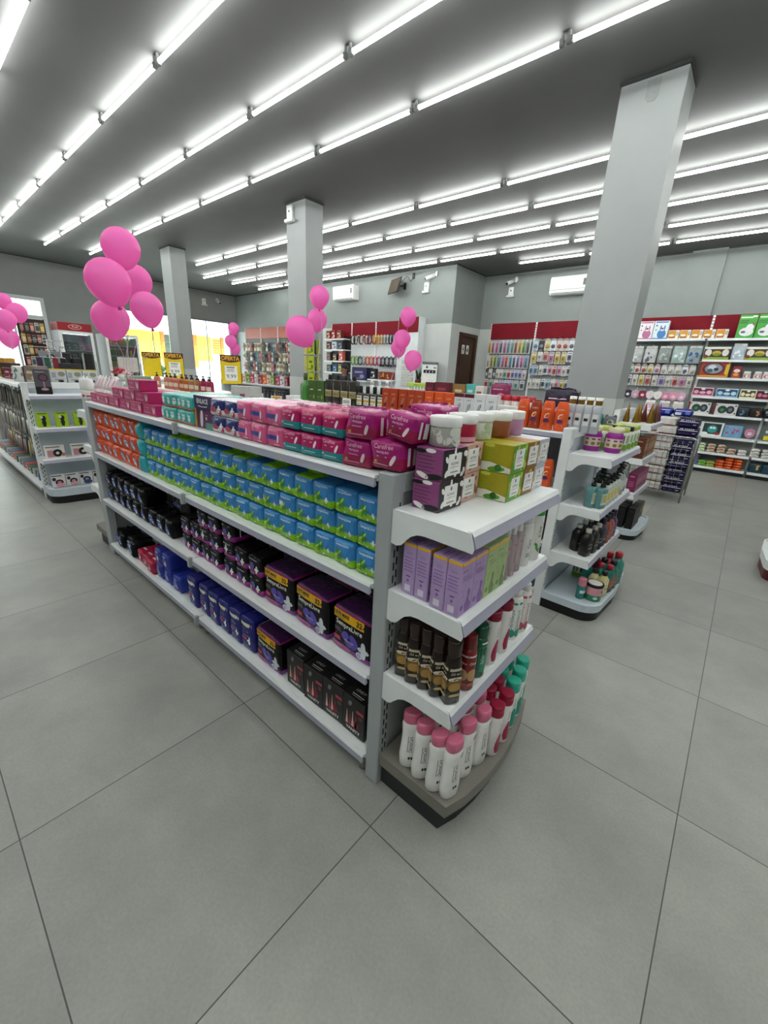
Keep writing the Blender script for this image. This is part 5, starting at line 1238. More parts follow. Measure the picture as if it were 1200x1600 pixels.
for i in range(4): put('bxy', mk_bx('171614', 'C2A23A', .07, .075, .2), (-.02, 4.8 + .08 * i, .112), R(90), 'black and gold carton on the white tray, %s beyond the plain black ones' % ORD[i], 'box', 'black and gold cartons')
def mk_pend(h): return mk_gj(h)
# the wire cage
K = thing('wire_cage', 'tubular steel wire cage of nappy packs beside the near pillar gondola', 'cage')
def utube(parent, y_):
    p = [(-.62, y_, 0), (-.62, y_, .93)] + [(-.62 + .06 * (1 - math.cos(a)), y_, .93 + .06 * math.sin(a)) for a in (.5, 1.0, 1.57)]
    q = [(.26 - .06 * (1 - math.cos(a)), y_, .93 + .06 * math.sin(a)) for a in (1.57, 1.0, .5)] + [(.26, y_, .93), (.26, y_, 0)]
    b = MB(); b.tube(p + q, .013, CHROME, 8); b.build('tube_frame', parent)
utube(K, 6.72); utube(K, 7.4)
def grille(parent, pts_u, pts_v, fn):
    b = MB()
    for u_ in pts_u: b.tube([fn(u_, pts_v[0]), fn(u_, pts_v[-1])], .0035, CHROME, 4)
    for v_ in pts_v: b.tube([fn(pts_u[0], v_), fn(pts_u[-1], v_)], .0035, CHROME, 4)
    b.build('wire_grille', parent)
ux = [-.6 + .07 * k for k in range(13)]; vz = [.13 + .085 * k for k in range(11)]; uy = [6.74 + .08 * k for k in range(9)]
grille(K, ux, vz, lambda a, c: (a, 6.735, c)); grille(K, ux, vz, lambda a, c: (a, 7.385, c)); grille(K, uy, vz, lambda a, c: (.25, a, c)); grille(K, uy, vz, lambda a, c: (-.61, a, c)); grille(K, ux, uy, lambda a, c: (a, c, .13))
def mk_nap(h1, h2, seed, text=True):
    def f():
        b, fn = pillow(.255, .3, .118, [film(h1)], (), bulge=.006, amp=.001 if text else .003, seed=seed, r=.02)
        if text:
            b.rect(-.12, .072, .12, .08, fn, ink('E4E2EA'), 12); b.rect(-.1, .087, -.06, .103, fn, ink('B8AEDC'), 2); [b.rect(-.04 + .024 * q, .09, -.024 + .024 * q, .1, fn, ink('E4E2EA')) for q in range(5)]; b.rect(.06, .03, .1, .045, fn, ink('9A8AC8'), 2); b.rect(-.1, .03, .02, .034, fn, ink('5A4A8A'), 3)
        else: b.rect(-.1, .005, .1, .014, fn, ink('9A1A2E'), 6)
        return b.build('nappy_pack')
    return f
for i in range(9): put(('napp', i % 2), mk_nap('241B45', 'E4E2EA', 140 + i % 2), (.108 + jit(.008), 6.92, .14 + .1245 * i), jit(.06), 'dark purple nappy pack in the wire cage, %s from the bottom of its stack' % ORD[i], 'nappies', 'purple nappy packs')
for i in range(9): put(('napw', i % 2), mk_nap('D9D4D0', '9A1A2E', 150 + i % 2, False), (-.17 + jit(.01), 6.92, .14 + .1245 * i), jit(.1), 'white nappy pack in the wire cage, %s from the bottom of its stack' % ORD[i], 'nappies', 'white nappy packs')
def mk_napb():
    b, fn = pillow(.24, .28, .11, [film('1E2F8A')], (), bulge=.014, amp=.004, seed=160, r=.035); b.rect(-.1, .02, -.02, .06, fn, ink('DADCE6'), 4, 2); b.rect(-.1, .08, .1, .088, fn, ink('DADCE6'), 6); b.rect(.03, .03, .09, .07, fn, ink('6A7ACA'), 3, 2)
    return b.build('nappy_pack')
for i, (x_, y_, z, wd) in enumerate(((-.3, 7.22, 1.13, 'left, lower'), (-.3, 7.22, 1.245, 'left, upper'), (-.04, 7.22, 1.245, 'right, upper'))): put('napb', mk_napb, (x_, y_, z + .02), R(2 * i), 'bright blue nappy pack on top of the wire cage load, %s' % wd, 'nappies', 'blue nappy packs')
for i in range(8): put(('napw', i % 2), None, (-.3 + .26 * 0, 7.22, .14 + .1245 * i), 0, 'white nappy pack in the back stack of the wire cage, %s from the bottom' % ORD[i], 'nappies', 'white nappy packs')
for i in range(9): put(('napp', i % 2), None, (-.03, 7.22, .14 + .1235 * i), 0, 'dark purple nappy pack in the back stack of the cage, %s from the bottom' % ORD[i], 'nappies', 'purple nappy packs')
for x_, h1, c1, nm in ((-.02, '3F8F86', 'BFE0DA', 'teal'), (.075, '6A6E74', 'B8BCC0', 'grey')):
    b, fn = pillow(.085, .05, .09, [film(h1)], (), seed=260, bulge=.008); b.ell(0, .05, .025, .022, fn, ink(c1)); b.ell(-.03, .09, .014, .018, F(.03), film(h1)); b.ell(.03, .09, .014, .018, F(.03), film(h1))
    o = b.build('cosmetic_pouch', None, (x_ - .17, 2.82, 1.341 if x_ < .03 else 1.341), R(20)); tag(o, 'small %s eared pouch on the second gondola by the near pillar' % nm, 'pouch')
# things on the gondola left of the pillar, seen between the cartons and the wall
def mk_can(h1, h2): return mk_bottle([(0, .03, .03, 2), (.003, .033, .033, 2), (.15, .033, .033, 2), (.16, .03, .03, 2)], plas(h1), [(.158, .03, .03, 2), (.162, .032, .032, 2), (.2, .032, .032, 2), (.205, .026, .026, 2)], plas(h2))
def mk_plain(h1, h2, w, h, d=.1):
    def f():
        b = MB(); b.box(-w / 2, w / 2, -d / 2, d / 2, 0, h, card(h1), .003); fn = F(d); b.rect(-w * .3, h * .55, w * .25, h * .7, fn, ink(h2)); b.ell(w * .2, h * .3, w * .16, h * .16, fn, ink(h2)); b.rect(-w * .4, h * .12, w * .1, h * .18, fn, ink(h2))
        return b.build('carton')
    return f
HZ, HY = 1.341, 4.4
for i, (x_, w_, h_, a, c, nm) in enumerate(((-2.92, .15, .24, '5A1020', '8A2A3A', 'small dark red carton'), (-2.7, .26, .25, '641222', '9A3A4A', 'wide dark red carton'), (-2.415, .21, .24, '8A6A36', 'D8C08A', 'gold carton'), (-2.235, .14, .25, '4FAFA6', 'BFE4DF', 'mint green carton'), (-2.095, .13, .23, 'D9D2CA', '8A5A4A', 'cream carton'))):
    put(('pl', a), mk_plain(a, c, w_, h_), (x_, HY, HZ), jit(.05), '%s on the gondola left of the near pillar' % nm, 'box')
def mk_rack():
    t = thing('test_tube_rack', '', 'rack'); b = MB(); b.box(-.18, .18, -.03, .03, .16, .22, plas('B6D25A'), .005); b.text('OFERTA', 0, .178, .02, F(.06), ink('3A6A1A')); b.build('header', t)
    for k in range(6):
        o = MB().loft([(0, .018, .018, 2), (.15, .018, .018, 2), (.165, .01, .01, 2)], plas('C9D6DC'), 10).build('vial', t); o.location = (-.14 + .056 * k, 0, 0)
    return t
put('rack', mk_rack, (-3.18, HY, HZ), 0, 'lime topped rack of pale vials before the water dispenser', 'rack')
put('blucap', mk_can('D8D4DC', '2A3FA8'), (-2.92, HY + .13, HZ), 0, 'white can with blue cap beside the dark red cartons', 'bottle')
for i in range(4): put('wcap', mk_can('23222A' if 0 else 'B8A8AC', 'F0F0EE'), (-1.99 + .07 * i, HY + .13, HZ), 0, 'pale bottle with white cap left of the magenta pouch, %s %s' % (ORD[i], FL), 'bottle', 'pale white-capped bottles')
def mk_pouch(h1, seed):
    def f():
        b, fn = pillow(.25, .07, .27, [film(h1)], (), seed=seed, bulge=.015, amp=.004); crimp(b, .24, .27, film(h1), .02, seed); b.ell(.03, .12, .05, .04, fn, ink('D8A0B8')); b.rect(-.09, .2, .05, .21, fn, ink('E0B8C8'), 3)
        return b.build('refill_pouch')
    return f
put('pom', mk_pouch('8A2A56', 170), (-1.8, HY - .02, HZ), 0, 'magenta refill pouch standing on the gondola left of the near pillar', 'pouch')
PY = 2.62
put('pom2', mk_pouch('2A2338', 171), (-.43, PY, GZ), 0, 'dark violet refill pouch standing behind the orange bottles', 'pouch')
for i in range(5): put('redcap', mk_can('D8D0CC', 'B01A2E'), (-.93 + .07 * i, PY - .04, GZ - .02 + .02), 0, 'small red-capped bottle behind the white cartons, %s %s' % (ORD[i], FL), 'bottle', 'red-capped bottles in the back row')
for i in range(2): put('goldj', mk_can('B08A2A', 'EDE8DC'), (-.255 + .068 * i, PY - .02, GZ), 0, 'gold bottle with white cap behind the orange shampoo, %s %s' % (ORD[i], FL), 'bottle', 'gold bottles in the back row')

# ---------------------------------------------------------------- shelving along the walls
RED = M('7A0A1C', .6, 0, .05, 6, spec=.2, name='red_header')
PANEL = M('8D9292', .5, 0, .04, 6, name='grey_panel')
def module(x0, x1, y, ztop, zh, levels, label, depth=.4, panel=PANEL, header=RED, name='shelving_unit', kick=True):
    """wall unit with its back at y: panel, header board, uprights, shelves at the heights `levels`"""
    t = thing(name, label, 'shelving')
    MB().box(x0 + .02, x1 - .02, y - .03, y, .1, zh, panel).build('back_panel', t)
    MB().box(x0 + .012, x1 - .012, y - .06, y, zh, ztop, header, .004).build('header_board', t)
    for x_ in (x0, x1 - .02):
        b = MB(); b.box(x_, x_ + .02, y - .07, y, 0, ztop, WHITE_METAL)
        for k in range(int((ztop - zh) / .06)): b.box(x_ + .004, x_ + .016, y - .072, y - .069, zh + .02 + k * .06, zh + .045 + k * .06, RED)
        b.build('upright', t)
    for z in levels:
        b = MB(); b.box(x0 + .022, x1 - .022, y - depth + .02, y - .03, z - .025, z, WHITE_METAL)
        s_ = b.build('shelf', t)
        MB().box(x0 + .022, x1 - .022, y - depth, y - depth + .02, z - .045, z - .0005, M('E9ECEE', .3, 0, .03, 8), .004).build('price_rail', s_)
    if kick: MB().box(x0 + .02, x1 - .02, y - depth + .06, y - depth + .08, 0, .1, BLACK).build('kick_plate', t)
    return t
HOOK = None
def hook(t, x, y, z, l=.2):
    global HOOK
    if HOOK is None:
        b = MB(); b.tube([(0, 0, .0), (0, -.19, .0), (0, -.2, .012)], .003, CHROME, 4); b.box(-.012, .012, -.006, 0, -.02, .02, CHROME); HOOK = b.build('hook', t); o = HOOK
    else: o = HOOK.copy(); col.objects.link(o)
    o.parent = t; o.location = (x, y, z); return o
YW = Y1
def mk_blister(w, h, hc, hb, hp, shape='box', tall=False):
    def f():
        t = thing('hanging_pack', '', 'hanging pack')
        o = [(-w / 2, -h + .03), (w / 2, -h + .03), (w / 2, -.01), (w / 2 - .012, .02), (-w / 2 + .012, .02), (-w / 2, -.01)]
        if shape == 'round': o = [(-w / 2, -h + .03), (w / 2, -h + .03), (w / 2, -h * .3)] + [(w / 2 * math.cos(a), -h * .3 + (h * .3 + .02) * math.sin(a)) for a in (.5, 1.0, 1.57, 2.1, 2.6)] + [(-w / 2, -h * .3)]
        b = MB(); b.prism(o, lambda a, c, d: (a, d, c), -.0015, .0015, card(hc)); b.rect(-w * .38, -.03, w * .38, -.012, F(.003), ink(hb)); b.rect(-w * .3, -h + .045, w * .2, -h + .055, F(.003), ink(hp)); b.rect(-.012, -.002, .012, .006, F(.003), DARK); b.build('card', t)
        b = MB(); hh = h * (.7 if tall else .5)
        if shape == 'round': b.lathe([(w * .34, 0), (w * .34, .012), (w * .24, .03), (.005, .034)], plas(hb), 14); o2 = b.build('blister', t); o2.rotation_euler = (R(90), 0, 0); o2.location = (0, -.002, -h * .55)
        elif tall: b.loft([(-h + .06, w * .3, .012, 3), (-h + .06 + hh, w * .3, .012, 3)], plas(hb), 10, at=(0, -.013, 0)); b.rect(-w * .1, -h + .08, w * .1, -h * .4, lambda a, c: (a, -.0265, c), ink(hp)); b.build('blister', t)
        else: b.box(-w * .36, w * .36, -.026, -.002, -h + .07, -h + .07 + hh, plas(hb), .008); b.ell(0, -h + .07 + hh * .5, w * .2, hh * .26, lambda a, c: (a, -.0268, c), ink(hp)); b.build('blister', t)
        return t
    return f
def mk_bag(w, h, hf, hh_, seed):
    def f():
        t = thing('hanging_bag', '', 'hanging pack')
        b, fn = pillow(w, .05, h, [M(hf, .16, 0, .12, 14, .5, 22)], (), seed=seed, bulge=.012, amp=.005)
        r_ = random.Random(seed)
        for q in range(7): b.ell(r_.uniform(-w * .3, w * .3), r_.uniform(h * .15, h * .7), w * r_.uniform(.08, .18), h * r_.uniform(.05, .12), fn, ink(hh_), r_.uniform(0, 3), 9)
        o = b.build('bag', t); o.location = (0, 0, -h - .03)
        b = MB(); b.box(-w * .45, w * .45, -.006, .006, -.05, .02, PAPER, .002); b.rect(-.012, .0, .012, .008, F(.012), DARK); b.rect(-w * .3, -.035, w * .2, -.02, F(.012), ink(hh_)); b.build('header_card', t)
        return t
    return f
CV = [('C9C2C8', 'B8688E', '7A3A5A', 'pink'), ('C2C8CE', '5A84A0', '34566A', 'blue'), ('C9C8BE', '5F9A8C', '3A6A60', 'teal'), ('CEC8C2', 'A84A46', '6A2A28', 'red'), ('CECAB4', 'B89A3A', '6A5A20', 'yellow'), ('DDE0E4', '5A5F6A', '2A2C34', 'grey'), ('C6C2CE', '7A68A0', '4A3A70', 'violet'), ('D8D6D2', 'BEBAB2', '6A6660', 'white'), ('C4CCB8', '6A904A', '3A5A2A', 'green'), ('2A2A2E', '8A8A90', 'D8D8D8', 'black')]
def row(t, n, x0, x1, z, yb, w, h, shape, pal, where, grp, key, tall=False, skip=()):
    dx = (x1 - x0) / n
    for i in range(n):
        if i in skip: continue
        k = pal[i % len(pal)]; c = CV[k]; x_ = x0 + dx * (i + .5)
        hook(t, x_, yb - .03, z)
        put((key, k), mk_blister(w, h, c[0], c[1], c[2], shape, tall), (x_, yb - .17 + jit(.02), z - .027), jit(.12), '%s hanging pack, %s, %s from the left' % (c[3], where, ORD[i]), 'hanging pack', grp)
WA = module(-5.29, -3.99, YW, 3.14, 2.74, (.12,), 'left bay of red-topped wall shelving nearest the washroom door, hung with packs')
WB = module(-3.99, -2.69, YW, 3.14, 2.74, (.12,), 'red-topped wall bay hung with round baby packs, partly behind the near pillar')
G1w = 'packs on the bay by the washroom door'; G2w = 'packs on the bay behind the near pillar'
row(WA, 11, -5.25, -4.03, 2.7, YW, .109, .35, 'box', (4, 0, 0, 5, 0, 1, 2, 3, 4, 8, 5), 'top row of the bay by the washroom door', G1w, 'tb', True)
row(WA, 11, -5.25, -4.03, 2.33, YW, .109, .35, 'box', (7, 4, 8, 1, 0, 3, 1, 5, 6, 0, 1), 'second row of the bay by the washroom door', G1w, 'tb', True)
row(WA, 11, -5.25, -4.03, 1.96, YW, .109, .26, 'box', (9, 7, 9, 7, 7, 2, 3, 6, 1, 6, 7), 'third row of the bay by the washroom door', G1w, 'sb')
row(WA, 8, -5.25, -4.03, 1.68, YW, .13, .25, 'box', (3, 2, 7, 1, 1, 6, 2, 5), 'fourth row of the bay by the washroom door', G1w, 'mb')
row(WB, 8, -3.96, -2.75, 2.74, YW, .15, .31, 'round', (1, 9, 4, 5, 3, 3, 5, 7), 'top row of the round-pack bay', G2w, 'rb')
row(WB, 8, -3.96, -2.75, 2.42, YW, .13, .3, 'box', (4, 7, 3, 0, 4, 4, 5, 7), 'second row of the round-pack bay', G2w, 'mb')
row(WB, 10, -3.96, -2.75, 2.09, YW, .11, .24, 'box', (1, 1, 7, 5, 0, 3, 0, 7, 5, 1), 'third row of the round-pack bay', G2w, 'sb')
row(WB, 10, -3.96, -2.75, 1.75, YW, .11, .26, 'box', (7, 7, 7, 5, 1, 7, 0, 4, 5, 4), 'fourth row of the round-pack bay', G2w, 'sb')
MW = module(-1.66, -.27, YW, 3.14, 2.7, (2.67, 1.15, .77, .43, .125), 'wall bay of baby things right of the near pillar, toys hanging under its top shelf')
WD = module(-.27, .99, YW, 3.14, 2.7, (2.67, 2.27, 1.93, 1.555, 1.2, .77, .43, .125), 'wall bay of gift boxes on eight white shelves, right of the hanging toys')
WE = module(.99, 2.25, YW, 3.14, 2.7, (2.67, 2.27, 1.93, 1.555, 1.2, .77, .43, .125), 'wall bay at the right edge of the picture, on white shelves')
b = [mk_bag(.24, .3, a, c, 180 + i) for i, (a, c) in enumerate((('B8BCBC', 'E4E6E6'), ('C4C6C8', '6A6E74'), ('8F9694', 'B8BEBC'), ('A9BFBC', 'DCE8E6'), ('9AA8AC', '2E5F9A')))]
for i in range(5): hook(MW, -1.5 + .27 * i, YW - .03, 2.55); put(('bag', i), b[i], (-1.5 + .27 * i, YW - .17, 2.523), jit(.2), '%s clear bag hanging beside the near pillar, %s from the left' % (('white', 'silver', 'smoky', 'pale teal', 'grey and blue')[i], ORD[i]), 'hanging pack', 'clear bags under the top shelf')
G3w = 'toys hanging right of the near pillar'
row(MW, 10, -1.62, -.32, 2.18, YW, .115, .21, 'round', (2, 3, 3, 4, 0, 7, 7, 7, 5, 7), 'upper toy row beside the near pillar', G3w, 'rs')
row(MW, 10, -1.62, -.32, 1.94, YW, .11, .24, 'box', (5, 7, 4, 3, 7, 6, 7, 3, 0, 7), 'lower toy row beside the near pillar', G3w, 'sb2')
def mk_bib(h1):
    def f():
        t = thing('baby_bib', '', 'bib'); b = MB()
        o = [(-.07, 0), (-.03, .012), (.03, .012), (.07, 0), (.085, -.06), (.06, -.13), (0, -.17), (-.06, -.13), (-.085, -.06)]
        b.prism(o, lambda a, c, d: (a, d, c), -.008, .008, M(h1, .8, 0, .06, 40)); b.ell(0, -.08, .035, .03, F(.016), ink('F2E4E8')); b.ell(-.012, -.075, .006, .007, F(.016, .0014), DARK); b.ell(.012, -.075, .006, .007, F(.016, .0014), DARK); b.build('cloth', t)
        b = MB(); b.tube([(-.04, 0, .0), (0, 0, .03), (.04, 0, .0)], .005, M(h1, .8), 5); b.build('neck_band', t)
        return t
    return f
for i, h1 in enumerate(('26222A', 'C9A4B8', '8A2A3A', 'E4D8DC', 'E8E4E0', 'D88AA8', 'E09AB4', 'D8A8C0')):
    hook(MW, -1.5 + .15 * i, YW - .03, 1.62); put(('bib', h1), mk_bib(h1), (-1.5 + .15 * i, YW - .17, 1.58), jit(.2), '%s baby bib hanging below the toys, %s from the left' % (('black', 'mauve', 'dark red', 'pale', 'cream', 'pink', 'rose', 'lilac pink')[i], ORD[i]), 'bib', 'bibs right of the near pillar')
for i, (x_, a, c) in enumerate(((-.72, 'B4A8AE', 'E8DCE0'), (-.47, 'C2BEB4', 'E8D8A8'), (-1.0, 'C9B4BA', 'F0E4E8'))): hook(MW, x_, YW - .03, 1.41); put(('lb', a), mk_bag(.2, .3, a, c, 190 + i), (x_, YW - .17, 1.383), jit(.1), '%s clear bag of small goods below the bibs' % ('mauve', 'cream', 'rose')[i], 'hanging pack', 'clear bags below the bibs')

SY = YW - .4 + .05
def mk_gift(w, h, d, hb, panes, extra=None):
    """printed gift carton; panes = [(kind, a, c, ra, rb, colour)] on the front"""
    def f():
        b = MB(); b.box(-w / 2, w / 2, -d / 2, d / 2, 0, h, card(hb), .003)
        for q, (k, a, c, ra, rb, hx) in enumerate(panes):
            fn = F(d, .0008 + .0005 * q)
            if k == 'e': b.ell(a * w, c * h, ra * w, rb * h, fn, ink(hx), 0, 12)
            else: b.rect((a - ra) * w, (c - rb) * h, (a + ra) * w, (c + rb) * h, fn, ink(hx))
        return b.build('carton')
    return f
r_, e_ = 'r', 'e'
def shelf_item(key, w, h, d, hb, panes, x, z, label, cat='box', grp=None, dy=0., lean=0.): return put(key, mk_gift(w, h, d, hb, panes), (x, SY + d / 2 + dy, z + .001), jit(.03), label, cat, grp)
TS = 'on the top shelf beside the near pillar'
pup = lambda h1: [(r_, 0, .93, .42, .04, h1), (e_, .1, .28, .3, .26, h1), (e_, .1, .62, .24, .18, 'E8E4E6'), (e_, -.02, .62, .05, .14, h1), (e_, .24, .62, .05, .14, h1), (e_, .1, .58, .07, .05, '2A2A2E'), (e_, -.32, .75, .06, .05, '5A5F6A'), (e_, -.32, .5, .05, .04, h1), (r_, 0, .03, .5, .03, h1)]
shelf_item('pup0', .27, .36, .12, 'E9E4E6', pup('B86A94'), -1.4, 2.67, 'white box with a pink puppy-shaped device %s' % TS)
shelf_item('pup1', .27, .36, .12, 'DDE8F0', pup('3A7FC0'), -1.12, 2.67, 'white box with a blue puppy-shaped device %s' % TS)
for i in range(5): shelf_item('org', .19, .17, .1, 'E9E4D8', [(r_, -.12, .55, .36, .4, 'D9941E'), (e_, -.15, .4, .26, .12, 'F0E8D8'), (e_, .36, .6, .09, .2, '2E2C2A'), (e_, .36, .6, .05, .12, 'E9E4D8'), (r_, -.1, .15, .3, .06, '8A4A1A')], -.87 + .205 * i, 2.67, 'orange and white box %s, %s from left' % (TS, ORD[i]), 'box', 'small orange boxes')
for i in range(4): shelf_item('neb', .27, .42, .14, '3FA53A', [(e_, .05, .27, .4, .19, 'E4E6E6'), (e_, .2, .45, .22, .16, 'EDEEEE'), (e_, -.12, .26, .14, .05, '5A5F64'), (r_, -.1, .88, .34, .03, 'CFF0C8'), (r_, -.2, .74, .25, .02, '2A6A2A'), (r_, -.22, .66, .22, .02, '2A6A2A'), (r_, .32, .92, .12, .03, 'F2F2F0'), (e_, .36, .6, .06, .05, 'B04A4A')], .3 + .285 * i, 2.67, 'tall green box with a white inhaler machine, top shelf, %s from the left' % ORD[i], 'box', 'green inhaler boxes')
mon = [(r_, 0, .92, .5, .08, 'E6E2D2'), (e_, -.33, .55, .13, .28, 'D8D6D2'), (e_, .33, .55, .13, .28, 'D8D6D2'), (e_, 0, .5, .18, .2, 'C9A22A'), (e_, 0, .42, .16, .12, '7A8A1E'), (r_, 0, .1, .5, .1, '8AA82A'), (e_, -.4, .25, .09, .14, '7A2A1E')]
for i, x_ in enumerate((-.04, .62)): shelf_item('mon', .42, .24, .12, '3A2A22', mon, x_, 2.27, 'brown and green box with two white discs, second shelf, %s' % ('left' if i == 0 else 'right'), 'box', 'brown and green boxes')
put('wbag', mk_bag(.22, .26, 'B4C2CC', 'E9EEF0', 200), (.3, SY + .08, 2.27 + .29), 0, 'pale blue clear bag between the brown and green boxes', 'bag')
shelf_item('wring', .32, .26, .1, 'D5DCE2', [(e_, .05, .5, .24, .3, '8A94A0'), (e_, .05, .5, .14, .18, 'E4E8EC'), (r_, -.3, .8, .14, .08, 'F4F6F8')], 1.1, 2.27, 'white box with a grey ring, second shelf near the right edge')
shelf_item('game', .52, .32, .06, '8E1A1A', [(r_, 0, .5, .49, .47, 'C99A1E'), (r_, 0, .52, .42, .4, 'A8281E'), (e_, 0, .5, .36, .38, '5A1418'), (e_, 0, .52, .28, .3, '8A929C'), (e_, -.05, .55, .14, .2, 'D6DADF'), (e_, .08, .48, .08, .1, '1E2A34'), (e_, -.1, .4, .1, .12, '3A5A6A'), (r_, -.45, .5, .04, .4, '3A3A1A'), (r_, .42, .5, .05, .3, 'E0C02A')], -.02, 1.93, 'large red and yellow box with a silver burst, third shelf')
shelf_item('redb', .14, .22, .09, '8A1A2A', [(e_, 0, .62, .36, .16, 'E4D6D2'), (e_, 0, .3, .34, .12, 'E0A02A'), (r_, 0, .1, .4, .06, 'B04A2A')], .36, 1.93, 'narrow red box beside the large red and yellow box')
def mk_lidjar():
    t = thing('powder_jar', '', 'jar'); MB().lathe([(.058, 0), (.062, .005), (.062, .08), (.05, .095)], plas('D9C9C6'), 16).build('body', t); b = MB(); s_ = surf_of([(0, .0625, .0625, 2), (.1, .0625, .0625, 2)]); b.ell(0, .045, .7, .03, s_, ink('B03A4A'), n=10); b.ell(0, .045, .35, .015, surf_of([(0, .063, .063, 2), (.1, .063, .063, 2)]), ink('F0E4E4'), n=8); b.build('label', t)
    MB().lathe([(.05, .093), (.056, .096), (.056, .13), (.05, .134)], WHITE, 16).build('lid', t); return t
for i in range(3): put('lidjar', mk_lidjar, (.53 + .135 * i + (.03 if i else 0), SY + .07, 1.931), 0, 'white-lidded red jar on the third shelf, %s from the left' % ORD[i], 'jar', 'white-lidded jars on the third shelf')
put('wbag2', mk_bag(.22, .2, 'AEB8C2', 'DDE4EA', 201), (1.06, SY + .08, 1.931 + .23), 0, 'pale grey clear bag on the third shelf near the right edge', 'bag')
set_ = lambda h1, h2: [(r_, 0, .52, .44, .36, h1), (e_, -.3, .45, .12, .22, h2), (e_, .3, .45, .12, .22, h2), (e_, 0, .4, .16, .16, h2), (e_, 0, .8, .1, .1, 'F0ECEC'), (r_, 0, .95, .48, .03, 'F0ECEC')]
for x_, w, hb, h1, h2, nm in ((-.09, .36, 'D88AA8', '5A1E3A', 'E4A8BC', 'pink'), (.31, .36, '7FB0D0', '1E4A72', 'B8D4E6', 'light blue'), (.64, .25, 'E6DFB4', '4A4420', 'E9E2C0', 'cream'), (.9, .26, '6A1030', '3A0A1C', 'D0708E', 'wine red'), (1.2, .28, 'B8B4BC', '3A3640', 'D8D2D8', 'grey')):
    shelf_item(('set', hb), w, .17, .09, hb, set_(h1, h2), x_, 1.555, '%s gift set box with a window, fourth shelf of the gift box bay' % nm)
for i, x_ in enumerate((-.08, .36)): shelf_item('wbk', .38, .23, .08, 'D9D6D4', [(r_, -.46, .5, .04, .5, '7A1420'), (e_, -.12, .48, .2, .34, '22403A'), (e_, .22, .5, .18, .34, '2E333C'), (e_, -.12, .45, .08, .14, '3F8A5A'), (e_, .22, .5, .08, .16, '6A7280'), (e_, .42, .85, .04, .06, '222222'), (e_, .44, .2, .04, .06, '222222'), (e_, -.38, .85, .03, .05, '222222')], x_, 1.2, 'white box with two dark discs, fifth shelf, %s' % ('left' if i == 0 else 'right'), 'box', 'white boxes with dark discs')
def mk_dbag(h1, h2, seed, w=.24, h=.18):
    def f():
        b, fn = pillow(w, .1, h, [film(h1)], (), seed=seed, bulge=.012, amp=.006); q = random.Random(seed)
        for k in range(6): b.ell(q.uniform(-w * .3, w * .3), q.uniform(h * .2, h * .8), w * .1, h * .1, fn, ink(h2), q.uniform(0, 3), 8)
        return b.build('goods_bag')
    return f
for i, (a, c, nm) in enumerate((('1E2E38', '5A7A92', 'dark blue'), ('2A2224', 'A87A5A', 'dark brown'), ('1A1C22', '8A929C', 'black'))): put(('db', a), mk_dbag(a, c, 210 + i, .185), (.66 + .2 * i, SY + .07, 1.201), 0, '%s soft bag on the fifth shelf beside the disc boxes' % nm, 'bag')
shelf_item('bearb', .22, .26, .09, 'D0C2AE', [(e_, .05, .35, .28, .24, '8A5A30'), (e_, .05, .65, .18, .16, 'A87040'), (r_, -.36, .5, .1, .44, 'E9E0D4')], -.1, .77, 'beige box with a brown figure, sixth shelf')
shelf_item('owlb', .42, .27, .09, 'DDE0DC', [(r_, .06, .52, .36, .4, '26343A'), (e_, .08, .5, .2, .3, '2F9A94'), (e_, .02, .6, .06, .09, 'E6F0EE'), (e_, .14, .6, .06, .09, 'E6F0EE'), (e_, .3, .2, .1, .12, 'A82A2E'), (e_, -.2, .16, .14, .1, 'E9ECEA')], .22, .77, 'white box with a round teal face, sixth shelf')
put('colb', mk_dbag('7AA8CC', 'C2507E', 214, .3, .24), (.59, SY + .07, .771), 0, 'blue and pink clear bag on the sixth shelf', 'bag')
put('pinkb', mk_bib('C98AA8'), (.86, SY + .05, .771 + .19), 0, 'pink bib propped on the sixth shelf beside the blue and pink bag', 'bib')
for i in range(3): put('yb', mk_bottle([(0, .045, .03, 3), (.005, .05, .035, 3), (.13, .05, .035, 3), (.15, .02, .02, 2)], plas('5A6468'), [(.149, .02, .02, 2), (.155, .03, .03, 2), (.19, .03, .03, 2), (.2, .02, .02, 2)], WHITE, lambda b, s_, body: b.rect(-.7, .02, .7, .1, s_, ink('E4D22A'), 6)), (1.12 + .13 * i, SY + .06, .771), 0, 'grey and yellow bottle on the sixth shelf at the right edge, %s from the left' % ORD[i], 'bottle', 'grey and yellow bottles')
def mk_wipe(h1, h2):
    def f():
        b, fn = pillow(.132, .16, .055, [film(h1)], (), seed=220, bulge=.012, amp=.004, r=.02); b.rect(-.05, .016, .05, .036, fn, ink(h2), 3)
        return b.build('wipes_pack')
    return f
WP_ = [('D6E0C4', '7AA84A', 'green and white'), ('CDB8A4', '8A5A3A', 'brown and white'), ('DEDCD6', 'A8A8A4', 'white'), ('DCDAD6', '8A8E92', 'white and grey')]
for c in range(13):
    a, q, nm = WP_[0 if c < 3 else (1 if c < 6 else (2 if c < 8 else 3))]
    for t_ in range((3, 4, 3, 3, 3, 2, 2, 3, 3, 4, 3, 3, 3)[c]): put(('wipe', a), mk_wipe(a, q), (-.18 + .17 * c + (.03 if c > 6 else 0), SY + .1, .431 + .057 * t_), jit(.15), '%s wipes pack on the seventh shelf, column %s from the left, %s up' % (nm, ORD[c], ORD[t_]), 'wipes', 'wipes packs on the seventh shelf')
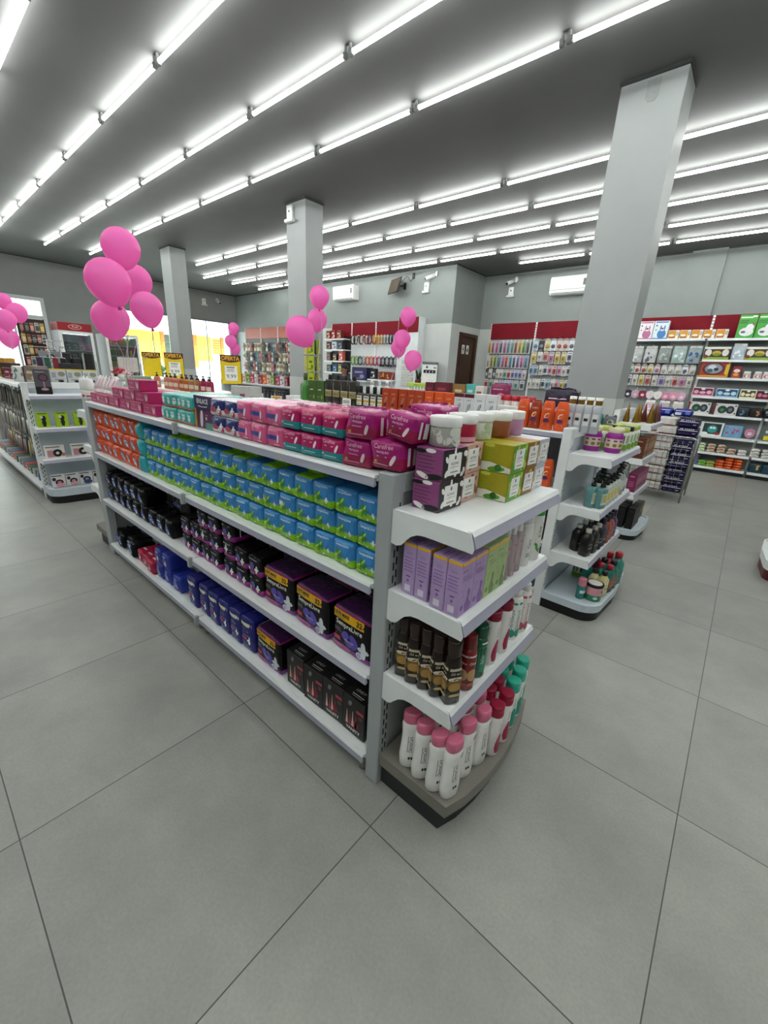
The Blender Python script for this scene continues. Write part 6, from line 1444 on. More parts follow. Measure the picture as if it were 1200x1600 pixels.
for c, (a, q, nm, n) in enumerate((('B8A8A8', '9A3A4A', 'pale red', 3), ('9A98B4', '5A5A8A', 'grey violet', 4), ('7A78A8', '4A4A7A', 'violet', 4), ('7AB84A', '3A7A2A', 'green', 2), ('A8B44A', '6A7A1E', 'yellow green', 2))):
    for t_ in range(n): put(('pk', a), mk_wipe(a, q), (-.185 + .146 * c, SY + .1, .126 + .057 * t_), jit(.2), '%s small pack on the lowest wall shelf, %s up its stack' % (nm, ORD[t_]), 'wipes', 'small packs on the lowest wall shelf')
for c in range(3):
    for t_ in range((3, 5, 4)[c]): put('pko', mk_wipe('D0481A', 'F08A4A'), (.545 + .146 * c, SY + .1, .126 + .057 * t_), jit(.08), 'orange pack on the lowest wall shelf, stack %s from the left, %s up' % (ORD[c], ORD[t_]), 'wipes', 'orange packs on the lowest wall shelf')
for i in range(5): put('pkb', mk_dbag('1E3A4A', 'C9B23A', 230, .19, .19), (1.12 + .2 * i, SY + .08, .126), 0, 'dark blue pack with yellow figure, lowest shelf at the right edge, %s from the left' % ORD[i], 'nappies', 'dark blue packs at the right edge')

# ---------------------------------------------------------------- back wall: flip-flops, sunglasses, water
RED_DAYLIT = M('A4503C', .45, 0, .05, 6)  # header red lightened to salmon; the window's daylight is put into the colour
FFW = [module(-15.46 + 1.11 * i, -14.35 + 1.11 * i, YB, 3.12, 2.73, (.12,), 'bay of flip-flops under a red board tinted salmon for the window light, %s from the window corner' % ORD[i], .35, M('4A4C50', .5), RED_DAYLIT) for i in range(3)]
FFC = [('22242A', 'B8A890', 'black'), ('6A5A48', 'D8C8A8', 'brown'), ('B8566A', 'E9D0D0', 'pink'), ('D9D2C6', '4A4A4E', 'cream'), ('2E3A52', '8A94A8', 'navy'), ('3A7A72', 'D0E0DC', 'teal'), ('C9B48A', '6A4A2A', 'sand'), ('141416', '3A3A3E', 'all-black'), ('B03A34', 'E6E0D8', 'red')]
def mk_ff(h1, h2):
    def f():
        t = thing('flip_flops', '', 'flip-flops')
        for s_ in (-1, 1):
            o = [(s_ * .036 + a, -.02 + c) for a, c in ((-.03, -.0), (0, .018), (.03, 0), (.034, -.08), (.026, -.15), (.03, -.24), (.02, -.28), (-.02, -.28), (-.03, -.24), (-.026, -.15), (-.034, -.08))]
            q = MB().prism(o, lambda a, c, d: (a, d, c), -.012, .006, M(h1, .6)).build('sole', t)
            b = MB(); b.tube([(s_ * .036 - .03, -.012, -.17), (s_ * .036 - .014, -.045, -.11), (s_ * .036, -.012, -.05)], .006, M(h2, .5), 5); b.tube([(s_ * .036 + .03, -.012, -.17), (s_ * .036 + .014, -.045, -.11), (s_ * .036, -.012, -.05)], .006, M(h2, .5), 5); b.build('strap', q)
        return t
    return f
pal = [1, 3, 6, 2, 7, 6, 3, 6, 1, 0, 3, 7, 4, 5, 2, 1, 0, 7, 8, 3, 4, 0, 6]
for r0, (z, nm) in enumerate(((2.6, 'top'), (2.24, 'second'), (1.88, 'third'), (1.52, 'fourth'))):
    for i in range(21):
        k = pal[(i * 1 + r0 * 7) % len(pal)]; a, c, w_ = FFC[k]; x_ = -15.38 + .157 * i
        hook(FFW[min(2, int((x_ + 15.46) / 1.11))], x_, YB - .03, z)
        put(('ff', k), mk_ff(a, c), (x_, YB - .17 - jit(.02), z - .03), jit(.25), '%s flip-flops hanging on the back wall, %s row, %s from the window corner' % (w_, nm, ORD[i]), 'flip-flops', 'flip-flops on the back wall')
WX = module(-10.25, -9.3, YB, 3.12, 2.73, (2.65, 2.33, 1.99, 1.65, 1.3, .8, .3), 'red-topped wall bay of small boxes between the middle pillar and the sunglasses', .4, M('2E2C2C', .5))
WPB = M('DADEDF', .45, 0, .03, 6)
WY = module(-9.3, -8.28, YB, 3.12, 2.73, (1.44, .9, .3), 'white-backed wall bay of hair ornaments, left of its twin', .4, WPB)
WZ = module(-8.28, -7.24, YB, 3.12, 2.73, (1.5, .9, .3), 'white-backed wall bay of sunglasses next to the white column', .4, WPB)
bxs = [(-10.12, 2.65, .2, .24, '7A2A20', 'D8B48A', 'red box'), (-9.88, 2.65, .2, .26, '8A1A1E', 'E8D8C8', 'crimson box'), (-9.62, 2.65, .24, .24, '6A2420', 'D8A060', 'rust box'), (-10.1, 2.33, .2, .24, '4A2A28', 'B88A70', 'brown box'), (-9.84, 2.33, .22, .24, 'C9CCD4', '2A3A6A', 'white and navy box'), (-9.56, 2.33, .22, .26, '1E2432', '8A94A8', 'navy box'),
       (-10.1, 1.99, .18, .26, '5A4444', '9A7A6A', 'dull brown box'), (-9.8, 1.99, .2, .2, '2A1E14', 'E0B070', 'amber box'), (-9.52, 1.99, .2, .3, 'C9564A', 'F0E8E4', 'red and white box'), (-10.08, 1.65, .22, .22, '3A3C44', '7A7E88', 'charcoal box'), (-9.8, 1.65, .2, .22, '2E5F8A', 'B8C8D8', 'blue box'), (-9.54, 1.65, .2, .24, '8A8A2A', 'E0DCA0', 'olive box')]
for i, (x_, z, w_, h_, a, c, nm) in enumerate(bxs): put(('wx', i), mk_plain(a, c, w_, h_, .12), (x_, YB - .27, z + .001), jit(.1), '%s in the dark bay beside the hair ornaments' % nm, 'box')
def mk_glasses(h1):
    def f():
        t = thing('sunglasses', '', 'sunglasses'); b = MB()
        for s_ in (-1, 1): b.ell(s_ * .045, -.06, .038, .03, F(.01), M(h1, .15), 0, 12); b.tube([(s_ * .045 + .04 * math.cos(k), -.004, -.06 + .032 * math.sin(k)) for k in [q * .628 for q in range(10)]], .004, M(h1, .3), 4, True)
        b.build('lenses', t)
        b = MB(); b.prism([(-.04, -.02), (.04, -.02), (.03, .02), (-.03, .02)], lambda a, c, d: (a, d, c), -.001, .001, PAPER); b.tube([(-.084, 0, -.055), (-.08, .08, -.06)], .004, M(h1, .3), 4); b.tube([(.084, 0, -.055), (.08, .08, -.06)], .004, M(h1, .3), 4); b.build('temples', t)
        return t
    return f
def mk_band(h1, h2):
    def f():
        t = thing('hair_band', '', 'hair band'); b = MB(); b.tube([(.065 * math.sin(q), 0, -.13 + .125 * math.cos(q)) for q in [k * .7 for k in range(9)]], .02, M(h1, .6), 6, True); b.build('band', t)
        b = MB(); b.loft([(-.07, .03, .02, 2), (-.03, .045, .03, 2), (-.01, .02, .014, 2)], M(h2, .6), 8); b.build('bow', t); return t
    return f
HC = [('4A2A22', 'E4DCD4', 'brown'), ('B03A3A', 'E8E0D8', 'red'), ('C9922A', 'E9D8A0', 'gold'), ('22222A', 'B8B8BC', 'black'), ('8A8E94', 'E0E2E4', 'silver'), ('D8D2CA', '6A2A2A', 'white'), ('5F9A2A', 'C8E09A', 'lime'), ('D8541E', 'F0C0A0', 'orange'), ('B82A5A', 'F0C0D0', 'magenta'), ('2A3A4A', '8A9AA8', 'slate')]
q_ = 0
for z, zn, seq in ((2.72, 'upper row', (0, 3, 5, 0, 5, 1, 9, 1, 2, 2, 2, 4, 4, 3, 9, 4)), (2.12, 'lower row', (6, 6, 9, 4, 7, 7, 8, 8, 9, 3, 9, 3))):
    n = len(seq)
    for i, k in enumerate(seq):
        x_ = -9.2 + 1.9 * (i + .5) / n; t = WY if x_ < -8.28 else WZ
        if abs(x_ + 8.28) < .04: x_ += .06; t = WZ
        hook(t, x_, YB - .03, z)
        put(('hb', k), mk_band(HC[k][0], HC[k][1]), (x_, YB - .17, z + .028), R(62) + jit(.2), '%s hair band hanging on the white-backed bays, %s, %s from the left' % (HC[k][2], zn, ORD[i]), 'hair band', 'hair bands on the back wall')
for i in range(5): hook(WZ, -7.9 + .15 * i, YB - .03, 1.98); put(('sg', i % 2), mk_glasses(('16161A', '6A6E78')[i % 2]), (-7.9 + .15 * i, YB - .16, 1.955), 0, '%s sunglasses hanging next to the white column, %s from the left' % (('black', 'grey')[i % 2], ORD[i]), 'sunglasses', 'sunglasses on the back wall')
put('purpl', mk_plain('262050', '8A84B8', .62, .38, .3), (-8.62, YB - .24, 1.441), 0, 'large dark purple box on the white-backed bay', 'box')
put('blkbx', mk_plain('1A1A1C', 'D8D8D8', .22, .3, .12), (-8.12, YB - .25, 1.501), 0, 'black box with pale marks right of the large purple box', 'box')
put('redbag', mk_dbag('7A2A1A', 'C99A3A', 240, .56, .22), (-7.62, YB - .25, 1.501), 0, 'red and gold bag on the bay next to the white column', 'bag')
t = thing('white_column_cabinet', 'narrow white cabinet with a red top board beside the water dispenser', 'cabinet')
MB().box(-7.22, -6.5, YB - .3, YB, 0, 3.16, WPB).build('body', t); MB().box(-7.2, -6.52, YB - .315, YB - .3, 2.78, 3.16, RED).build('header_board', t)
for k in range(5): MB().box(-7.0, -6.6, YB - .33, YB - .3, 1.36 + .15 * k, 1.46 + .15 * k, M('C2C2BC', .4), .004).build('drawer', t)
t = thing('side_cabinet', 'low white cabinet under the water dispenser', 'cabinet'); MB().box(-6.48, -5.78, YB - .5, YB - .01, .1, 1.4, WPB, .006).build('body', t); MB().box(-6.46, -5.8, YB - .48, YB - .02, 0, .1, DARK).build('plinth', t); MB().box(-6.5, -5.76, YB - .52, YB - .01, 1.4, 1.43, WHITE, .004).build('top', t); MB().box(-6.46, -6.14, YB - .515, YB - .5, .14, 1.36, WHITE, .004).build('door', t); MB().box(-6.12, -5.8, YB - .515, YB - .5, .14, 1.36, WHITE, .004).build('door', t)
t = thing('water_dispenser', 'white and grey bench water dispenser before the back wall', 'water dispenser', (-6.06, YB - .28, 1.431), R(35)); t.scale = (1.22, 1.22, 1.15)
b = MB(); b.box(-.17, .17, -.17, .17, 0, .47, M('C9CED6', .35), .02); b.box(-.165, .165, -.178, -.17, .05, .45, WHITE, .006); b.build('body', t)
MB().box(-.175, .175, -.18, .175, .47, .52, M('6E7276', .4), .015).build('top_cover', t); MB().box(-.13, .13, -.185, -.178, .27, .34, BLACK, .004).build('tap_recess', t)
for x_ in (-.07, 0, .07): o = MB().tube([(x_, -.185, .31), (x_, -.22, .3), (x_, -.222, .27)], .012, M('D0D4D8', .3), 6).build('tap', t)
b = MB(); b.ell(-.06, .4, .022, .028, lambda a, c: (a, -.1792, c), M('3A4048', .4)); b.rect(.08, .38, .14, .4, lambda a, c: (a, -.1792, c), DARK); b.build('badge', t)
t = thing('potted_plant', 'spiky green plant in a round dark red pot beside the water dispenser', 'plant', (-6.37, YB - .34, 1.431))
MB().lathe([(.05, 0), (.085, .03), (.095, .08), (.08, .13), (.075, .14)], M('5A0E18', .2), 18).build('pot', t)
for k in range(12):
    a = k * .9; l = .2 + .05 * (k % 3); b = MB(); p = [Vector((.02 * math.cos(a), .02 * math.sin(a), .13)), Vector((.07 * math.cos(a), .07 * math.sin(a), .13 + l * .6)), Vector((.1 * math.cos(a), .1 * math.sin(a), .13 + l))]
    b.tube(p, [.016, .014, .002], M('24401E', .5), 5); b.build('leaf', t)

# ---------------------------------------------------------------- left gondola
def mk_pk(h1, h2, w, h):
    def f():
        t = thing('hanging_pack', '', 'hanging pack'); b = MB(); b.prism([(-w / 2, -h), (w / 2, -h), (w / 2, .0), (w / 2 - .01, .02), (-w / 2 + .01, .02), (-w / 2, 0)], lambda a, c, d: (a, d, c), -.002, .002, card(h1)); b.rect(-w * .4, -.04, w * .3, -.02, F(.004), ink(h2)); b.build('card', t)
        b = MB(); b.tube([(-w * .2, -.02, -h * .25), (-w * .12, -.03, -h * .9)], .011, M(h2, .25, .5), 6); b.tube([(w * .2, -.02, -h * .2), (w * .1, -.03, -h * .85)], .011, M(h2, .25, .5), 6); b.build('tool', t)
        return t
    return f
PKV = [('3A3836', 'A8A49C', 'charcoal'), ('55504A', 'C9BFAE', 'brown grey'), ('232426', '8A8C90', 'black'), ('6E6C68', 'D8D4CC', 'grey'), ('4A4650', 'B0A8B8', 'slate'), ('8A3A2E', 'D8B8A8', 'rust'), ('B89A2A', 'E9DFA8', 'yellow'), ('3A5A4A', 'B8D0C0', 'dark green'), ('7A4A4A', 'E0C0C0', 'dusty red')]
for r0, (z, nm, h) in enumerate(((1.27, 'top', .34), (.9, 'middle', .32), (.54, 'bottom', .3))):
    for i in range(24):
        x_ = -5.72 - .145 * i; k = (i * 5 + r0 * 3) % 5 if r0 < 2 or i % 3 == 0 else 4 + (i + r0) % 5; a, c, w_ = PKV[k]
        hook(GE, x_, .485, z); put(('pk', k, r0), mk_pk(a, c, .115, h), (x_, .32 + jit(.02), z - .027), jit(.2), '%s pack hanging on the left gondola, %s row, %s from its near end' % (w_, nm, ORD[i]), 'hanging pack', 'packs hanging on the left gondola')
for i in range(14): put(('lowbox', i % 4), mk_plain(('B04A3A', '4A6A8A', '8A8A84', '2E5A4A')[i % 4], 'D8D8D0', .2, .09, .2), (-5.85 - .235 * i, .25, .131), jit(.1), '%s low box on the deck of the left gondola, %s from its near end' % (('red', 'blue', 'grey', 'green')[i % 4], ORD[i]), 'box', 'low boxes on the left gondola deck')
# its end shelves
b = None
def mk_fan():
    b = MB(); w, d, h = .145, .12, .27; b.box(-w / 2, w / 2, -d / 2, d / 2, 0, h, card('5A565C'), .002); fn = F(d); b.rect(-w / 2 + .002, 0, w / 2 - .002, .08, fn, ink('141416')); f2 = F(d, .0012); b.ell(.01, .18, .045, .045, f2, ink('3A2430')); b.ell(.01, .18, .032, .032, F(d, .0018), ink('6A4A58')); b.rect(.004, .06, .016, .14, f2, ink('B08A98')); b.ell(.01, .055, .035, .014, f2, ink('C9A0B0')); b.rect(-.05, .235, .03, .243, f2, ink('A8A8AE')); b.rect(-d * .3, .1, d * .3, .16, Lf(w), ink('6E6A70'))
    return b.build('carton')
put('fan', mk_fan, (-5.4, .275, 1.256), R(90 - 12), 'grey carton with a small table fan on the left gondola end', 'box')
def mk_book(hb, panes, w, h, d=.035): return mk_gift(w, h, d, hb, panes)
grn = [(e_, .05, .62, .2, .18, '16181A'), (e_, .05, .32, .17, .22, '16181A'), (e_, -.1, .7, .12, .1, 'D8DCD8'), (r_, 0, .95, .4, .02, '4A6A0A'), (r_, 0, .92, .3, .015, '4A6A0A'), (r_, .05, .14, .12, .08, '16181A')]
for i, y_ in enumerate((.2, .375, .55, .72)): put('gb', mk_book('A6C81E', grn, .118, .165), (-5.38, y_, .886), R(90 + jit(6)), 'lime green box with a black figure on the left gondola end, %s from the left' % ORD[i], 'box', 'lime green boxes on the left gondola end')
crd = [(r_, -.1, .35, .3, .26, 'C9909A'), (e_, .12, .38, .24, .3, '1A1A1C'), (e_, .12, .38, .09, .11, 'E4DED8'), (r_, -.1, .86, .36, .04, '6A6A6A'), (e_, .4, .25, .1, .14, 'A8785A')]
for i, y_ in enumerate((.245, .5, .75)): put('cb', mk_book('E6E0D8', crd, .19, .15), (-5.37, y_, .526), R(90 + jit(5)), 'cream box with a black ring on the left gondola end, %s from the left' % ORD[i], 'box', 'cream boxes on the left gondola end')
for i, y_ in enumerate((.22, .36, .5, .64)): put(('wb', i), mk_book('DDDAD8', [(e_, .05, .4, .3, .22, '1A1618'), (e_, .05, .4, .16, .1, ('C97A8A', 'C98A94', '8A98C9', '8A94B4')[i]), (e_, .1, .18, .34, .16, ('D8A0A8', 'D8A8A8', '3A4468', '3A4468')[i]), (r_, -.1, .9, .36, .04, '55555A'), (e_, -.3, .65, .14, .14, '2A2628')], .135, .155), (-5.36, y_, .171), R(90 + jit(6)), 'white pack with a black disc on the left gondola tray, %s from the left' % ORD[i], 'box', 'white packs on the left gondola tray')
# on top of it
for i, y_ in enumerate((.5, .66, .82)): put('yl', mk_gift(.15, .155, .05, 'C9CCCC', [(r_, 0, .96, .5, .045, 'D8C22A'), (e_, .2, .62, .24, .18, '8A8A78'), (r_, -.3, .55, .14, .2, '9AA4A8'), (r_, 0, .2, .3, .03, '7A848A'), (e_, .1, .1, .2, .08, '16161A')], ), (-5.6, y_ - .03, 1.376), R(90), 'white box with yellow top edge on the left gondola, %s from the left' % ORD[i], 'box', 'yellow-topped boxes on the left gondola')
for i, (x_, y_, w_, h_, a, c, nm) in enumerate(((-5.75, .3, .2, .2, '8A7A6A', 'C9B8A0', 'tan carton'), (-6.05, .32, .16, .18, '4A1A2E', '9A5A6A', 'wine carton'), (-6.75, .3, .2, .14, '6A2034', 'D0A0A8', 'crimson carton'), (-7.0, .28, .2, .14, '7A2A3E', 'E0B8C0', 'rose carton'), (-7.3, .3, .22, .2, '3A2A24', 'A8784A', 'brown carton'), (-7.6, .3, .2, .26, 'B8862A', '6A3A1A', 'mustard carton'), (-5.75, .72, .18, .16, '4A2424', '8A5A4A', 'maroon carton'), (-6.0, .7, .22, .24, '2A2A2A', '6A6A6A', 'black carton'))):
    put(('gt', i), mk_plain(a, c, w_, h_, .14), (x_, y_, 1.352), R(20), '%s on top of the left gondola' % nm, 'box')
put('gtb', mk_dbag('D8D6D4', '6A8A7A', 250, .24, .18), (-6.22, .25, 1.352), R(25), 'white plastic bag on top of the left gondola', 'bag')
put('gtb2', mk_dbag('C9A8B0', '8A4A5A', 251, .24, .14), (-6.5, .3, 1.352), R(25), 'pink plastic bag on top of the left gondola', 'bag')
def mk_stand(): 
    t = thing('accessory_stand', '', 'stand'); MB().lathe([(.09, 0), (.09, .012), (.012, .02), (.01, .52)], CHROME, 12).build('post', t)
    for z in (.3, .42, .5): b = MB(); b.tube([(-.16, 0, z), (.16, 0, z)], .006, CHROME, 5); b.build('arm', t)
    for k in range(4): b = MB(); b.box(-.15 + .085 * k, -.09 + .085 * k, -.012, .012, .06 + .03 * (k % 2), .3, M(('3A2A4A', '2E5A4A', '8A2A34', '1A1A1E')[k], .5), .006); b.build('hanging_item', t)
    return t
put('stand', mk_stand, (-6.2, .55, 1.352), R(60), 'small chrome stand of dark accessories on the left gondola', 'stand')
t = thing('mirror_box', 'pale grey box with a dark ring on top of the left gondola', 'box', (-6.5, .62, 1.352), R(70)); b = MB(); b.box(-.12, .12, -.05, .05, .0, .38, card('8A8C90'), .003); b.ell(.01, .29, .05, .055, F(.1), DARK); b.ell(.01, .29, .03, .034, F(.1, .0014), ink('B8BABC')); b.build('carton', t)
for i, (y_, h_, w_) in enumerate(((1.6, .42, .16), (1.78, .5, .2), (1.99, .4, .2), (2.22, .52, .17))):
    t = thing('travel_case', 'black upright travel case before the freezer, %s from the left' % ORD[i], 'case', (-11.0, y_, 1.27), R(90), 'black travel cases'); MB().box(-w_ / 2, w_ / 2, -.1, .1, 0, h_, M('0C0C0E', .5), .03).build('shell', t)
    if i < 3: b = MB(); b.tube([(-w_ * .3, 0, h_), (-w_ * .3, 0, h_ + .1), (w_ * .3, 0, h_ + .1), (w_ * .3, 0, h_)], .009, BLACK, 6); b.build('handle', t)
t = thing('counter', 'long dark-fronted counter carrying the black travel cases', 'counter'); MB().box(-11.4, -10.7, .4, 2.45, 0, 1.24, M('8E8A86', .5)).build('body', t); MB().box(-11.44, -10.66, .36, 2.48, 1.24, 1.268, WHITE, .004).build('counter_top', t)
t = thing('checkout_counter', 'white checkout counter with a thick top before the drinks cooler', 'counter'); MB().box(-11.1, -10.3, 2.75, 4.0, 0, 1.22, M('C9CCCC', .45)).build('body', t); MB().box(-11.16, -10.24, 2.7, 4.06, 1.22, 1.28, WHITE, .006).build('counter_top', t); MB().box(-10.31, -10.28, 3.0, 3.9, .2, 1.1, WHITE, .006).build('front_panel', t)
t = thing('computer_monitor', 'back of a pale computer monitor on the white checkout counter', 'monitor', (-10.8, 2.98, 1.281), R(80)); MB().box(-.21, .21, -.02, .02, .12, .45, M('C2BEB6', .5), .01).build('screen', t); b = MB(); b.tube([(0, .01, 0), (0, .02, .2)], .02, M('9A9A96', .5)); b.lathe([(.1, 0), (.1, .012), (.02, .02)], M('9A9A96', .5), 16); b.build('foot', t)
t = thing('artificial_flowers', 'bunch of pink and red artificial flowers on the white checkout counter', 'flowers', (-10.55, 2.72, 1.281)); r3 = random.Random(9)
MB().lathe([(.07, 0), (.08, .06), (.06, .07)], PAPER, 12).build('bowl', t)
for k in range(16): p = (r3.uniform(-.13, .13), r3.uniform(-.25, .25) * .8, .08 + r3.uniform(0, .1)); b = MB(); b.lathe([(.004, -.02), (.04, 0), (.05, .02), (.02, .03)], M(('D8707A', 'E8B8BC', 'A8242E')[k % 3], .6), 8); o = b.build('bloom', t); o.location = p; o.rotation_euler = (r3.uniform(-.8, .8), r3.uniform(-.8, .8), 0)
for i in range(1): 
    t = thing('white_board_gondola', 'pale green box on the white shelf behind the white-capped bottles', 'box', (-4.75, 1.05, 0)); MB().box(-.3, .3, -.3, .3, 0, 1.3, WHITE_METAL, .004).build('plinth', t); b = MB(); b.box(-.07, .07, -.12, .12, 1.3, 1.5, card('8FA88A'), .003); b.rect(-.1, 1.34, .1, 1.47, lambda a, c: (.0707, a, c), ink('6A8A68')); b.build('carton', t)

# freezer, cooler, snack rack along the window wall
GL = glass('cabinet_glass', 'DDE6E6', .12)
def cabinet(name, label, cat, x, y0, y1, z1, head, hcol, body, shelves, goods, ghue, grp, noun):
    t = thing(name, label, cat)
    b = MB(); b.box(x - .8, x - .76, y0, y1, .1, z1, body); b.box(x - .76, x, y0, y0 + .05, .1, z1, body); b.box(x - .76, x, y1 - .05, y1, .1, z1, body); b.box(x - .76, x, y0 + .05, y1 - .05, .1, .32, body); b.box(x - .76, x, y0 + .05, y1 - .05, z1 - .06, z1, body); b.build('body', t); MB().box(x - .74, x - .03, y0 + .03, y1 - .03, 0, .1, BLACK).build('plinth', t)
    if head: b = MB(); b.box(x - .7, x + .02, y0, y1, z1, z1 + head, hcol, .01); hd = b.build('header', t)
    d = MB(); zt = z1 - .02
    for q in ((y0, y0 + .06, .3, zt), (y1 - .06, y1, .3, zt), (y0 + .06, y1 - .06, .3, .37), (y0 + .06, y1 - .06, zt - .06, zt)): d.box(x, x + .04, *q, WHITE)
    d = d.build('door', t); MB().box(x + .015, x + .022, y0 + .06, y1 - .06, .37, zt - .06, GL).build('pane', d); MB().box(x + .04, x + .065, y1 - .05, y1 - .03, .9, 1.6, M('B8BCBE', .3), .004).build('handle', d)
    MB().box(x - .1, x - .06, y0 + .1, y1 - .1, z1 - .085, z1 - .06, emit('added_glow', 'F4FAFF', 4.)).build('added_light_strip', t)  # glowing strip added to brighten the dim goods behind the glass
    for z in shelves: MB().box(x - .74, x - .04, y0 + .06, y1 - .06, z - .02, z, M('C9CCCE', .4)).build('shelf', t)
    n = 0
    for si, z in enumerate(shelves):
        m_ = int((y1 - y0 - .16) / goods[0])
        for i in range(m_):
            k = (i // 2 + si * 3) % len(ghue); a, c, w_ = ghue[k]
            put((name, k), goods[1](a, c), (x - .14, y0 + .1 + goods[0] * (i + .5), z + .001), R(90), '%s %s, %s shelf up, %s from the left' % (w_, noun, ORD[si], ORD[i]), 'frozen food' if 'freezer' in name else 'drink', grp)
    return t
t = cabinet('ice_cream_freezer', 'upright freezer with a red header by the left window', 'freezer', -13.4, 2.3, 3.06, 2.34, .2, M('96121C', .4), M('C9CCCE', .4), (.34, .75, 1.15, 1.5, 1.86), (.16, lambda a, c: mk_plain(a, c, .145, .2, .12)), [('6A5A58', 'A89A94', 'dull brown'), ('8A6A4A', 'D8B88A', 'tan'), ('4A4A54', '9A9AA8', 'dark grey'), ('A87A86', 'E0C0C8', 'dusty pink'), ('5A6A4A', 'A8B88A', 'olive')], 'packs in the red-topped freezer', 'pack in the red-topped freezer')
b = MB(); fn = lambda a, c: (-13.3793, 2.68 + a, 2.44 + c); b.ell(0, 0, .15, .06, fn, WHITE); b.ell(0, 0, .14, .052, lambda a, c: (-13.3788, 2.68 + a, 2.44 + c), ink('A81620')); b.text('Fruti', 0, -.018, .05, lambda a, c: (-13.378, 2.68 + a, 2.44 + c), WHITE); b.build('sign', t)
cabinet('drinks_cooler', 'white drinks cooler of yellow and orange bottles right of the freezer', 'cooler', -13.4, 3.36, 4.2, 2.36, 0, None, M('8E9092', .4), (.34, .75, 1.15, 1.47, 1.78, 2.06), (.1, lambda a, c: mk_can(a, c)), [('D8A81E', 'E9D060', 'yellow'), ('C95A1A', 'E9A070', 'orange'), ('6A9A2A', 'C8E09A', 'green'), ('A82A1E', 'E0A8A0', 'red'), ('E0C84A', '8A6A10', 'pale yellow')], 'bottles in the drinks cooler', 'bottle in the drinks cooler')
t = thing('snack_rack', 'tall dark rack of hanging snack packs inside the left window', 'rack', (-14.6, 1.98, 0), R(90)); MB().box(-.3, .3, -.02, .02, 0.05, 2.6, M('2A2220', .6)).build('back_board', t); MB().box(-.32, .32, -.25, .25, 0, .05, BLACK).build('base', t)
for x_ in (-.3, .28): MB().box(x_, x_ + .02, -.03, .03, .05, 2.62, DARK).build('upright', t)
for r0 in range(7):
    for i in range(5):
        k = (i * 3 + r0 * 2) % 5; a, c, w_ = (('5A2E24', 'B88A6A', 'brown'), ('8A2A2A', 'D8B0A0', 'red'), ('B0862A', 'E8D8A0', 'gold'), ('3A3434', '8A8480', 'black'), ('C9C6C0', '5A5A5A', 'white'))[k]
        put(('snack', k), mk_blister(.1, .26, a, c, c), (-14.54, 1.76 + .11 * i, 2.5 - .29 * r0), R(90), '%s snack pack on the rack in the left window, %s row, %s from the left' % (w_, ORD[r0], ORD[i]), 'hanging pack', 'snack packs on the dark rack')

# ---------------------------------------------------------------- oils with pumps, offer posters, stands on the low gondola
PUB = [(0, .034, .03, 4), (.004, .04, .035, 4), (.14, .04, .035, 4), (.155, .03, .028, 3), (.16, .014, .014, 2)]
pu = [('E08A72', 'pink'), ('D9826A', 'coral'), ('C2301E', 'red'), ('D0701E', 'amber'), ('C9905A', 'tan'), ('B8783A', 'caramel'), ('B8185A', 'magenta')]
px_ = [(-7.3, 1), (-6.98, 0), (-6.9, 0), (-6.82, 0), (-6.74, 0), (-6.66, 1), (-6.56, 1), (-6.4, 2), (-6.32, 3), (-6.24, 3), (-6.16, 3), (-6.06, 4), (-5.97, 4), (-5.87, 5), (-5.78, 5), (-5.68, 6), (-5.59, 6), (-5.5, 6), (-5.41, 6)]
for i, (x_, k) in enumerate(px_):
    put(('pu', k), mk_bottle([(z * 1.2, a * 1.15, c * 1.15, p) for z, a, c, p in PUB], M(pu[k][0], .15, 0, .08, 10, trans=.3), [(.19, .018, .018, 2), (.194, .022, .022, 2), (.215, .021, .021, 2), (.22, .01, .01, 2)], BLACK, lambda b, s_, body: b.rect(-.5, .05, .5, .11, s_, ink('E0C8B4'), 5), pump=(.215, BLACK)), (x_, 2.25 + .03 * (i % 2), 1.241), R(40 + jit(20)), '%s body oil bottle with black pump on the low gondola, %s from the left' % (pu[k][1], ORD[i]), 'bottle', 'pump bottles of body oil')
def mk_poster(full):
    def f():
        t = thing('offer_poster', '', 'poster'); b = MB(); w, h = .33, .46
        o = [(-w / 2, 0), (w / 2, 0), (w / 2, h), (-w / 2, h)]
        b.prism(o, lambda a, c, d: (a, d, c), -.003, .003, card('E9CC12')); f1 = F(.006); f2 = F(.006, .0016); f3 = F(.006, .0026)
        for q in ((-w / 2, 0, -w / 2 + .008, h), (w / 2 - .008, 0, w / 2, h)): b.rect(*q, f1, ink('2A2412'))
        b.poly([(-w / 2, h - .085), (-w * .25, h - .11), (0, h - .12), (w * .25, h - .11), (w / 2, h - .085), (w / 2, h), (-w / 2, h)], f1, ink('4A2A12'))
        b.text('OFERTA', 0, h - .082, .062, f2, ink('F2B23A'), stretch=.88, bold=.03); b.build('sheet', t)
        if full:
            b = MB(); b.rect(-.1, .05, .1, .29, f2, PAPER); b.rect(-.07, .255, .06, .272, f3, ink('777777')); b.rect(-.06, .225, .05, .236, f3, ink('999999')); b.rect(-.07, .2, .05, .21, f3, ink('999999')); b.text('9,99', .0, .09, .065, f3, ink('333333')); b.build('price_slip', t)
        b = MB(); b.tube([(0, .01, -.14), (0, .012, .3)], .008, CHROME, 6); b.build('pole', t)
        b = MB(); b.lathe([(.06, -.145), (.06, -.135), (.01, -.13)], CHROME, 12); b.build('foot', t)
        return t
    return f
put('post0', mk_poster(False), (-8.45, 2.63, 1.24 + .345 - .2), R(72), 'blank yellow offer poster, leftmost of the three over the gondolas', 'poster')
put('post1', mk_poster(True), (-7.9, 2.83, 1.24 + .345 - .2), R(70), 'yellow offer poster with a price slip, middle of the three over the gondolas', 'poster')
put('post1', None, (-6.06, 2.97, 1.24 + .345 - .21), R(62), 'yellow offer poster with a price slip, nearest the flip-flop wall', 'poster')
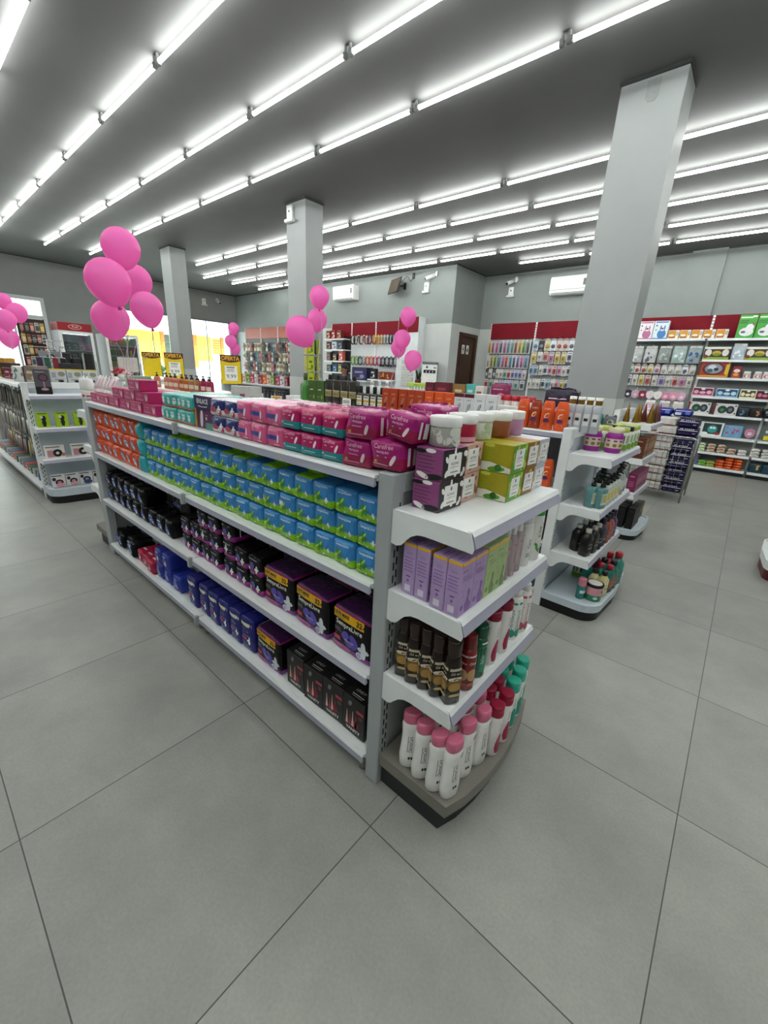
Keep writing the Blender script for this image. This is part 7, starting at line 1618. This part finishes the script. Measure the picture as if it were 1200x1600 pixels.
def mk_wht():
    b = MB(); w, d, h = .38, .2, .36; b.box(-w / 2, w / 2, -d / 2, d / 2, 0, h, card('C2C0BC'), .003); fn = F(d); rf = Rf(w); b.poly([(-.09, .06), (-.02, .06), (-.03, .15), (-.01, .26), (-.08, .26), (-.07, .15)], fn, ink('9A4A5E')); [b.rect(-.19, .1 + .03 * k, -.11, .108 + .03 * k, fn, ink('7A7876')) for k in range(5)]; [b.rect(.05 + .07 * (k % 2), .06 + .1 * (k // 2), .1 + .07 * (k % 2), .13 + .1 * (k // 2), fn, ink('8E8C88')) for k in range(4)]; b.ell(-.04, .03, .03, .02, fn, DARK); [b.rect(-.07 + .08 * (k % 2), .05 + .09 * (k // 2), -.02 + .08 * (k % 2), .11 + .09 * (k // 2), rf, ink('77756F')) for k in range(4)]
    return b.build('carton')
put('wht', mk_wht, (-4.6, 2.36, 1.05), R(50), 'white carton with a pink shaver picture behind the pink liner packs', 'box')
t = thing('side_table', 'small white table under the shaver carton beyond the near gondolas', 'table', (-4.45, 2.5, 0)); MB().box(-.38, .38, -.34, .3, 1.01, 1.049, WHITE_METAL, .004).build('table_top', t); [MB().box(a - .02, a + .02, c - .02, c + .02, 0, 1.01, WHITE_METAL).build('leg', t) for a in (-.34, .34) for c in (-.26, .26)]
put('child', mk_gift(.14, .25, .06, 'E4E0D4', [(e_, 0, .55, .3, .34, '7A4A2A'), (e_, 0, .62, .16, .14, 'C98A5A'), (r_, 0, .12, .4, .1, '5A8A3A'), (r_, 0, .94, .4, .05, 'D8A81E')]), (-4.25, 2.6, 1.05), R(50), 'small cream box with a brown face and yellow top beside the shaver carton', 'box')

# spinner of green packs by the middle pillar
t = thing('spinner_rack', 'wire spinner rack of green and yellow packs before the middle pillar', 'rack', (-5.0, 3.86, 0))
MB().lathe([(.2, 0), (.2, .03), (.03, .05), (.015, .06), (.015, 2.02)], CHROME, 14).build('post', t)
for k in range(4):
    b = MB(); z = 1.12 + .26 * k; b.tube([(.15 * math.cos(a), .15 * math.sin(a), z) for a in [q * .524 for q in range(12)]], .005, CHROME, 5, True); b.tube([(-.15, 0, z), (.15, 0, z)], .005, CHROME, 5); b.tube([(0, -.15, z), (0, .15, z)], .005, CHROME, 5); b.build('tier_ring', t)
for k in range(4):
    for j, (a, c, w_) in enumerate((('B4C81E', '5A6A0A', 'lime'), ('8AA02A', 'D8E070', 'olive'), ('3A4A3E', 'A8B8A8', 'dark green'), ('C9C26A', '6A6A2A', 'pale yellow'))):
        an = -.9 + 1.57 * j; put(('spin', j), mk_plain(a, c, .1, .235, .05), (-5.0 + .1 * math.cos(an), 3.86 + .1 * math.sin(an), 1.127 + .26 * k), an + 1.57, '%s pack on the spinner rack before the middle pillar, %s tier up' % (w_, ORD[k]), 'pack', 'packs on the spinner rack')

# white gondola before the flip-flops: boxes on top, hanging packs below
for i in range(16):
    a, c, w_ = (('A83A5A', 'E0B0C0', 'pink'), ('6A8A3A', 'C8D8A0', 'green'), ('D8C8B0', '8A5A3A', 'beige'), ('C9541E', 'F0C0A0', 'orange'), ('7A2A3A', 'D0A0A8', 'wine'), ('D9D6D2', '5A5A5E', 'white'))[(i * 5) % 6]
    put(('gg', (i * 5) % 6), mk_plain(a, c, .13, .2, .1), (-9.4 + .17 * i, 4.85, 1.301), jit(.2), '%s carton on the gondola before the flip-flops, %s from the left' % (w_, ORD[i]), 'box', 'cartons before the flip-flops')
for i in range(20):
    a, c, w_ = PKV[(i * 3) % 5]; x_ = -9.35 + .145 * i; hook(GG, x_, 5.2, 1.22); put(('ggp', (i * 3) % 5), mk_pk(a, c, .115, .28), (x_, 5.03, 1.193), jit(.2), '%s pack hanging under the top shelf before the flip-flops, %s from the left' % (w_, ORD[i]), 'hanging pack', 'packs before the flip-flops')

# ---------------------------------------------------------------- balloons
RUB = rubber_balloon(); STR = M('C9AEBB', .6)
def balloon(c, r, tilt, anchor, label, grp, el=1.12):
    t = thing('balloon', label, 'balloon', c, 0, grp)
    n = 14; pr = []
    for k in range(n + 1):
        a = math.pi * k / n; z = -math.cos(a); rr = math.sin(a)
        if z < 0: rr *= 1 - .22 * (-z) ** 1.6; zz = z * 1.22
        else: zz = z
        pr.append((max(rr, .03) * r, zz * r * el / 1.1))
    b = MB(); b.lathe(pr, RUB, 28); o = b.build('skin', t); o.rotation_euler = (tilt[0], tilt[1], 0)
    k_ = MB().lathe([(.018 * r / .16, -.016), (.006, 0), (.012, .014)], M('C22A80', .4), 10).build('knot', t)
    bot = Matrix.Rotation(tilt[1], 4, 'Y') @ Matrix.Rotation(tilt[0], 4, 'X') @ Vector((0, 0, pr[0][1])); bot = o.rotation_euler.to_matrix() @ Vector((0, 0, pr[0][1]))
    k_.location = bot; k_.rotation_euler = o.rotation_euler
    p0 = bot; p1 = Vector(anchor) - Vector(c)
    pts = [p0 + (p1 - p0) * (q / 8) + Vector((.02 * math.sin(q * 1.1) * (q % 8 > 0), .02 * math.sin(q * .8) * (q % 8 > 0), 0)) for q in range(9)]
    MB().tube(pts, .0022, STR, 5).build('string', t)
    return t
A1, A0, A2, A3, A4 = (-3.33, .5, 1.366), (-8.4, .5, 1.35), (-3.33, 2.6, 1.375), (-4.13, 4.85, 1.375), (-9.3, 5.1, 1.33)
BG = ('pink balloons over the far end of the near gondola', 'pink balloons at the left edge', 'pink balloons before the middle pillar', 'pink balloons before the white column cabinet', 'pink balloons by the flip-flops')
for i, (c, r, tl, nm) in enumerate((((-3.31, .55, 2.5), .166, (-.1, -.25), 'topmost of the big left cluster'), ((-3.07, .35, 2.21), .182, (.15, -.35), 'largest, at the upper left of the big cluster'), ((-3.69, 0.77, 2.34), 0.159, (0, .1), 'half hidden at the back of the big cluster'), ((-2.77, 0.48, 2.03), 0.132, (.2, .1), 'lower right of the big cluster'), ((-3.36, .42, 1.98), .166, (0, -.15), 'lowest of the big cluster'))): balloon(c, r * 0.82, tl, A1, 'pink balloon, %s' % nm, BG[0])
for i, (c, r, tl, nm) in enumerate((((-8.66, .59, 2.47), .13, (0, 0), 'topmost at the left edge'), ((-8.45, .7, 2.31), .155, (.2, .3), 'right-hand one at the left edge'), ((-8.01, 0.47, 2.16), 0.155, (0, .1), 'middle front at the left edge'), ((-8.65, 0.56, 1.92), 0.156, (.1, 0), 'lowest at the left edge'), ((-8.87, .45, 2.04), .12, (0, -.2), 'cut off by the left edge'))): balloon(c, r * 0.86, tl, A0, 'pink balloon, %s' % nm, BG[1])
for i, (c, r, tl, nm) in enumerate((((-4.02, 3.18, 2.61), .138, (0, 0), 'topmost before the middle pillar'), ((-4.34, 3.41, 2.37), 0.149, (0, 0), 'middle one before the middle pillar'), ((-3.84, 2.7, 2.13), .188, (.5, -.5), 'lowest and largest before the middle pillar'))): balloon(c, r * 0.95, tl, A2, 'pink balloon, %s' % nm, BG[2])
for i, (c, r, tl, nm) in enumerate((((-4.07, 5.2, 2.62), .146, (0, 0), 'topmost beside the white column cabinet'), ((-3.99, 4.97, 2.24), .15, (0, .1), 'second from the top beside the white column cabinet'), ((-4.38, 5.36, 2.13), 0.147, (0, -.1), 'half hidden beside the white column cabinet'), ((-3.7, 4.93, 1.91), .155, (0, .2), 'lowest, before the water dispenser'))): balloon(c, r * 0.95, tl, A3, 'pink balloon, %s' % nm, BG[3])
for i, (c, r, tl, nm) in enumerate((((-9.28, 4.93, 2.54), .145, (0, 0), 'topmost by the flip-flops'), ((-9.25, 4.82, 2.24), .157, (0, -.2), 'middle one by the flip-flops'), ((-9.73, 5.20, 2.09), 0.146, (0, .2), 'lowest by the flip-flops'))): balloon(c, r * 0.90, tl, A4, 'pink balloon, %s' % nm, BG[4])

# ---------------------------------------------------------------- the person behind the shelves
def skin_body(name, joints, edges, mat, parent, root=0, sub=2):
    me = bpy.data.meshes.new(name); me.from_pydata([j[0] for j in joints], edges, []); o = bpy.data.objects.new(name, me); col.objects.link(o)
    m_ = o.modifiers.new('skin', 'SKIN'); m_.use_smooth_shade = True
    for i, j in enumerate(joints): me.skin_vertices[0].data[i].radius = (j[1], j[2] if len(j) > 2 else j[1]); me.skin_vertices[0].data[i].use_root = i == root
    o.modifiers.new('sub', 'SUBSURF').levels = sub; o.modifiers['sub'].render_levels = sub
    dg = bpy.context.evaluated_depsgraph_get(); dg.update()
    m2 = bpy.data.meshes.new_from_object(o.evaluated_get(dg)); bpy.data.objects.remove(o); bpy.data.meshes.remove(me)
    m2.name = name; m2.materials.clear(); m2.materials.append(mat)
    for p in m2.polygons: p.use_smooth = True
    o = bpy.data.objects.new(name, m2); col.objects.link(o); o.parent = parent; return o
P_ = thing('person', 'person with dark hair, head seen over the smoke-clear bottles, facing left', 'person', (-8.25, 7.72, 0), R(-5))
SKN = M('8A5F48', .5, 0, .05, 20)
J = [((0, 0, 1.0), .15, .11), ((0, -.01, 1.2), .13, .1), ((0, -.01, 1.4), .15, .11), ((0, 0, 1.52), .08, .08), ((0, 0, 1.58), .055, .055), ((0, -.015, 1.7), .085, .1), ((0, -.015, 1.8), .075, .09),
     ((-.19, 0, 1.46), .055), ((-.25, -.02, 1.2), .042), ((-.22, -.16, 1.02), .033), ((-.21, -.2, .98), .03), ((.19, 0, 1.46), .055), ((.25, -.02, 1.2), .042), ((.22, -.16, 1.02), .033), ((.21, -.2, .98), .03),
     ((-.1, 0, .88), .1), ((-.1, -.02, .5), .065), ((-.1, .02, .1), .045), ((-.1, -.1, .04), .04), ((.1, 0, .88), .1), ((.1, -.02, .5), .065), ((.1, .02, .1), .045), ((.1, -.1, .04), .04)]
E0 = [(0, 1), (1, 2), (2, 3), (3, 4), (4, 5), (5, 6), (2, 7), (7, 8), (8, 9), (9, 10), (2, 11), (11, 12), (12, 13), (13, 14), (0, 15), (15, 16), (16, 17), (17, 18), (0, 19), (19, 20), (20, 21), (21, 22)]
for s_ in (-1, 1):
    h_ = len(J) - 0; base = 10 if s_ < 0 else 14; bx_ = J[base][0]
    for k, (dx, l) in enumerate(((-.022, .07), (-.008, .085), (.008, .08), (.022, .065))):
        i0 = len(J); J += [((bx_[0] + dx, bx_[1] - .045, bx_[2] - .01), .011), ((bx_[0] + dx * 1.2, bx_[1] - .045 - l * .6, bx_[2] - .03), .009), ((bx_[0] + dx * 1.2, bx_[1] - .045 - l * .8, bx_[2] - .06), .008)]; E0 += [(base, i0), (i0, i0 + 1), (i0 + 1, i0 + 2)]
    i0 = len(J); J += [((bx_[0] - s_ * .03, bx_[1] - .02, bx_[2]), .012), ((bx_[0] - s_ * .05, bx_[1] - .06, bx_[2] - .01), .009)]; E0 += [(base, i0), (i0, i0 + 1)]
bd = skin_body('body', J, E0, SKN, P_)
b = MB(); b.loft([(1.655, .012, .01, 2, 0, -.118), (1.69, .018, .02, 2, 0, -.122), (1.73, .009, .01, 2, 0, -.112)], SKN, 10); b.build('nose', P_)
for s_ in (-1, 1):
    b = MB(); b.loft([(1.725, .006, .004, 2, s_ * .035, -.108), (1.735, .014, .008, 2, s_ * .035, -.108), (1.745, .006, .004, 2, s_ * .035, -.108)], DARK, 8); b.build('eye', P_)
    b = MB(); b.loft([(1.67, .008, .016, 2, s_ * .088, -.01), (1.71, .014, .026, 2, s_ * .09, -.01), (1.74, .008, .016, 2, s_ * .088, -.01)], SKN, 8); b.build('ear', P_)
b = MB(); b.loft([(1.628, .01, .004, 2, 0, -.112), (1.636, .026, .009, 2, 0, -.11), (1.644, .01, .004, 2, 0, -.112)], M('7A3A36', .5), 8); b.build('mouth', P_)
b = MB(); b.loft([(1.56, .03, .02, 2, 0, .1), (1.66, .085, .05, 2, 0, .07), (1.74, .102, .085, 2, 0, .03), (1.79, .105, .11, 2, 0, .0), (1.85, .09, .105, 2, 0, -.005), (1.89, .05, .06, 2, 0, .0), (1.9, .01, .01, 2, 0, 0)], M('16110F', .45, 0, .2, 60), 16); b.build('hair', P_)
TSH = M('23262E', .8, 0, .05, 40)
b = MB(); b.loft([(.94, .17, .125, 2.3), (1.15, .155, .12, 2.3), (1.38, .19, .135, 2.3), (1.47, .2, .12, 2.2), (1.53, .1, .09, 2), (1.55, .08, .08, 2)], TSH, 20); b.build('shirt', P_)
for s_ in (-1, 1):
    b = MB(); b.tube([(s_ * .15, 0, 1.47), (s_ * .21, 0, 1.43), (s_ * .245, -.01, 1.24)], [.075, .075, .062], TSH, 12); b.build('sleeve', P_)
    b = MB(); b.tube([(s_ * .09, 0, 1.0), (s_ * .1, 0, .86), (s_ * .1, -.02, .5), (s_ * .1, .01, .12)], [.13, .12, .085, .075], M('1A2030', .8), 12); b.build('trouser_leg', P_)
    b = MB(); b.loft([(0, .045, .1, 3, s_ * .1, -.06), (.05, .05, .105, 2.6, s_ * .1, -.06), (.1, .045, .06, 2.2, s_ * .1, -.01)], BLACK, 12); b.build('shoe', P_)

# ---------------------------------------------------------------- plan units to metres
mat_s = Matrix.Scale(S, 4)
for me in bpy.data.meshes: me.transform(mat_s)
for o in bpy.data.objects:
    if o.type in ('MESH', 'EMPTY'): o.location = o.location * S
